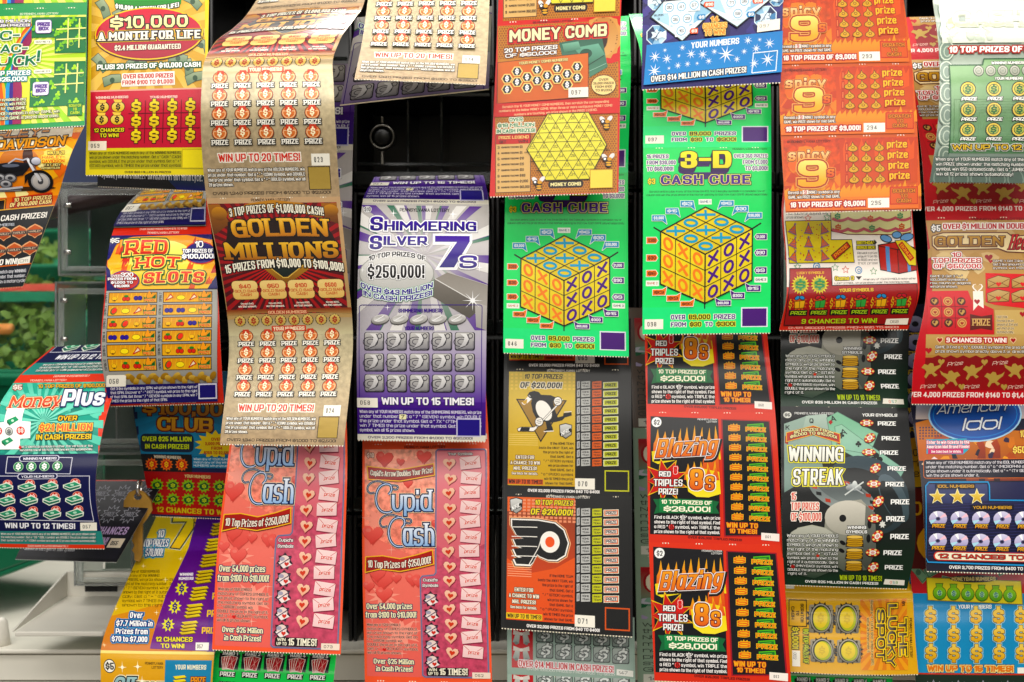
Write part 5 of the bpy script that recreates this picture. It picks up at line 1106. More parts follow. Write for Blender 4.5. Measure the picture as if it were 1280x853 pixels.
def moto(num):
    a = Art(-150, 40, 390, 775)
    X = lambda p: (p[0]+(p[1]-40)*.385, p[1])       # the photographed skew taken out
    b = Art(-400, 40, 390, 775)
    b.P([(-400, 40), (390, 40), (390, 420), (-400, 420)], 'fcc050', 'f07c28'); b.blobs(-300, 60, 380, 400, 60, 55, ['fce080', 'f47a20', 'fcf0b0', 'f8a838', 'fcc050'], 3)
    b.E(110, 175, 90, 60, 'd8882c', 'a85a20'); b.E(150, 160, 24, 50, '4a2414')
    b.P([(-180, 44), (345, 44), (345, 78), (320, 80), (318, 122), (-180, 140)], 'f4ecd8')
    b.T(-120, 40, 232, 76, 'HARLEY-', 'f4b040', 'd88820', o='141414', ow=3.6, wt=.22, slab=True, sh=.2, slope=-8); b.T(4, 80, 314, 122, 'DAVIDSON', 'f4b840', 'd88c28', o='141414', ow=4, wt=.24, slab=True, sh=.15, slope=-12)
    b.T(240, 138, 318, 152, 'WIN 1 OF 20', 'f8e070', o='3a1c10', ow=2); b.T(216, 158, 318, 172, 'HARLEY-', 'e04c20', o='f8e070', ow=3); b.T(214, 176, 316, 192, 'DAVIDSON', 'e04c20', o='f8e070', ow=3); b.T(224, 196, 298, 208, 'FAT BOY', 'f8e8a0', o='3a1c10', ow=3); b.T(208, 212, 292, 222, 'MOTORCYCLES!', 'f8e8a0', o='3a1c10', ow=2)
    # motorcycle
    b.E(60, 325, 200, 12, '4a3018'); wheel = lambda x, y, rx, ry: (b.E(x, y, rx, ry, '17171a', n=26, rot=.25), b.E(x, y, rx*.74, ry*.76, 'c4c4c6', '8c8c90', n=22, rot=.25), b.E(x, y, rx*.62, ry*.64, 'e0dcd8', 'b0aca8', n=20, rot=.25), b.E(x, y, rx*.22, ry*.24, '55555a', rot=.25))
    wheel(194, 288, 58, 62); wheel(-170, 290, 58, 62)
    b.P([(-220, 290), (-200, 230), (-80, 225), (40, 200), (150, 190), (165, 200), (120, 250), (60, 262), (-60, 262), (-150, 320)], '15151a', '2a2a34'); b.P([(-80, 196), (0, 190), (90, 182), (148, 190), (120, 228), (40, 240), (-60, 236)], '20222e', '0e0e14'); b.E(70, 200, 40, 8, '6a7080')
    for x, y, r in ((10, 262, 34), (60, 262, 30), (35, 292, 30)): b.E(x, y, r, r*.8, '5a5a60'); b.E(x, y, r*.8, r*.6, 'd0d0d2', '84848a'); b.E(x, y, r*.4, r*.3, '4a4a50')
    b.L([(-150, 312), (40, 318), (110, 312)], 'c8c8cc', 11); b.L([(-150, 328), (100, 330)], '88888e', 8)
    b.L([(150, 170), (196, 285)], 'e0e0e4', 12); b.L([(160, 168), (208, 280)], '6c6c74', 4); b.L([(60, 190), (96, 168), (128, 176), (152, 168)], 'b8b8be', 6); b.E(184, 182, 26, 20, '3a3a40'); b.E(188, 182, 21, 17, 'dcdce4', '9c9ca8')
    b.P([(120, 300), (128, 250), (176, 226), (226, 232), (214, 240), (170, 240), (140, 270)], '14141a')
    b.R(-400, 366, 390, 420, 'e07428'); b.P([(54, 366), (240, 348), (240, 395), (44, 420)], 'c83818'); b.T(60, 366, 232, 386, '10 TOP PRIZES', 'f4e0a0', o='8a1c10', ow=3, sh=.2, slope=-8); b.T(40, 390, 232, 410, 'OF $100,000 CASH', 'f4e0a0', o='8a1c10', ow=3, sh=.2, slope=-10)
    b.P([(-100, 380), (26, 372), (20, 425), (-100, 430)], '1c1210'); b.ring([(-100, 384), (20, 376), (14, 425), (-100, 430)], 'e8a040', 4)
    b.P([(-400, 440), (250, 415), (230, 680), (-400, 680)], '17181c', '1f2024'); b.L([(-300, 440), (245, 415)], 'e8b860', 4); b.R(-400, 676, 300, 775, '1c2634', '16181e')
    b.T(-260, 452, 210, 478, '$10.7 MILLION IN CASH PRIZES!', 'f0ece4', sh=.2, wt=.2, slope=-16); b.T(-90, 488, 62, 500, 'YOUR NUMBERS', 'c8ccd4', wt=.16)
    for r in range(2):
        for c in range(6):
            x, y = 158-c*72-r*22, 530+r*76-c*-3
            b.P([(x-36, y-14), (x-22, y-24), (x, y-34), (x+22, y-24), (x+36, y-14), (x+32, y+14), (x+12, y+22), (x, y+32), (x-12, y+22), (x-32, y+14)], 'e0b088'); b.P([(x-31, y-12), (x, y-29), (x+31, y-12), (x+27, y+11), (x, y+27), (x-27, y+11)], 'c8642c', 'a84c20'); b.R(x-34, y-8, x+34, y+8, '8a7468'); b.R(x-32, y-6, x+32, y+6, '2c2420'); b.T(x-28, y-4, x+28, y+4, 'HARLEY', 'e0c8b0', wt=.2, it=1)
    b.T(-200, 650, 78, 676, '15 CHANCES TO WIN!', 'f4f0e8', wt=.26, sh=.2, slope=-6); b.P([(84, 652), (142, 640), (138, 672), (80, 680)], 'e8e4d8'); b.T(92, 655, 130, 667, num, '666', wt=.14, it=1)
    b.L([(-300, 690), (150, 675)], 'd8742c', 5)
    b.para(-200, 694, 120, 760, ['When any of YOUR NUMBERS match any WINNING', 'NUMBERS, win prize shown under that number.', 'Get a " = " (BIKE) symbol, win a motorcycle.'], 'd8d8dc', wt=.14)
    a.sub(b, lambda p: (min(max(X(p)[0], -150), 390), min(max(p[1], 40), 775)))
    return a
def moneyplus(num):
    a = Art(-45, 150, 388, 752)
    a.R(-45, 150, 388, 752, 'dc4a34'); a.R(-40, 164, 376, 404, '4cb49c', '2c8c80'); a.blobs(-35, 170, 370, 395, 34, 30, ['3ca08c', '64c8ac', '2c8878', '78d0b8'], 3); a.rays(170, 290, -40, 166, 376, 402, 24, '6cc8b0', fade='94dcc8')
    a.R(-40, 402, 376, 690, '1c2050'); a.R(-40, 690, 376, 738, '3c8c84')
    a.T(140, 172, 380, 184, '10 TOP PRIZES OF $100,000!', 'e8b840', o='1c4c48', ow=1.5, wt=.24); a.T(50, 172, 82, 188, '$5', 'f0ece0', o='a8301c', ow=2, wt=.24); top_line(a, 110, 153, 240, 160, 'f4d0c0')
    a.T(40, 205, 225, 246, 'Money', 'ec6c3c', 'c83c20', o='f4dcb8', ow=2.4, o2='3a1c14', ow2=4, wt=.2, sh=.22, slope=-6, slab=True); a.T(226, 190, 372, 244, 'Plus', 'f8faf8', 'dce4ec', o='2c3468', ow=4, wt=.28, sh=.18)
    a.T(218, 274, 284, 290, 'OVER', 'f0c040', o='141a20', ow=3, wt=.26, sh=.15); a.T(152, 300, 336, 324, '$21 MILLION', 'ec7a30', 'e0582c', o='f8e070', ow=2, o2='141a20', ow2=4, wt=.26, sh=.12); a.T(140, 334, 332, 352, 'IN CASH PRIZES!', 'e8c848', o='141a20', ow=3, wt=.25, sh=.12)
    V = [(30, 250), (102, 250), (102, 290), (142, 292), (136, 350), (92, 350), (90, 384), (10, 384), (14, 350), (-30, 350), (-26, 290), (30, 288)]
    V = [(38, 248), (100, 248), (96, 264), (92, 290), (124, 292), (120, 346), (84, 348), (80, 384), (0, 384), (2, 348), (-40, 346), (-36, 296), (30, 292)]
    a.P(V, 'f4f4f0'); 
    for x, y in ((60, 290), (38, 358)): a.P([(x-20, y-4), (x+10, y-16), (x+22, y-4), (x-8, y+12)], '3c9c70'); a.P([(x-20, y-4), (x-8, y+8), (x-8, y+16), (x-20, y+5)], '2c7454'); a.E(x, y-2, 5, 4, 'c8e8d0')
    for x in (8, 88): a.E(x, 321, 15, 14, 'd84030'); a.T(x-10, 313, x+10, 328, '$$', 'f8e8e0', wt=.22)
    a.E(47, 323, 13, 13, 'e8e4dc', '8c9890'); a.ring(a.ell(47, 323, 13, 13, 12), '3a4a50', 2); a.T(41, 316, 53, 330, '$', '2c3a4c')
    a.para(80, 370, 336, 394, ['Get 2 identical symbols in either the vertical or the', 'horizontal row of the PLUS SIGN and win $20 automatically.'], 'f0f4ec', o='1c4c48', ow=1); a.P([(76, 378), (82, 370), (88, 378), (82, 386)], 'c83020')
    a.ring([(32, 410), (262, 416), (256, 478), (28, 470)], 'd8d8e4', 2.4); a.RR(74, 406, 216, 428, 9, 'd8d8e8'); a.RR(77, 408, 213, 426, 8, '1c2050'); a.T(88, 413, 206, 422, 'WINNING NUMBERS', 'f0f0f8', wt=.2, it=1)
    for k in range(4): x = 73+k*46; a.E(x, 447, 18, 18, 'b8dcb8'); a.E(x, 447, 16, 16, '1c8c58'); a.T(x-9, 436, x+9, 458, '$', 'f8f8f4', wt=.26)
    a.ring([(-38, 480), (324, 488), (336, 655), (-38, 645)], 'd8d8e4', 2.4); a.RR(70, 474, 212, 496, 9, 'd8d8e8'); a.RR(73, 476, 209, 494, 8, '1c2050'); a.T(84, 481, 200, 490, 'YOUR NUMBERS', 'f0f0f8', wt=.2, it=1)
    for r in range(3):
        for c in range(4):
            x, y = 22+c*80+r*4, 522+r*51; a.E(x+12, y-12, 17, 14, 'e8b0a0'); a.E(x+12, y-12, 15, 12, 'd03c34'); a.T(x+2, y-19, x+22, y-5, '$$', 'f4dcd0', it=1, wt=.2)
            a.P([(x-32, y-2), (x+10, y-16), (x+32, y-2), (x+30, y+12), (x-8, y+24), (x-32, y+10)], 'e8ece0'); a.P([(x-29, y-1), (x+10, y-12), (x+28, y-1), (x-8, y+9)], '4ca880', '3c9070'); a.P([(x-29, y+3), (x-8, y+12), (x+28, y+3), (x+27, y+10), (x-8, y+20), (x-29, y+9)], '2c7860'); a.E(x, y-1, 7, 4, 'b8e0c8')
    a.T(20, 660, 270, 680, 'WIN UP TO 12 TIMES!', 'f0f0f4', wt=.26, slope=4); sticker(a, 288, 660, 346, 688, num)
    a.para(5, 694, 342, 730, ['When any of YOUR NUMBERS match any of the WINNING NUMBERS, win prize shown under', 'the matching number. Get a " $$ " (DBL) symbol, win DOUBLE the prize shown under', 'that symbol. Get a " o " (COIN) symbol and win all 12 prizes shown automatically.'], 'e8f0e8', o='1c3c3c', ow=1, wt=.15)
    a.T(100, 741, 244, 748, 'EACH GAME PLAYED SEPARATELY', 'f4d0c0', wt=.2, it=1)
    return a
def club(num):
    a = Art(105, -60, 420, 372)
    a.R(105, -60, 420, 372, '1c2c58'); a.R(115, -60, 412, 190, '1c6c94', '2484a8'); a.rays(250, 60, 115, -60, 412, 190, 20, '2c80a8', fade='2c90b8')
    a.T(138, 30, 412, 70, '$100,000', 'd8a83c', 'b87824', o='5a1c14', ow=3, wt=.26, slab=True, slope=8, gap=3); a.T(182, 76, 345, 116, 'CLUB', 'e0b040', 'b87824', o='5a1c14', ow=4, wt=.28, slab=True, slope=4)
    a.RR(132, 124, 290, 178, 14, '1a3048'); a.T(138, 132, 284, 146, 'OVER $25 MILLION', 'c8d848', o='0c1c2c', ow=2, wt=.24); a.T(146, 154, 276, 168, 'IN CASH PRIZES!', 'c8d848', o='0c1c2c', ow=2, wt=.24)
    a.star(354, 155, 62, 44, 14, 'e0c850', sy=.7)
    for i, t in enumerate(('OVER', '3,000 PRIZES', 'FROM', '$250 TO $2,500')): w = (16, 34, 16, 38)[i]; a.T(358-w, 134+i*13, 358+w, 143+i*13, t, 'b8301c', wt=.24, it=1)
    a.R(132, 184, 284, 236, '14181e'); a.T(172, 188, 252, 197, 'WINNING NUMBERS', 'd8ccb8', wt=.2, it=1, slope=3)
    for x in (165, 209, 254): a.star(x, 214, 20, 14, 12, 'e87830'); a.E(x, 214, 13, 12, 'c82c1c'); a.T(x-6, 206, x+6, 222, '$', 'f0c840')
    a.R(286, 190, 412, 222, '2888b0'); a.para(290, 192, 410, 220, ['When any of YOUR NUMBERS', 'match any of the WINNING', 'NUMBERS win prize shown'], 'e8f0f0')
    a.R(138, 236, 412, 366, 'a81c20', 'b01818'); a.T(262, 244, 338, 253, 'YOUR NUMBERS', 'd8c890', wt=.2, it=1, slope=2)
    for r in range(2):
        for c in range(5): x, y = 180+c*46, 276+r*42; a.star(x, y, 21, 14, 11, '8cb43c'); a.P([(x-13, y-3), (x+4, y-11), (x+14, y-3), (x+12, y+7), (x-5, y+12), (x-13, y+5)], '1c5c30'); a.T(x-5, y-5, x+7, y+6, '$', 'c8d848', it=1)
    a.T(178, 344, 400, 360, '12 CHANCES TO WIN!', 'c8b840', wt=.26, slope=3)
    return a
def mega7(num):
    a = Art(15, 370, 372, 762)
    q = lambda p: (p[0]-(762-p[1])*.34*(1-.0), p[1]) 
    b = Art(0, 0, 1, 1)
    b.R(15, 370, 560, 762, 'dcc43c', 'd8b030'); b.P([(15, 660), (300, 600), (300, 762), (15, 762)], 'd89c2c', 'cc7c24')
    b.T(215, 372, 285, 470, '7', 'f4e460', 'e0b838', o='3c4430', ow=4, o2='d8dcc0', ow2=6, wt=.26, sh=.1); b.T(282, 366, 322, 410, 's', 'e8b838', o='3c4430', ow=3, wt=.26)
    for i, (t, x0, x1) in enumerate((('10', 182, 200), ('TOP PRIZES', 142, 212), ('OF $70,000!', 130, 198))): b.T(x0, 415+i*28, x1, 437+i*28, t, 'f8f8f4', o='1c4c80', ow=2, o2='5cc0dc', ow2=3.5, wt=.25, sh=.12)
    b.para(88, 530, 235, 636, ['When any of YOUR NUMBERS', 'match any of the WINNING', 'NUMBERS, win prize shown to the', 'right of the matching number. Get', 'a " 7 " (SEVEN) symbol, win prize', 'shown to the right of it automati-', 'cally. Get a " = " (GOLD)', 'symbol, win 7 TIMES the prize', 'shown to the right of it.'], '4c4410', wt=.14)
    for i, (t, x0, x1) in enumerate((('Over', 112, 150), ('$7.7 Million in', 72, 180), ('Prizes from', 70, 166), ('$70 to $7,000', 56, 164))): b.T(x0, 650+i*23, x1, 666+i*23, t, 'f8f8f4', o='1c3c80', ow=3, o2='5cb0dc', ow2=4.5, wt=.24, sh=.1)
    for x, y in ((145, 520), (210, 560), (70, 640), (190, 650), (30, 745), (250, 500)): sparkle(b, x, y, 8, 'fbf4c8')
    b.P([(290, 370), (372, 370), (372, 762), (170, 754), (215, 600), (270, 470)], '5c3490', '7a2c88'); b.P([(345, 372), (420, 372), (420, 762), (345, 762)], '6a3490')
    b.T(250, 542, 288, 550, 'WINNING', 'f0ecf0', wt=.22, it=1); b.T(248, 554, 290, 562, 'NUMBERS', 'f0ecf0', wt=.22, it=1)
    for k in range(3): x, y = 258-k*16, 586+k*49; b.star(x, y, 20, 12, 9, 'e0d850'); b.T(x-7, y-10, x+8, y+10, '$', '3c2c80', wt=.24)
    for k in range(7):
        x, y = 350-k*11, 420+k*46
        for j in range(4): b.P([(x-26+j*2, y+10-j*9), (x+18+j*2, y+6-j*9), (x+26+j*2, y+12-j*9), (x-16+j*2, y+18-j*9)], '6a5010'); b.P([(x-25+j*2, y+8-j*9), (x+18+j*2, y+4-j*9), (x+24+j*2, y+10-j*9), (x-16+j*2, y+15-j*9)], 'e8d850', 'c8a838')
        b.T(x+42, y-6, x+96, y+12, 'PRIZE', 'f0c840', wt=.26)
    b.T(190, 718, 300, 732, '12 CHANCES', 'e8d840', o='3c1c50', ow=1.4, wt=.24); b.T(204, 738, 276, 752, 'TO WIN!', 'e8d840', o='3c1c50', ow=1.4, wt=.24); b.R(310, 734, 350, 758, 'f0ece0'); b.T(314, 740, 332, 752, num, '555', wt=.14, it=1)
    q = lambda p: (min(max(p[0]-(762-p[1])*.36, 15), 372) if 0 else min(max(15+(p[0]-(15+(762-p[1])*.42))*(357/(345-(762-p[1])*.42+8)) , 15), 372), min(max(p[1], 370), 762))
    a.R(15, 370, 372, 762, 'dcc43c'); a.sub(b, q)
    return a
def mega7b(num):
    a = Art(15, 762, 350, 1000)
    a.R(15, 762, 350, 1000, 'dcac38', 'd8942c'); a.R(15, 762, 350, 768, 'f0dc90'); a.E(42, 796, 18, 16, '1c1c1c'); a.E(42, 796, 16, 14, 'f0ece0'); a.T(30, 788, 55, 804, '$5', '1c1c1c', wt=.24)
    top_line(a, 148, 785, 202, 791, '3c2c10', 'PENNSYLVANIA'); top_line(a, 168, 794, 202, 800, '3c2c10', 'LOTTERY')
    a.T(48, 820, 205, 880, 'Silver', 'a8c8c8', '3c5c68', o='1c2c38', ow=3, o2='f0e8c8', ow2=5, wt=.2, sh=.2, slab=True)
    for x, y in ((80, 798), (126, 796), (140, 830)): sparkle(a, x, y, 14, 'fbf4c8', 4); a.E(x, y, 4, 4, 'fff8e0')
    a.R(208, 780, 345, 1000, '3c8cb0'); a.T(238, 790, 330, 801, 'YOUR NUMBERS', 'f0ecd0', wt=.2, it=1)
    for k in range(3):
        y = 826+k*46
        for j in range(3): a.P([(232, y-8+j*9), (268, y-12+j*9), (274, y-5+j*9), (240, y-1+j*9)], '5a4410'); a.P([(233, y-9+j*9), (267, y-12+j*9), (272, y-7+j*9), (240, y-3+j*9)], 'ecd850')
        a.T(286, y-8, 330, y+6, 'PRIZE', 'f0a030', o='5a2c10', ow=1.6, wt=.26)
    return a
def hands(num):
    a = Art(38, 740, 450, 960)
    a.R(38, 740, 450, 960, '24d05c'); a.R(38, 740, 450, 746, 'b8e0b0')
    for k in range(5):
        for r in range(2):
            x, y = 90+k*76.5, 792+r*102
            a.P([(x-36, y-38), (x+36, y-34), (x+33, y+18), (x-33, y+14)], '14141a'); a.T(x-25, y-42, x+27, y-30, 'HAND %d' % (k+1+r*5), 'f4f4ec', o='14141a', ow=2.4, wt=.24)
            for j, (dx, ro) in enumerate(((-10, -.2), (-3, -.06), (4, .08), (11, .22))):
                q = lambda u, v: (x+dx+u*math.cos(ro)-v*math.sin(ro), y-4+u*math.sin(ro)+v*math.cos(ro)); a.P([q(-14, -22), q(14, -22), q(14, 22), q(-14, 22)], 'e8dcd0'); a.P([q(-12, -20), q(12, -20), q(12, 20), q(-12, 20)], 'b0242c'); a.seg([[q(-12, -20), q(12, 20)], [q(12, -20), q(-12, 20)], [q(0, -20), q(0, 20)]], 'e0a8a0', 1.4)
            a.P([(x-30, y+24), (x+28, y+26), (x+26, y+44), (x-28, y+44)], '14141a'); a.T(x-26, y+26, x+24, y+41, 'PRIZE', 'f4f4ec', wt=.26)
    return a
def hockey(num, pen=True):
    a = Art(35, 55, 755, 765)
    a.R(35, 55, 755, 765, '1d1d1c', '191918'); a.L([(47, 60), (47, 760)], '3c3c38', 2)
    a.T(278, 58, 522, 71, '$2 PENNSYLVANIA LOTTERY', 'd8d4cc', wt=.2, it=1)
    c1, c2, c3 = ('dcc468', 'd0ac4c', 'a8842c') if pen else ('e47444', 'e05c28', '9a4824')
    a.R(64, 72, 438, 718, c1, c2)
    if not pen: a.P([(64, 150), (438, 150), (438, 380), (330, 440), (200, 470), (64, 400)], c3, 'c85028')
    g = 'ecd070' if pen else 'f0b090'
    V, Fc = [], []
    for i in range(15):
        for j in range(5 if pen else 7):
            x, y = 74+i*25, 82+j*(20 if pen else 18)
            if pen: 
                b = len(V); V += [(x, y), (x+14, y), (x+14, y+12), (x, y+12)]; Fc.append([b, b+1, b+2, b+3])
            else:
                b = len(V); V += [(x, y), (x+17, y), (x+17, y+12), (x, y+12)]; Fc.append([b, b+1, b+2, b+3])
    a.add(V, Fc, g if pen else 'e8a080')
    for y in range(430, 500, 12): a.L([(68, y), (230 if pen else 200, y)], 'e8d080' if pen else 'f0b090', 4)
    tx = 150 if pen else 215; tc = '1a1612' if pen else 'ecd83c'; to = 'f0d878' if pen else '1a1612'
    a.T(tx, 84, 364 if pen else 426, 112, '10 TOP PRIZES', tc, o=to, ow=3, wt=.22, sh=.15); a.T(tx-24, 132, 360 if pen else 424, 164, 'OF $20,000!', tc, o=to if not pen else 'f8f0d8', ow=4, wt=.26, sh=.15)
    if pen:
        a.P([(104, 226), (392, 232), (246, 474)], '1a1612'); a.P([(114, 232), (380, 238), (246, 462)], 'a8884c')
        # skating bird emblem
        a.P([(152, 236), (172, 212), (196, 196), (206, 214), (190, 230), (170, 250), (150, 262), (136, 250)], 'f4f0e8'); a.P([(140, 244), (168, 226), (166, 252), (150, 258)], 'd0a840')
        a.P([(168, 206), (180, 188), (206, 180), (232, 186), (246, 202), (300, 204), (330, 216), (336, 240), (312, 236), (322, 280), (340, 330), (370, 322), (372, 306), (416, 300), (420, 318), (380, 330), (366, 346), (330, 356), (300, 360), (312, 392), (316, 408), (262, 410), (280, 396), (272, 356), (226, 350), (200, 300), (190, 250), (196, 226), (180, 220)], '14141a')
        a.E(262, 292, 40, 62, 'f4f0e8', rot=-.5, n=22); a.L([(176, 204), (186, 214)], 'f4f0e8', 3)
        a.L([(366, 228), (210, 400)], '14141a', 12); a.L([(366, 228), (210, 400)], 'f4f0e8', 7)
        a.P([(114, 398), (136, 388), (206, 388), (222, 378), (226, 392), (206, 412), (120, 412)], 'f4f0e8'); a.ring([(114, 398), (136, 388), (206, 388), (222, 378), (226, 392), (206, 412), (120, 412)], '14141a', 3); a.P([(136, 390), (186, 390), (180, 410), (128, 410)], '14141a')
        for x, y in ((340, 238), (236, 356)): a.E(x, y, 25, 27, '14141a'); a.E(x, y, 21, 23, 'f4f0e8'); a.seg([[(x-14, y-6), (x+12, y-12)], [(x-16, y+4), (x+14, y-2)], [(x-10, y+14), (x+12, y+6)]], '14141a', 2.6)
        a.L([(262, 412), (318, 408)], 'f0ece4', 5); a.L([(376, 300), (418, 296)], 'f0ece4', 4)
        sx, sy = 385, 408
    else:
        k = lambda p: (p[0]*1.28-8, p[1]*1.28-58+75-16)
        H = [(72, 152), (216, 150), (270, 168), (312, 210), (312, 270), (280, 312), (240, 322), (200, 312), (180, 300), (152, 338), (90, 338), (78, 312), (110, 312), (88, 304), (76, 282), (122, 282), (86, 268), (74, 240), (130, 240), (90, 224), (74, 196), (140, 196), (96, 180), (80, 158)]
        H = [(75, 150), (190, 150), (262, 160), (300, 188), (320, 240), (306, 290), (270, 312), (232, 312), (198, 300), (186, 292), (168, 326), (158, 336), (96, 336), (84, 312), (120, 308), (96, 300), (82, 272), (120, 268), (94, 258), (82, 232), (126, 228), (96, 214), (76, 180)]
        G = [k(p) for p in H]; cx, cy = 240, 300
        a.P([(cx+(x-cx)*1.09, cy+(y-cy)*1.12) for x, y in G], 'f0b890'); a.P([(cx+(x-cx)*1.055, cy+(y-cy)*1.07) for x, y in G], '14141a'); a.P([(cx+(x-cx)*1.03, cy+(y-cy)*1.035) for x, y in G], 'f4f0e8'); a.P([(cx+(x-cx)*.985, cy+(y-cy)*.97) for x, y in G], '141416')
        for y in (182, 221, 261, 301): a.L([k((76, y)), k((150, y-2)), k((186, y-2))], 'f4f0e8', 4)
        X, Y_ = k((236, 238)); a.E(X+6, Y_, 54, 56, 'f4f0e8', n=26); a.E(X+6, Y_, 26, 28, 'ec6430', n=20)
        V = [k((186, 292)), k((198, 262)), k((192, 236))]; a.L([k((150, 336)), k((192, 262)), k((200, 236))], 'f4f0e8', 4)
        sx, sy = 112, 120
    a.P([(sx-36, sy-36), (sx, sy-46), (sx+36, sy-36), (sx+34, sy+20), (sx, sy+44), (sx-34, sy+20)], '1a1612'); a.P([(sx-32, sy-32), (sx, sy-41), (sx+32, sy-32), (sx+30, sy+18), (sx, sy+39), (sx-30, sy+18)], 'd8d8d4', '9c9c98'); a.P([(sx-36, sy+16), (sx+28, sy-18), (sx+36, sy+2), (sx-28, sy+32)], '1a1612'); a.T(sx-24, sy-8, sx+24, sy+16, 'NHL', 'f0f0ec', wt=.2, slope=-26)
    L_ = ['If the HOME TEAM', 'beats the AWAY TEAM, win', 'the prize to the right of', 'that GAME. Get a', '" / " (STICK) symbol,', 'win prize shown for', 'that GAME. Get a', '" o " (PUCK) symbol,', 'win 10 TIMES the prize', 'shown for that GAME.']
    X = (300, 236, 260, 300, 262, 288, 300, 250, 266, 272)
    for i, t in enumerate(L_): a.T(X[i], 472+i*24.8, 428, 486+i*24.8, t, '201812', wt=.17, it=1)
    for i, (t, x0, x1) in enumerate((('ENTER FOR', 108, 210), ('A CHANCE TO WIN', 78, 242), ('NHL PRIZES!', 96, 224))): a.T(x0, 550+i*31, x1, 570+i*31, t, 'f4ecd8', o='6a3c14', ow=3, wt=.2)
    a.T(86, 644, 230, 658, 'See back for details.', 'f4ecd8', o='6a3c14', ow=2, wt=.18)
    a.R(64, 682, 260, 712, 'd8642c' if pen else 'ecc838'); a.T(70, 686, 256, 708, 'WIN UP TO 10 TIMES!', '1a1612', wt=.2)
    for k in range(10):
        y = 143+k*48.8
        for (x0, x1, ts, c) in ((448, 464, None, 'b8b8b8'), (472, 522, ('HOME', 'TEAM'), 'c0c0bc'), (534, 586, ('AWAY', 'TEAM'), 'dc7038' if pen else 'c8c838')):
            a.P([(x0, y-18), (x1, y-22), (x1, y+18), (x0, y+22)], c)
            if ts: a.T(x0+6, y-13, x1-6, y-3, ts[0], '1c1c1c', wt=.22, it=1); a.T(x0+6, y+3, x1-6, y+13, ts[1], '1c1c1c', wt=.22, it=1)
            else: a.L([(x0+8, y-12), (x0+8, y+12)], '1c1c1c', 3)
        a.P([(596, y-15), (680, y-19), (680, y+17), (596, y+21)], 'f0ecd8' if not pen else 'f0f0c8'); a.P([(600, y-12), (676, y-16), (676, y+14), (600, y+18)], 'c4c838' if pen else 'e07038'); 
        if not pen: a.P([(606, y-8), (670, y-11), (670, y+9), (606, y+13)], 'f0e8e0')
        a.T(608, y-8, 668, y+9, 'PRIZE', '1c1c14', wt=.24, slope=-3)
    a.box_(606, 628, 736, 736, 'c4c430' if pen else 'd8642c', 7); sticker(a, 438, 672, 548, 732, num, 'f0ece0')
    a.T(176, 736, 574, 752, 'OVER 32,000 PRIZES FROM $40 TO $400!', 'f4f0ec', wt=.22, it=1)
    return a
def bells(num):
    a = Art(50, 560, 608, 822)
    a.R(50, 560, 608, 822, 'a8bcb0', '9cb0a4'); a.R(70, 560, 163, 792, 'c0242c')
    for x in (112,):
        for r in range(3):
            y = 578+r*70
            for d in (-1, 1): a.P([(x, y-8), (x+d*34, y-20), (x+d*36, y), (x, y+2)], 'd8d0c8'); a.P([(x+d*6, y+2), (x+d*26, y-2), (x+d*38, y+34), (x+d*10, y+40)], 'c8ccc4', '8c9490'); a.E(x+d*22, y+38, 8, 7, '7c8480')
            a.E(x, y-3, 8, 7, 'e8e0d8')
    for r in range(3):
        for c in range(5):
            x, y = 213+c*83, 572+r*70+c*3
            a.RR(x-37, y-32, x+39, y+36, 8, '2c3432'); a.RR(x-34, y-30, x+35, y+32, 8, 'b8c0ba', '84908a'); a.T(x-18, y-26, x+22, y+26, '$', 'dce0dc', o='3c4442', ow=3, wt=.2, sh=.25); a.ring(a.ell(x-10, y+8, 20, 14, 12), '4c5452', 3)
    a.T(100, 764, 514, 792, 'OVER $14 MILLION IN CASH PRIZES!', 'c8242c', o='f4ecec', ow=3, wt=.23, slope=12)
    a.P([(528, 782), (600, 788), (600, 814), (526, 808)], 'ecece4'); a.T(536, 791, 576, 804, num, '555', wt=.14, it=1)
    a.T(136, 796, 520, 806, 'OVER 199,000 PRIZES FROM $20 TO $500!', 'dce4dc', wt=.18, it=1, slope=12)
    return a
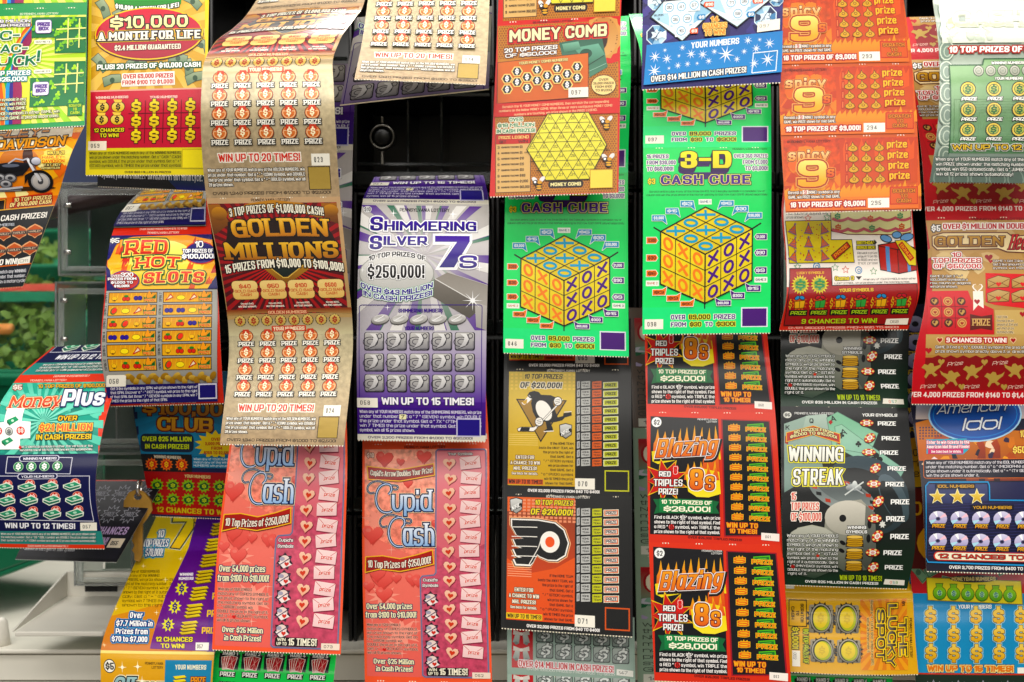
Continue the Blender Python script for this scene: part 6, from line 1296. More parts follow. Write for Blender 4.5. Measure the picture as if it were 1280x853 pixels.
def blazing(num):
    a = Art(45, 60, 842, 848)
    a.R(45, 60, 842, 848, 'dc4630', 'd8402c'); a.P([(70, 86), (468, 100), (494, 806), (84, 800)], '17171c', '101014')
    a.P([(484, 100), (772, 108), (836, 800), (516, 806)], 'a82434'); a.P([(492, 106), (766, 114), (826, 792), (524, 800)], '141418')
    def fire(x0, x1, yb, yt, n, seed, c='ec8a2c', c2='f4d850'):
        rg = random.Random(seed); V = [(x0, yb)]
        for k in range(n):
            x = x0+(x1-x0)*(k+.5)/n; w = (x1-x0)/n
            V += [(x-w*.45, yb-(yb-yt)*.3), (x-w*.2, yb-(yb-yt)*rg.uniform(.4, .6)), (x+w*rg.uniform(-.1, .2), yb-(yb-yt)*rg.uniform(.75, 1.05)), (x+w*.25, yb-(yb-yt)*.55)]
        V.append((x1, yb)); a.P(V, c2, c)
    a.T(104, 92+6, 104+1, 99, '.', '17171c')
    fire(90, 476, 300, 140, 9, 3, 'e06a24', 'f0c048'); a.P([(82, 300), (476, 240), (486, 345), (320, 332), (120, 376), (88, 360)], 'e8c838', 'f0e060'); fire(380, 480, 420, 200, 3, 6, 'dc5c24', 'e88c30')
    a.E(106, 122, 29, 30, 'f8f8f4'); a.T(90, 108, 124, 138, '$2', '17171c', wt=.18); top_line(a, 346, 98, 462, 108, 'e8e8e4', 'PENNSYLVANIA'); top_line(a, 400, 112, 462, 122, 'e8e8e4', 'LOTTERY')
    a.T(112, 224, 462, 334, 'Blazing', '1a1210', o='1a1210', ow=14, wt=.22, sh=.2, slope=-24, gap=6)
    a.T(104, 216, 456, 326, 'Blazing', 'f0a838', 'e4742c', o='7c1c14', ow=4, o2='f8f0ec', ow2=8, wt=.2, sh=.2, slope=-24, gap=9)
    a.star(165, 475, 140, 70, 9, 'f0c840', rot=.3); a.star(165, 475, 125, 66, 9, 'c8302c', rot=.3)
    fire(275, 470, 470, 345, 5, 9, 'e06a24', 'f0c048'); a.P([(284, 440), (300, 540), (350, 572), (420, 574), (490, 552), (478, 420), (380, 400)], 'ecd040', 'f4e468'); fire(300, 480, 470, 380, 4, 11, 'dc5c24', 'e8842c')
    a.T(308, 404, 384, 528, '8', 'f4b040', 'e06828', o='7c1c14', ow=6, o2='fbf4ec', ow2=11, wt=.3); a.T(398, 446, 448, 530, 'S', 'f4b040', 'e06828', o='7c1c14', ow=6, o2='fbf4ec', ow2=11, wt=.3)
    a.T(128, 420, 196, 452, 'RED', 'f8f4f0', o='17171c', ow=4, wt=.22); a.P([(202, 455), (206, 418), (222, 392), (240, 418), (248, 455)], 'd83028'); a.T(210, 388, 236, 438, '8', 'fbf0ec', o='d83028', ow=4, wt=.24); a.T(212, 390, 234, 436, '8', 'd83028', wt=.18)
    a.T(98, 468, 266, 510, 'TRIPLES', 'f8f4f0', o='17171c', ow=4, wt=.24); a.T(128, 524, 240, 560, 'PRIZE!', 'f8f4f0', o='17171c', ow=4, wt=.24)
    a.P([(98, 588), (140, 588), (140, 580), (440, 590), (480, 598), (462, 630), (484, 672), (440, 672), (120, 674), (104, 680), (118, 630)], '0c5c34'); a.P([(134, 586), (444, 592), (446, 668), (134, 668)], '149050', '108044'); a.P([(98, 590), (132, 592), (132, 672), (106, 678), (120, 632)], '107040'); a.P([(448, 596), (480, 602), (464, 632), (484, 668), (448, 668)], '107040')
    a.T(146, 594, 438, 618, '10 TOP PRIZES OF', 'fbf8e0', wt=.24, slope=4); a.T(160, 630, 432, 662, '$28,000!', 'fbf8e0', wt=.28)
    a.para(108, 684, 490, 798, ['Find a BLACK " 8 " symbol, win prize', 'shown to the right of that symbol. Find', 'a RED " 8 " symbol, win TRIPLE the', 'prize shown to the right of that symbol.'], 'f4f0ec', wt=.2); a.star(273, 698, 20, 10, 8, 'f8f4f0'); a.T(266, 690, 281, 708, '8', '17171c', it=1); a.star(208, 755, 20, 12, 8, 'd83028'); a.T(201, 746, 216, 764, '8', '4a0c0c', it=1)
    for k in range(10):
        y = 152+k*59.5; x = 560+k*3.4
        a.P([(x-24, y-2), (x-18, y-24), (x-10, y-12), (x-2, y-28), (x+6, y-12), (x+18, y-26), (x+26, y-4)], 'e8b038'); a.T(x-30, y-14, x+32, y+17, 'S', 'e06820', o='f0c048', ow=3.6, wt=.26)
        X = 684+k*3.6
        a.P([(X-46, y-20), (X, y-24), (X+50, y-28), (X+50, y+4), (X+54, y+2), (X+54, y+2), (X-42, y+10)], '6cc048'); a.P([(X-40, y-15), (X+44, y-21), (X+46, y+2), (X-38, y+6)], '1c7c34'); a.L([(X-22, y-6), (X+30, y-12)], '8cd860', 3)
        a.T(X-54, y-2, X+62, y+22, 'PRIZE', 'e05820', o='f4d850', ow=2.6, wt=.2, slope=4, gap=7)
    a.T(528, 724, 712, 754, 'WIN UP TO', 'f0b038', o='c83820', ow=2.4, wt=.24, slope=4); a.T(546, 760, 706, 786, '10 TIMES!', 'f0b038', o='c83820', ow=2.4, wt=.24, slope=4)
    a.P([(732, 780), (838, 786), (838, 830), (732, 822)], 'f4ece4'); a.T(756, 796, 786, 812, num, '555', wt=.14, it=1, gap=5)
    a.T(305, 812, 620, 826, 'OVER $25,000 TRIPLED PRIZES!', '6a1410', wt=.26, slope=12)
    return a
def rules(num, bg='9cb09c'):       # sides of tickets of which little more than the small print shows
    a = Art(0, 0, 300, 460)
    a.R(0, 0, 300, 460, bg); a.R(12, 40, 288, 180, 'b8303c', '6a9c80'); a.T(24, 60, 276, 130, 'CASH', 'f0e8d0', o='a82028', ow=6, wt=.26); a.blobs(12, 150, 288, 230, 24, 22, ['b4a8c4', '8cb09c', '2c6c48', 'c8c8d0'], 4)
    a.para(14, 236, 286, 420, ['When any of YOUR', 'the symbols match', 'NUMBERS win prize', 'match any of the', 'number then win', 'prize under that', 'symbol automatic', 'Get a CASH sign'], '2c3430', wt=.16); a.R(14, 425, 90, 455, 'e0e0d4'); a.T(26, 433, 66, 447, num, '555', wt=.15, it=1); a.T(110, 434, 280, 444, 'PENNSYLVANIA LOTTERY', '2c3430', it=1)
    a.para(150, 10, 286, 34, ['OVER 3,000', 'PRIZES'], '2c3430')
    return a
def dark(num, c='17171e', t2='c84838'):
    a = Art(0, 0, 300, 220)
    a.R(0, 0, 300, 220, c); a.R(8, 8, 292, 212, c, '22222c')
    for r in range(2):
        for k in range(5): a.star(40+k*55, 40+r*56, 26, 16, 11, '9c9ca4'); a.star(40+k*55, 40+r*56, 22, 14, 11, '26262e'); a.T(28+k*55, 34+r*56, 52+k*55, 46+r*56, 'PRIZE', '8c8c94', it=1)
    a.T(170, 130, 280, 150, '10 CHANCES', 'b8a4c4', o='2c1c38', ow=2); a.T(180, 158, 240, 178, 'TO WIN!', 'b8a4c4', o='2c1c38', ow=2)
    a.para(14, 140, 160, 200, ['symbols. When the prize shown', 'match the YOUR SYMBOLS win', 'shown to the right of that symbol'], 'd8d8dc', wt=.2); a.R(246, 160, 286, 184, 'd8ccb8'); a.T(252, 167, 272, 178, num, '444', it=1)
    a.L([(0, 2), (300, 2)], t2, 3)
    return a
def disc(num):
    a = Art(0, 0, 300, 700); a.R(0, 0, 300, 700, '1c1c34')
    for k in range(6): a.E(40, 50+k*46, 22, 20, 'a8a4b8', '6c6888'); a.E(40, 50+k*46, 8, 7, '17171e'); a.T(6, 72+k*46, 60, 84+k*46, 'PRIZE', 'c8a43c', sh=.2)
    a.P([(0, 330), (300, 300), (300, 420), (0, 440)], 'b8821c', 'c8a43c'); a.R(0, 440, 300, 700, '6c241c'); a.para(10, 350, 290, 420, ['MONEYBAG NUMBERS win the', 'prize under that symbol', 'Get a symbol, win'], '2c1c14')
    a.T(20, 470, 200, 500, 'OVER $18', 'd8a83c'); a.E(110, 560, 80, 52, 'e0a828'); a.T(60, 540, 160, 580, 'BIG', '5a1c14'); a.T(10, 625, 200, 655, 'PLUS', '3c8cc0', o='e8c840', ow=3)
    for k in range(4): a.P([(20+k*60, 670), (60+k*60, 664), (64+k*60, 690), (24+k*60, 696)], '7c9c7c')
    return a
def desk(a, tab):
    """straighten an art drawn from a curled ticket: table of (y, left, right)"""
    ys = [t[0] for t in tab]; x0, y0, x1, y1 = a.box
    def f(p):
        l = float(np.interp(p[1], ys, [t[1] for t in tab])); r = float(np.interp(p[1], ys, [t[2] for t in tab]))
        return (min(max(x0+(p[0]-l)/(r-l)*(x1-x0), x0), x1), p[1])
    out = []
    for V, Fc, C, z in a.el:
        # the plain grounds reach the edges already
        big = [v for v in V]
        wide = max(v[0] for v in V)-min(v[0] for v in V) > .985*(x1-x0)
        out.append((V if wide else [f(v) for v in V], Fc, C, z))
    a.el = out
    return a
def inset(a):      # nothing printed reaches beyond the paper
    x0, y0, x1, y1 = a.box
    a.el = [([(min(max(x, x0), x1), min(max(y, y0), y1)) for x, y in V], Fc, C, z) for V, Fc, C, z in a.el]
    return a
DK = {'sevens': [(175, 82, 812), (760, 62, 800), (1550, 58, 795)], 'spicy': [(545, 50, 592), (840, 70, 606)],
      'birthday': [(-300, 80, 900), (80, 80, 905), (350, 110, 928), (560, 108, 945), (700, 95, 925), (812, 70, 880)],
      'streak': [(30, 55, 612), (250, 58, 626), (500, 62, 638), (700, 65, 635), (818, 70, 612)],
      'hearts': [(148, 92, 532), (300, 100, 540), (450, 90, 530), (650, 50, 490), (812, 40, 480)],
      'greenbill': [(-300, 165, 740), (0, 165, 740), (300, 195, 770), (650, 180, 755), (815, 150, 725)],
      'idol': [(0, 25, 425), (200, 62, 462), (520, 80, 480)], 'moneybag': [(500, 35, 445), (824, 47, 457)],
      'blazing': [(60, 45, 805), (848, 78, 857)], 'redhot': [(125, 65, 455), (245, 45, 468), (364, 36, 480), (700, 28, 500), (812, 60, 505)],
      'comb': [(92, 75, 600), (835, 42, 592)], 'life': [(-150, 362, 860), (722, 352, 842)],
      'moneyplus': [(150, 60, 427), (215, 14, 401), (410, -51, 352), (575, -62, 341), (752, -43, 372)],
      'club': [(-60, 94, 414), (40, 108, 423), (372, 164, 475)], 'lucky': [(150, 80, 1100), (780, 115, 1135)]}
def A_(fn, *k):
    a = fn(*k)
    if fn.__name__ in DK: desk(a, DK[fn.__name__])
    return inset(a)
G = 'strips of lottery tickets hanging on the display'
# ---------------------------------------------------------------- the strips
def build_strips():
    strip('bright green and yellow shamrock tickets hanging in the top left corner', [(-.4, -46, -48, 111, -52, 1.16), (0, -46, 12, 109, 9, 1.15), (.5, -46, 88, 108, 83, 1.145), (1, -49, 166, 106, 157, 1.135)], [(A_(tictac, '033'), -1, 0, .62, 1), (A_(tictac, '034'), 0, 1, 0, 1)], group=G)
    strip('slanting orange and black ticket with a motorcycle on it at the left edge', [(-.15, -15, 130, 128, 120, 1.2), (0, -41, 165, 105, 159, 1.158), (.5, -76, 262, 69, 255, 1.152), (1, -112, 368, 29, 358, 1.15)], [(A_(moto, '011'), 0, 1, 0, 1)], group=G, edge='e8d8b0')
    strip('yellow bordered ticket with a red oval over a red dollar grid', [(0, 112, -46, 262, -49, 1.18), (.6, 109, 115, 259, 111, 1.155), (1, 107, 219, 256, 219, 1.16)], [(A_(life, '059'), 0, 1, 0, 1)], group=G)
    d = Art(0, 0, 300, 220); d.R(0, 0, 300, 220, '14141c'); d.R(0, 180, 300, 220, '1c4c3c', '2c2c78'); d.P([(0, 170), (160, 170), (220, 220), (0, 220)], '16161c'); d.para(12, 150, 290, 205, ['automatically. When the prize symbols', 'symbol, you win a HARLEY-DAVIDSON FAT BOY Motorcycle.'], 'e4e4e8', wt=.22)
    strip('black and blue ticket edge peeking out below the yellow bordered ticket', [(0, 120, 120, 256, 118, 1.23), (1, 122, 233, 258, 239, 1.19)], [(inset(d), 0, 1, .2, 1)], group=G)
    g1, g2 = A_(gold, '023'), A_(gold, '024')
    strip('long gold and maroon tickets with a shiny curl at the top', [(-.12, 330, -14, 463, -28, 1.235), (0, 311, 15, 455, 4, 1.21), (.2, 292, 35, 443, 24, 1.175), (.4, 266, 57, 424, 52, 1.128), (.5, 255, 79, 416, 76, 1.113), (.6, 252, 110, 417, 107, 1.11), (1, 258, 248, 425, 246, 1.12), (1.3, 276, 341, 434, 338, 1.125), (1.55, 286, 417, 441, 414, 1.13), (2, 275, 555, 430, 557, 1.125)],
          [(g1, -1, 0, .9, 1), (g1, 0, 1, 0, 1), (g2, 1, 2, 0, 1)], group=G, step=.0018, m=M_FOIL)
    strip('short gold ticket with red horseshoe pots tilted out above the dark gap', [(.3, 472, -75, 614, -75, 1.2), (.57, 460, 0, 612, -2, 1.16), (.77, 453, 50, 610, 53, 1.125), (1, 443, 99, 607, 106, 1.09)], [(A_(gold, '014'), 0, 1, .35, 1)], group=G, step=.002, m=M_FOIL)
    sc = A_(sevens, '055'); sc.R(62, 1157, 805, 1166, 'fff4d8'); s1, s2, s0 = A_(sevens, '057'), A_(sevens, '058'), A_(sevens, '056')  # cream fold edge painted bright, standing for the light it catches
    strip('dark purple ticket strip half hidden behind the long gold tickets', [(0, 302, -90, 455, -95, 1.225), (1, 288, 187, 441, 188, 1.25), (1.5, 284, 335, 438, 334, 1.265), (2, 284, 470, 428, 468, 1.28)], [(s0, 0, 1, .62, 1), (s0, 1, 2, 0, .72)], group=G, step=.004)
    strip('folded purple ticket lying under the short tilted gold ticket', [(0, 462, -60, 618, -70, 1.16), (.72, 425, 132, 611, 112, 1.215)], [(sc, 0, 1, .3, .72)], group=G, step=.004)
    strip('silver and purple tickets with a big purple number seven', [(.5, 470, 216, 600, 214, 1.30), (.8, 465, 228, 606, 226, 1.245), (1, 453, 254, 611, 256, 1.188), (1.12, 450, 290, 611, 291, 1.172), (1.55, 446, 420, 608, 420, 1.168), (2, 447, 550, 607, 552, 1.175)], [(s1, 0, 1, .7, 1), (s2, 1, 2, 0, 1)], group=G)
    c1 = A_(cupid, '072'); c2 = A_(cupid, '073')
    strip('pink and red heart ticket hanging below the silver and purple tickets', [(-.3, 452, 470, 606, 470, 1.25), (0, 453, 555, 611, 554, 1.215), (.5, 453, 704, 611, 704, 1.205), (1, 456, 850, 615, 853, 1.20), (1.2, 457, 912, 616, 916, 1.2)], [(c1, -1, 0, .75, 1), (A_(cupid, '052'), 0, 1, 0, 1), (c1, 1, 2, 0, .15)], group=G)
    strip('pink and red heart ticket hanging below the long gold tickets', [(-.1, 296, 462, 430, 462, 1.23), (.2, 287, 556, 434, 556, 1.172), (.6, 272, 683, 431, 686, 1.16), (1, 265, 812, 426, 818, 1.15)], [(c2, 0, 1, 0, 1)], group=G)
    h = A_(hands, '012')
    strip('bright green ticket with red playing card hands at the bottom edge', [(-.3, 276, 790, 424, 790, 1.22), (0, 270, 811, 421, 815, 1.19), (1, 262, 893, 412, 898, 1.18)], [(h, 0, 1, 0, 1)], group=G)
    r1 = A_(redhot, '057')
    strip('red and navy fruit machine ticket strip curling out from the left', [(.66, 180, 236, 262, 229, 1.32), (.85, 155, 262, 262, 256, 1.25), (1, 141, 290, 264, 288, 1.19), (1.15, 134, 326, 268, 324, 1.163), (1.35, 131, 364, 272, 362, 1.155), (1.8, 128, 460, 277, 457, 1.155), (2, 138, 508, 280, 504, 1.168)], [(r1, 0, 1, .66, 1), (A_(redhot, '058'), 1, 2, 0, 1)], group=G, step=.002)
    strip('shaded blue and red ticket with gold lettering behind the fruit machine tickets', [(0, 160, 464, 296, 464, 1.215), (.24, 166, 508, 300, 508, 1.225), (1, 190, 645, 322, 650, 1.262)], [(A_(club, '031'), 0, 1, 0, 1)], group=G)
    strip('yellow and violet tickets sloping out at the lower left', [(0, 196, 645, 284, 643, 1.32), (.25, 177, 686, 280, 684, 1.265), (.5, 158, 728, 276, 727, 1.215), (1, 126, 813, 268, 815, 1.165), (1.2, 126, 840, 266, 842, 1.162), (2, 126, 925, 265, 925, 1.17)], [(A_(mega7, '057'), 0, 1, 0, 1), (A_(mega7b, ''), 1, 2, 0, 1)], group=G)
    m1 = A_(moneyplus, '056')
    strip('red, teal and navy tickets with a white plus sign at the left edge', [(.78, 66, 434, 190, 428, 1.245), (1, 21, 474, 150, 472, 1.19), (1.1, 5, 497, 141, 495, 1.165), (1.4, -18, 565, 124, 563, 1.14), (1.7, -22, 625, 120, 622, 1.138), (2, -15, 684, 131, 686, 1.15)], [(m1, 0, 1, .78, 1), (A_(moneyplus, '057'), 1, 2, 0, 1)], group=G, step=.002)
    strip('black ticket with grey starbursts tilted out under the plus sign ticket', [(0, 66, 600, 206, 600, 1.26), (1, 19, 699, 146, 703, 1.19)], [(inset(dark('055')), 0, 1, 0, 1)], group=G, edge='b8b8b4')
    cm = A_(comb, '097')
    strip('red ticket with a yellow honeycomb board and a biscuit', [(-.2, 624, -20, 778, -25, 1.148), (0, 622, 28, 776, 21, 1.145), (.5, 617, 137, 775, 132, 1.141), (1, 612, 246, 773, 241, 1.138)], [(A_(comb, '096'), -1, 0, .8, 1), (cm, 0, 1, 0, 1)], group=G)
    k1 = A_(cube, '045')
    strip('green ticket with a big cube below the honeycomb ticket', [(0, 641, 32, 786, 20, 1.26), (.2, 638, 64, 788, 55, 1.215), (1, 632, 218, 785, 216, 1.19), (1.5, 630, 330, 785, 332, 1.187), (2, 629, 441, 786, 446, 1.184)], [(k1, 0, 1, 0, 1), (A_(cube, '046'), 1, 2, 0, 1)], group=G)
    strip('black hockey tickets in gold and orange with team emblems', [(0, 632, 305, 788, 305, 1.25), (1, 630, 461, 789, 462, 1.22), (2, 628, 617, 790, 621, 1.208), (3, 626, 785, 791, 796, 1.195)], [(A_(hockey, '069', False), 0, 1, .6, 1), (A_(hockey, '070', True), 1, 2, 0, 1), (A_(hockey, '071', False), 2, 3, 0, 1)], group=G)
    bl = A_(bells, '147')
    strip('grey green ticket with white bells below the hockey tickets', [(0, 634, 768, 793, 772, 1.25), (1, 634, 843, 794, 849, 1.235), (2, 636, 920, 796, 925, 1.235)], [(bl, 0, 1, 0, 1), (bl, 1, 2, 0, .5)], group=G)
    ru = inset(rules('147'))
    strip('narrow slice of pale green small print tickets beside the hockey tickets', [(0, 786, 385, 942, 385, 1.29), (1, 791, 535, 948, 535, 1.275), (2, 794, 695, 952, 695, 1.27), (3, 797, 855, 956, 856, 1.265)], [(inset(rules('146', '6c5c50')), 0, 1, 0, 1), (ru, 1, 2, 0, 1), (ru, 2, 3, 0, 1)], group=G, step=.005)
    strip('blue ticket with white starbursts and diamond shapes', [(0, 804, -67, 981, -78, 1.13), (1, 802, 112, 976, 103, 1.115)], [(A_(diamond, '097'), 0, 1, 0, 1)], group=G)
    k2 = A_(cube, '097')
    strip('green cube tickets hanging below the blue diamond ticket', [(0, 786, 18, 940, 15, 1.25), (.1, 790, 30, 946, 28, 1.215), (.3, 800, 62, 957, 60, 1.17), (.5, 803, 95, 962, 93, 1.157), (1, 804, 185, 964, 184, 1.15), (2, 803, 418, 963, 416, 1.148)], [(k2, 0, 1, 0, 1), (A_(cube, '098'), 1, 2, 0, 1)], group=G)
    strip('red and black tickets with flaming letters and green banners', [(0, 806, 358, 955, 358, 1.25), (.4, 806, 418, 959, 418, 1.2), (1, 808, 515, 969, 516, 1.183), (2, 811, 678, 978, 681, 1.174), (3, 818, 851, 989, 856, 1.167)], [(A_(blazing, '060'), 0, 1, 0, 1), (A_(blazing, '061'), 1, 2, 0, 1), (A_(blazing, '062'), 2, 3, 0, 1)], group=G)
    strip('orange tickets with a yellow nine on each of them', [(0, 968, -8, 1128, -12, 1.128), (1, 973, 82, 1140, 79, 1.124), (2, 976, 171, 1147, 168, 1.12), (3, 982, 266, 1152, 262, 1.117)], [(A_(spicy, '293'), 0, 1, 0, 1), (A_(spicy, '294'), 1, 2, 0, 1), (A_(spicy, '295'), 2, 3, 0, 1)], group=G)
    strip('red ticket with party hats and a gift box under the orange tickets', [(0, 990, 178, 1135, 178, 1.23), (.35, 977, 262, 1140, 260, 1.185), (.6, 982, 322, 1145, 320, 1.163), (.8, 983, 370, 1149, 366, 1.155), (1, 974, 413, 1135, 412, 1.163)], [(A_(birthday, '058'), 0, 1, .1, 1)], group=G)
    strip('black tickets with playing cards, dice and poker chips', [(0, 976, 272, 1138, 272, 1.25), (.5, 976, 396, 1137, 396, 1.196), (1, 976, 508, 1135, 510, 1.19), (1.5, 977, 617, 1144, 617, 1.173), (1.8, 978, 690, 1143, 692, 1.172), (2, 981, 731, 1134, 736, 1.182)], [(A_(streak, '057'), 0, 1, 0, 1), (A_(streak, '058'), 1, 2, 0, 1)], group=G)
    strip('yellow ticket printed sideways with four round spots', [(0, 979, 718, 1140, 720, 1.26), (.2, 982, 744, 1141, 744, 1.228), (.6, 985, 797, 1144, 798, 1.212), (1, 988, 840, 1148, 843, 1.205)], [(A_(lucky, '002'), 0, 1, 0, 1)], group=G, bow=.006)
    ha = Art(0, 0, 300, 150); ha.R(0, 0, 300, 150, '24185c'); ha.para(90, 118, 280, 140, ['is played separately. A=11, K, Q, J=10', 'is played'], 'd8d8e4')
    hb = A_(hands, '020')
    strip('green and dark violet ticket tops below the sideways yellow ticket', [(-1, 985, 740, 1130, 740, 1.30), (0, 988, 842, 1116, 846, 1.27), (1, 985, 925, 1113, 930, 1.25)], [(inset(ha), -1, 0, 0, 1), (hb, 0, 1, 0, 1)], group=G)
    he = A_(hearts, '018')
    strip('red and gold tickets with hearts and cherubs', [(-.3, 1126, 22, 1275, 20, 1.25), (0, 1133, 72, 1285, 70, 1.205), (.7, 1153, 205, 1306, 204, 1.18), (1, 1157, 272, 1312, 271, 1.172), (1.25, 1160, 326, 1313, 326, 1.168), (1.5, 1156, 382, 1308, 382, 1.163), (1.8, 1142, 455, 1298, 456, 1.163), (2, 1139, 505, 1296, 506, 1.17)], [(he, -1, 0, .7, 1), (he, 0, 1, 0, 1), (he, 1, 2, 0, 1)], group=G)
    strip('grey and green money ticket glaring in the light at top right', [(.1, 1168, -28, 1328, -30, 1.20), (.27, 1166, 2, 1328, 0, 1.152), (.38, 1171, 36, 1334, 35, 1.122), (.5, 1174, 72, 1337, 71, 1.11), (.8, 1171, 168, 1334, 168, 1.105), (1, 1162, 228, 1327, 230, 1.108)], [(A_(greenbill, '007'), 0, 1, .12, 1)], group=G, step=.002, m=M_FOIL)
    strip('dark blue ticket with silver discs and gold stars at the right edge', [(-.2, 1133, 452, 1295, 452, 1.235), (0, 1137, 498, 1300, 497, 1.21), (.4, 1150, 588, 1316, 587, 1.195), (1, 1158, 714, 1324, 718, 1.185)], [(A_(idol, ''), 0, 1, 0, 1)], group=G)
    strip('light blue ticket with money bags and golden dollar signs', [(0, 1137, 703, 1305, 703, 1.25), (.3, 1140, 745, 1307, 745, 1.23), (1, 1144, 841, 1312, 842, 1.22), (2, 1144, 960, 1312, 962, 1.22)], [(A_(moneybag, ''), 0, 1, 0, 1), (inset(dark('021', '1c3424')), 1, 2, 0, 1)], group=G)
    strip('thin slice of dark ticket showing between the playing card and disc tickets', [(0, 1122, 380, 1280, 380, 1.27), (.5, 1127, 560, 1285, 560, 1.25), (1, 1132, 760, 1290, 760, 1.245)], [(inset(disc('')), 0, 1, 0, 1)], group=G, step=.005)
build_strips()

# ---------------------------------------------------------------- mesh helpers for everything else
def mesh_obj(name, V, Fc, m, parent=None, smooth=False, bevel=0):
    me = bpy.data.meshes.new(name); me.from_pydata(V, [], Fc); me.update()
    o = bpy.data.objects.new(name, me); COL.objects.link(o)
    me.materials.append(m)
    if parent is not None:
        o.parent = parent; me.transform(__import__('mathutils').Matrix.Translation(-(parent.location+(parent.parent.location if parent.parent else Vector()))))
    if smooth: me.polygons.foreach_set('use_smooth', [True]*len(me.polygons))
    if bevel:
        b = o.modifiers.new('b', 'BEVEL'); b.width = bevel; b.segments = 2; b.limit_method = 'ANGLE'
    return o
def bxs(boxes):
    V, Fc = [], []
    for (x0, x1, y0, y1, z0, z1) in boxes:
        b = len(V); V += [(x0, y0, z0), (x1, y0, z0), (x1, y1, z0), (x0, y1, z0), (x0, y0, z1), (x1, y0, z1), (x1, y1, z1), (x0, y1, z1)]
        Fc += [[b+i for i in f] for f in ((0, 3, 2, 1), (4, 5, 6, 7), (0, 1, 5, 4), (1, 2, 6, 5), (2, 3, 7, 6), (3, 0, 4, 7))]
    return V, Fc
def boxes(name, bl, m, parent=None, bevel=.0008):
    if len(bl) > 1 and name != 'shell':
        for b in bl: o = mesh_obj(name, *bxs([b]), m, parent, bevel=bevel)
        return o
    return mesh_obj(name, *bxs(bl), m, parent, bevel=bevel)
def empty(name, loc, label, cat, group=None):
    r = bpy.data.objects.new(name, None); COL.objects.link(r); r.location = loc; r.empty_display_size = .02
    return tag(r, label, cat, group)
def lathe(name, prof, m, parent, center, axis='y', n=28):
    V, Fc = [], []
    for (r, h) in prof:
        for k in range(n):
            a = 2*PI*k/n; u, w = r*math.cos(a), r*math.sin(a)
            V.append((center[0]+u, center[1]+h, center[2]+w) if axis == 'y' else (center[0]+h, center[1]+u, center[2]+w) if axis == 'x' else (center[0]+u, center[1]+w, center[2]+h))
    for i in range(len(prof)-1):
        for k in range(n): Fc.append([i*n+k, i*n+(k+1) % n, (i+1)*n+(k+1) % n, (i+1)*n+k])
    return mesh_obj(name, V, Fc, m, parent, True)
def px(x, y, Y): return W3(x, y, Y)
M_BLK = mat('smoky_black_plastic', '101010', .32, noise=.3, scale=40, bump=.1)
M_BLK2 = mat('matte_black_plastic', '0c0d0c', .6, noise=.3, scale=40)
M_CLR = mat('clear_plastic', (.86, .9, .88), .12, trans=.8, noise=.02, ior=1.3)
M_SMK = mat('smoked_plastic', '3a3f3c', .12, trans=.85, noise=.1, ior=1.3)
M_FRO = mat('frosted_plastic', '7c8c82', .35, trans=.45, noise=.25, scale=14, ior=1.2)
M_FILM = mat('clear_film', (.96, .97, .96), .05, trans=1, noise=.02, ior=1.1)
M_DCH = mat('dull_dark_chrome', (.16, .15, .13), .3, metal=1, noise=.1)
M_CHR = mat('chrome', (.75, .73, .7), .18, metal=1, noise=.1)
M_BRS = mat('brass', 'b08434', .38, metal=.55, noise=.3, scale=120, bump=.2)
M_WHT = mat('white_laminate', 'dcd8ca', .45, noise=.06, scale=30)
M_TRY = mat('cream_plastic', 'd4d0c4', .4, noise=.04, scale=30)
M_GRN = mat('green_plastic', '0c6a48', .35, noise=.12, scale=20)
M_LEAF = mat('lettuce', '6a8c34', .5, noise=.4, scale=60)
M_CAR = mat('carrot', 'd0843c', .5, noise=.2, scale=60)
M_PRC = mat('price_rail_mauve', '4c3a3c', .4, noise=.2, scale=20)

# ---------------------------------------------------------------- dark dispenser cabinet boxes behind the strips
def dispenser(x0, x1, y0, y1, lab, lock=False, Y=1.345, D=.16, ribs=(.38, .62)):
    a = px(x0, y1, Y); b = px(x1, y0, Y); X0, X1, Z0, Z1 = a[0], b[0], a[2], b[2]
    r = empty('ticket_dispenser', ((X0+X1)/2, Y, Z0), lab, 'dispenser', 'black dispensers behind the ticket strips')
    t = .003
    boxes('shell', [(X0, X0+t, Y, Y+D, Z0, Z1), (X1-t, X1, Y, Y+D, Z0, Z1), (X0+t, X1-t, Y+.001, Y+D, Z0, Z0+t), (X0+t, X1-t, Y+.001, Y+D, Z1-t, Z1), (X0+t, X1-t, Y+D-t, Y+D-.0002, Z0+t, Z1-t)], M_BLK, r)
    boxes('front_lip', [(X0+.001, X1-.001, Y-.012, Y-.0005, Z0+.002, Z0+.014)], M_SMK, r)
    W_ = X1-X0
    boxes('divider', [(X0+W_*q-.0012, X0+W_*q+.0012, Y+.012, Y+D-.004, Z0+.004, Z1-.004) for q in ribs], M_SMK, r)
    boxes('front_frame', [(X0+.004, X1-.004, Y-.002, Y+.002, Z1-.010, Z1-.007), (X0+.004, X1-.004, Y-.002, Y+.002, Z0+.020, Z0+.023)], M_SMK, r, .0004)
    if lock:
        c = px(478, 172, Y-.004)
        lk = lathe('lock', [(.0, -.004), (.006, -.004), (.0075, -.002), (.0075, .004)], M_BLK, r, c)
        lathe('lock_ring', [(.0092, .004), (.0092, -.003), (.0102, -.0045), (.0112, -.003), (.0112, .004)], M_DCH, lk, c)
        boxes('latch_rod', [(c[0]-.001, c[0]+.001, c[1]-.002, c[1]+.002, c[2]-.024, c[2]-.0125), (c[0]-.0008, c[0]+.0008, c[1]-.002, c[1]+.002, c[2]+.0125, c[2]+.018)], M_DCH, r, .0003)
    return r
XS = [(262, 440), (442, 618), (620, 796), (798, 968), (970, 1128), (1130, 1300)]
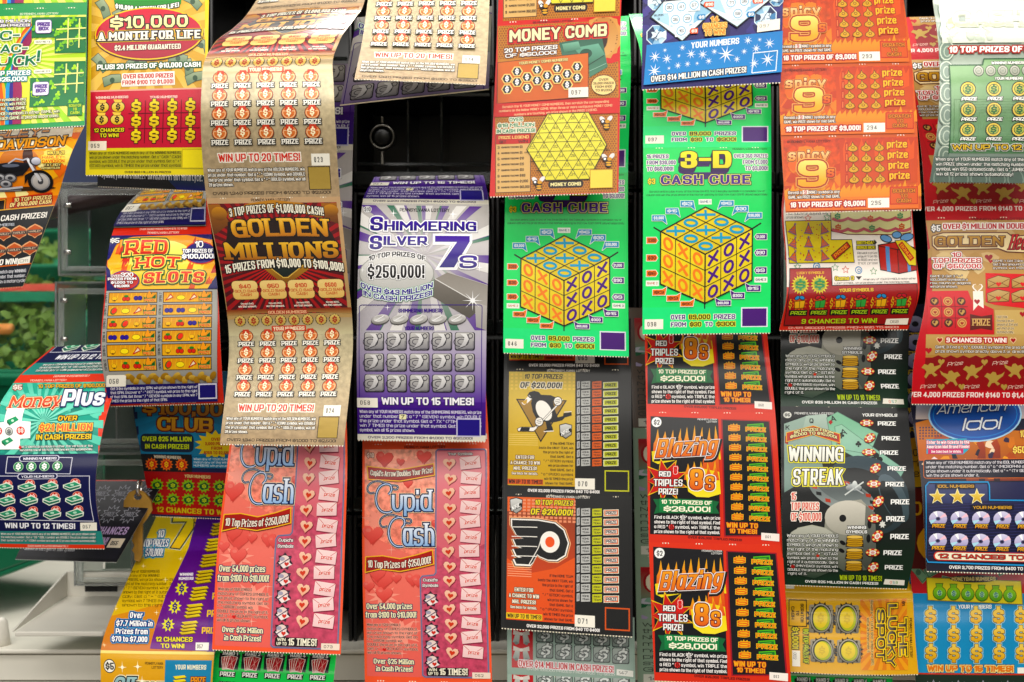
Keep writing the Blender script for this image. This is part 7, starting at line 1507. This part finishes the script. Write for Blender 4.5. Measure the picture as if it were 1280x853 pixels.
CN = ['behind the long gold tickets', 'with a chrome ringed lock under the tilted gold ticket', 'behind the honeycomb ticket', 'behind the blue diamond ticket', 'behind the orange tickets', 'behind the glaring green money ticket']
for i, (x0, x1) in enumerate(XS):
    for j, (y0, y1) in enumerate([(-60, 104), (107, 236), (240, 420), (424, 640), (644, 905)]):
        row = ('topmost', 'second', 'third', 'fourth', 'lowest')[j]
        lock = (i == 1 and j == 1)
        dispenser(x0, x1, y0, y1, 'open black box with a chrome ringed lock between gold and silver tickets' if lock else '%s black dispenser box in the column %s' % (row, CN[i] if i != 1 else 'behind the silver and purple tickets'), lock)

# ---------------------------------------------------------------- left side: clear boxes, key, tray, counter, crates
def clear_box(x0, x1, y0, y1, Y, lab, D=.09, rod=False):
    a = px(x0, y1, Y); b = px(x1, y0, Y); X0, X1, Z0, Z1 = a[0], b[0], a[2], b[2]; t = .002
    r = empty('clear_dispenser', ((X0+X1)/2, Y, Z0), lab, 'clear dispenser', 'clear plastic dispensers at the left')
    boxes('shell', [(X0, X0+t, Y, Y+D, Z0, Z1), (X1-t, X1, Y, Y+D, Z0, Z1), (X0+t, X1-t, Y+.0005, Y+D-.0005, Z0, Z0+t), (X0+t, X1-t, Y+.0005, Y+D-.0005, Z1-t, Z1)], M_CLR, r, .0006)
    boxes('front_rim', [(X0+.004, X0+.009, Y-.004, Y-.0005, Z0+.004, Z1-.006), (X0+.009, X1, Y-.0035, Y-.001, Z1-.011, Z1-.006), (X0+.009, X1, Y-.0035, Y-.001, Z0+.004, Z0+.008)], M_CLR, r, .001)
    boxes('back_panel', [(X0+.003, X1-.003, Y+D, Y+D+.002, Z0, Z1)], M_FRO, r)
    boxes('divider', [(X0+(X1-X0)*.5, X0+(X1-X0)*.5+.0015, Y+.004, Y+D-.002, Z0+.004, Z1*.5+Z0*.5+.01)], M_CLR, r)
    for q in (.25, .75):
        lathe('pin', [(0, 0), (.0022, 0), (.0022, .006), (0, .006)], M_CHR, r, (X0+.0065, Y-.003, Z0+(Z1-Z0)*q), 'x', 12)
    if rod: lathe('rod', [(.004, 0), (.004, .06)], M_WHT, r, (X0+.008, Y+.004, Z0+.008), 'x', 16)
    return r
clear_box(72, 215, 228, 345, 1.3, 'clear plastic box behind the curl of the fruit machine tickets')
clear_box(68, 215, 352, 448, 1.31, 'clear plastic box just above the curl of the plus sign tickets')
clear_box(70, 215, 455, 560, 1.32, 'clear plastic box behind the plus sign tickets')
clear_box(92, 232, 566, 733, 1.33, 'lowest clear plastic box standing on the white tray with a pale rod', rod=True)
# mauve shelf rail under the top row
V, Fc = [], []
n = 24
for k in range(n+1):
    t = k/n; x = 60+(262-60)*t; yc = 262-34*t**1.4-8*math.sin(PI*t)
    for (dy, dY) in ((-14, .0), (-10, -.016), (2, -.02), (12, -.008), (13, .03), (-14, .05)):
        V.append(px(x, yc+dy*(1-.3*t), 1.33+dY))
for k in range(n):
    for j in range(6): Fc.append([k*6+j, k*6+(j+1) % 6, (k+1)*6+(j+1) % 6, (k+1)*6+j])
tag(mesh_obj('shelf_rail', V, Fc, M_PRC, smooth=True), 'dark mauve rounded rail running behind the yellow bordered ticket', 'shelf rail')
# key
def key():
    c = px(169, 612, 1.235); s = 1.235/F
    r = empty('key', c, 'brass key hanging in front of the clear box', 'key')
    def P2(x, y): return (c[0]+x*s, c[2]-y*s)
    out = [(2, 0), (12, 4), (20, 14), (21, 26), (14, 38), (9, 44), (9, 82), (5, 90), (-1, 88), (-1, 80), (-4, 76), (-1, 70), (-4, 64), (-2, 58), (-5, 54), (-2, 46), (-9, 40), (-15, 28), (-14, 14), (-8, 4)]
    hole = [(3+5*math.cos(2*PI*k/12), 9+4.5*math.sin(2*PI*k/12)) for k in range(12)]
    tri = geometry.tessellate_polygon([[Vector((*P2(*p), 0)) for p in out], [Vector((*P2(*p), 0)) for p in hole]])
    pts = [P2(*p) for p in out+hole]; m = len(pts); V = [(p[0], c[1], p[1]) for p in pts]+[(p[0], c[1]+.0022, p[1]) for p in pts]
    Fc = [list(t) for t in tri]+[[i+m for i in t][::-1] for t in tri]; no = len(out)
    Fc += [[i, (i+1) % no, (i+1) % no+m, i+m] for i in range(no)]+[[no+i, no+(i+1) % 12, no+(i+1) % 12+m, no+i+m] for i in range(12)]
    mesh_obj('key_body', V, Fc, M_BRS, r, bevel=.0003)
    g = [P2(3, y) for y in (46, 80)]
    boxes('groove', [(g[0][0], g[0][0]+.0012, c[1]-.0004, c[1]+.0005, g[1][1], g[0][1])], M_BRS, r, .0001)
    lathe('key_ring', [(.006, 0), (.0062, .0012), (.0068, .0012), (.007, 0), (.0068, -.0012), (.0062, -.0012), (.006, 0)], M_CHR, r, (c[0]+.003, c[1]+.001, c[2]+.001), 'x', 24)
key()
# white tray
def tray():
    Y0, Y1 = 1.255, 1.36
    r = empty('tray', px(80, 795, Y0), 'shallow cream plastic tray on the white counter', 'tray')
    b0, b1 = px(18, 790, Y0), px(128, 797, Y0); c0, c1 = px(84, 752, 1.36), px(200, 748, 1.36)
    t = .004
    fl = [b0, (b1[0], b1[1], b0[2]), (c1[0]+.03, Y1, b0[2]+.012), (c0[0], Y1, b0[2]+.012)]
    V = [tuple(p) for p in fl]+[(p[0], p[1], p[2]-t) for p in fl]
    mesh_obj('tray_floor', V, [[0, 1, 2, 3], [7, 6, 5, 4], [0, 4, 5, 1], [1, 5, 6, 2], [2, 6, 7, 3], [3, 7, 4, 0]], M_TRY, r, bevel=.001)
    V = [fl[0], fl[3], (fl[3][0], Y1, fl[3][2]+.022), (fl[0][0], fl[0][1], fl[0][2]+.0015)]; V += [(p[0]-.002, p[1], p[2]) for p in V]
    mesh_obj('tray_side', V, [[0, 1, 2, 3], [7, 6, 5, 4], [0, 4, 5, 1], [1, 5, 6, 2], [2, 6, 7, 3], [3, 7, 4, 0]], M_TRY, r, bevel=.0006)
    boxes('tray_back', [(fl[3][0]-.001, fl[3][0]+.11, Y1+.0005, Y1+.004, fl[3][2]-.002, fl[3][2]+.022)], M_TRY, r)
    boxes('slot', [(fl[3][0]+.016, fl[3][0]+.045, Y1-.0008, Y1+.0002, fl[3][2]+.004, fl[3][2]+.009)], M_BLK2, r, .0001)
tray()
# counter: top and slatted front
ZT = px(0, 812, 1.31)[2]
ct = empty('counter', (-.35, 1.3, ZT-.2), 'white counter with grooved front at the bottom left', 'counter')
boxes('counter_top', [(-.62, .55, 1.31, 2.1, ZT-.004, ZT)], M_WHT, ct, .0015)
for k in range(4): boxes('slat', [(-.62, .55, 1.318, 1.33, ZT-.006-(k+1)*.0235+.001, ZT-.006-k*.0235-.0005)], M_WHT, ct, .0008)
# pale rounded cap at the very left
lathe('bottle_cap', [(0, .024), (.006, .024), (.009, .021), (.011, .008), (.012, 0), (0, 0)], M_TRY, None, (px(-4, 765, 1.33)[0], 1.33, ZT), 'z')
tag(bpy.data.objects['bottle_cap'], 'pale rounded plastic cap cut by the left edge beside the tray', 'cap')
# green crates with packed salad
def crate(c, w, d, h, ry, lab, salad=True, tilt=0):
    from mathutils import Matrix
    r = empty('crate', c, lab, 'crate', 'green produce crates at the left')
    R_ = Matrix.Rotation(ry, 4, 'Z') @ Matrix.Rotation(tilt, 4, 'X')
    def tb(name, bl, m, bevel=.002, par=r):
        V, Fc = bxs(bl); V = [tuple(R_ @ Vector(v)+Vector(c)) for v in V]; return mesh_obj(name, V, Fc, m, par, bevel=bevel)
    t = .006
    tb('crate_floor', [(-w/2, w/2, -d/2, d/2, 0, t)], M_GRN)
    for bl in ((-w/2, w/2, -d/2, -d/2+t, t, h), (-w/2, w/2, d/2-t, d/2, t, h), (-w/2, -w/2+t, -d/2+t, d/2-t, t, h), (w/2-t, w/2, -d/2+t, d/2-t, t, h)): tb('crate_wall', [bl], M_GRN)
    tb('rim', [(-w/2-.008, w/2+.008, -d/2-.008, -d/2-.0005, h-.012, h), (-w/2-.008, -w/2-.0005, -d/2, d/2, h-.012, h), (w/2+.0005, w/2+.008, -d/2, d/2, h-.012, h)], M_GRN)
    if salad:
        rg = random.Random(int(abs(c[0])*1000))
        s = empty('salad_pack', c, 'clear packed salad with a red label inside the ' + lab.split(' ')[0] + ' green crate', 'salad', 'packed salads in the crates')
        def leafmesh(name, m, n, sz, x0, x1):
            V, Fc = [], []
            for _ in range(n):
                p = Vector((rg.uniform(x0, x1)*w/2, rg.uniform(-.42, .42)*d, h*rg.uniform(.45, .95))); e1 = Vector((rg.gauss(0, 1), rg.gauss(0, 1), rg.gauss(0, .6))).normalized()*sz; e2 = e1.orthogonal().normalized()*sz*.6
                b = len(V); q = [p-e1, p+e2*.8-e1*.3, p+e1*.6+e2*.6, p+e1, p+e1*.3-e2, p-e1*.4-e2*.7]; V += [tuple(R_ @ v+Vector(c)) for v in q]; Fc.append([b, b+1, b+2, b+3, b+4, b+5])
            return mesh_obj(name, V, Fc, m, s)
        leafmesh('leaves', M_LEAF, 900, .0075, -.85, .85); 
        V, Fc = [], []
        for _ in range(9):
            p = Vector((rg.uniform(-.6, .4)*w/2, rg.uniform(-.45, .0)*d, h*rg.uniform(.8, 1.0))); q = .006
            vv, ff = bxs([(p.x-q*1.6, p.x+q*1.6, p.y-q, p.y+q, p.z-q*.7, p.z+q*.7)]); b = len(V); V += [tuple(R_ @ Vector(v)+Vector(c)) for v in vv]; Fc += [[i+b for i in f] for f in ff]
        mesh_obj('carrots', V, Fc, M_CAR, s, bevel=.003)
        lb = tb('label', [(-.2*w, .28*w, .1*d, .2*d, h*1.07, h*1.075)], M_GRN, 0, s); tb('label_band', [(-.2*w, .28*w, .2*d, .27*d, h*1.072, h*1.08)], mat('red_label', 'b03c28', .5, noise=.1), 0, lb)
        tb('lid', [(-.44*w, .44*w, -.44*d, .44*d, h*1.085, h*1.09)], M_FILM, .001, s)
crate((-.535, 1.62, CZ-.005), .21, .20, .04, -.25, 'nearer green crate of greens at left middle', tilt=.62)
crate((-.66, 1.86, CZ+.05), .24, .20, .04, -.25, 'farther green crate of greens below the motorcycle ticket', tilt=.62)
crate((-.60, 1.62, CZ-.215), .34, .26, .08, -.5, 'empty green crate standing on the white counter', salad=False, tilt=.15)
# back wall of the cabinet
tag(boxes('wall', [(-1.6, 1.6, 2.75, 2.8, .2, 3.0)], mat('dark_wall', '0b0d0b', .8, noise=.3, scale=6)), 'dark wall far behind the crates', 'wall', kind='structure')
tag(boxes('floor', [(-4, 4, -3, 4, -.02, 0)], mat('floor_tiles', '8a8478', .4, noise=.15, scale=3)), 'pale shop floor below the counter', 'floor', kind='structure')
# upright panel between the left opening and the first column
tag(boxes('divider_panel', [(px(238, 0, 1.345)[0], px(259, 0, 1.345)[0], 1.345, 1.6, CZ-.6, CZ+.6)], M_BLK2), 'black upright panel between clear boxes and black dispensers', 'panel')
tag(boxes('blue_box', [(px(60, 0, 1.5)[0], px(235, 0, 1.5)[0], 1.5, 1.55, px(0, 232, 1.5)[2], px(0, 120, 1.5)[2])], mat('dark_blue_card', '1c2c54', .5, noise=.6, scale=14)), 'dark blue box in shade between motorcycle and yellow tickets', 'box')

# ---------------------------------------------------------------- camera, light
c = bpy.data.cameras.new('camera'); c.lens = F/1280*36; c.sensor_width = 36; c.clip_end = 50; c.clip_start = .05
co = bpy.data.objects.new('camera', c); co.location = (0, 0, CZ); co.rotation_euler = (PI/2, 0, 0); COL.objects.link(co); S.camera = co
c.dof.use_dof = True; c.dof.focus_distance = 1.165; c.dof.aperture_fstop = 7.1
def area(loc, tgt, sx, sy, e, col=(1, .93, .82)):
    l = bpy.data.lights.new('ceiling_or_added_lamp', 'AREA'); l.shape = 'RECTANGLE'; l.size = sx; l.size_y = sy; l.energy = e; l.color = col
    o = bpy.data.objects.new('ceiling_or_added_lamp', l); o.location = loc; o.rotation_euler = (Vector(tgt)-Vector(loc)).to_track_quat('-Z', 'Y').to_euler(); COL.objects.link(o)
for yy in (.62, 1.05, 1.5): area((0.1, yy, CZ+1.8), (0.1, yy+.02, CZ), 3.2, .11, 17, (1, .97, .92))
area((.22, 2.3, CZ+1.15), (.22, 1.15, CZ+.2), 1.15, .5, 30, (1, .97, .92))  # lamp added out of view behind the display to whiten the gold curl
area((.1, -3.2, CZ+1.25), (0, 1.1, CZ-.15), 3.6, 1.2, 110, (1, .96, .9))  # fill lamp added far in front to soften shade under overlapping strips
area((-.1, -1.2, CZ+1.95), (0, 1.1, CZ-.1), 2.6, 1.0, 72, (1, .955, .89))
w = bpy.data.worlds.new('World'); S.world = w; w.use_nodes = True
w.node_tree.nodes['Background'].inputs[0].default_value = (.95, .95, 1, 1); w.node_tree.nodes['Background'].inputs[1].default_value = .14
S.view_settings.view_transform = 'Standard'; S.view_settings.look = 'None'; S.view_settings.exposure = -.12; S.view_settings.gamma = 1
S.cycles.use_denoising = True; S.cycles.max_bounces = 8
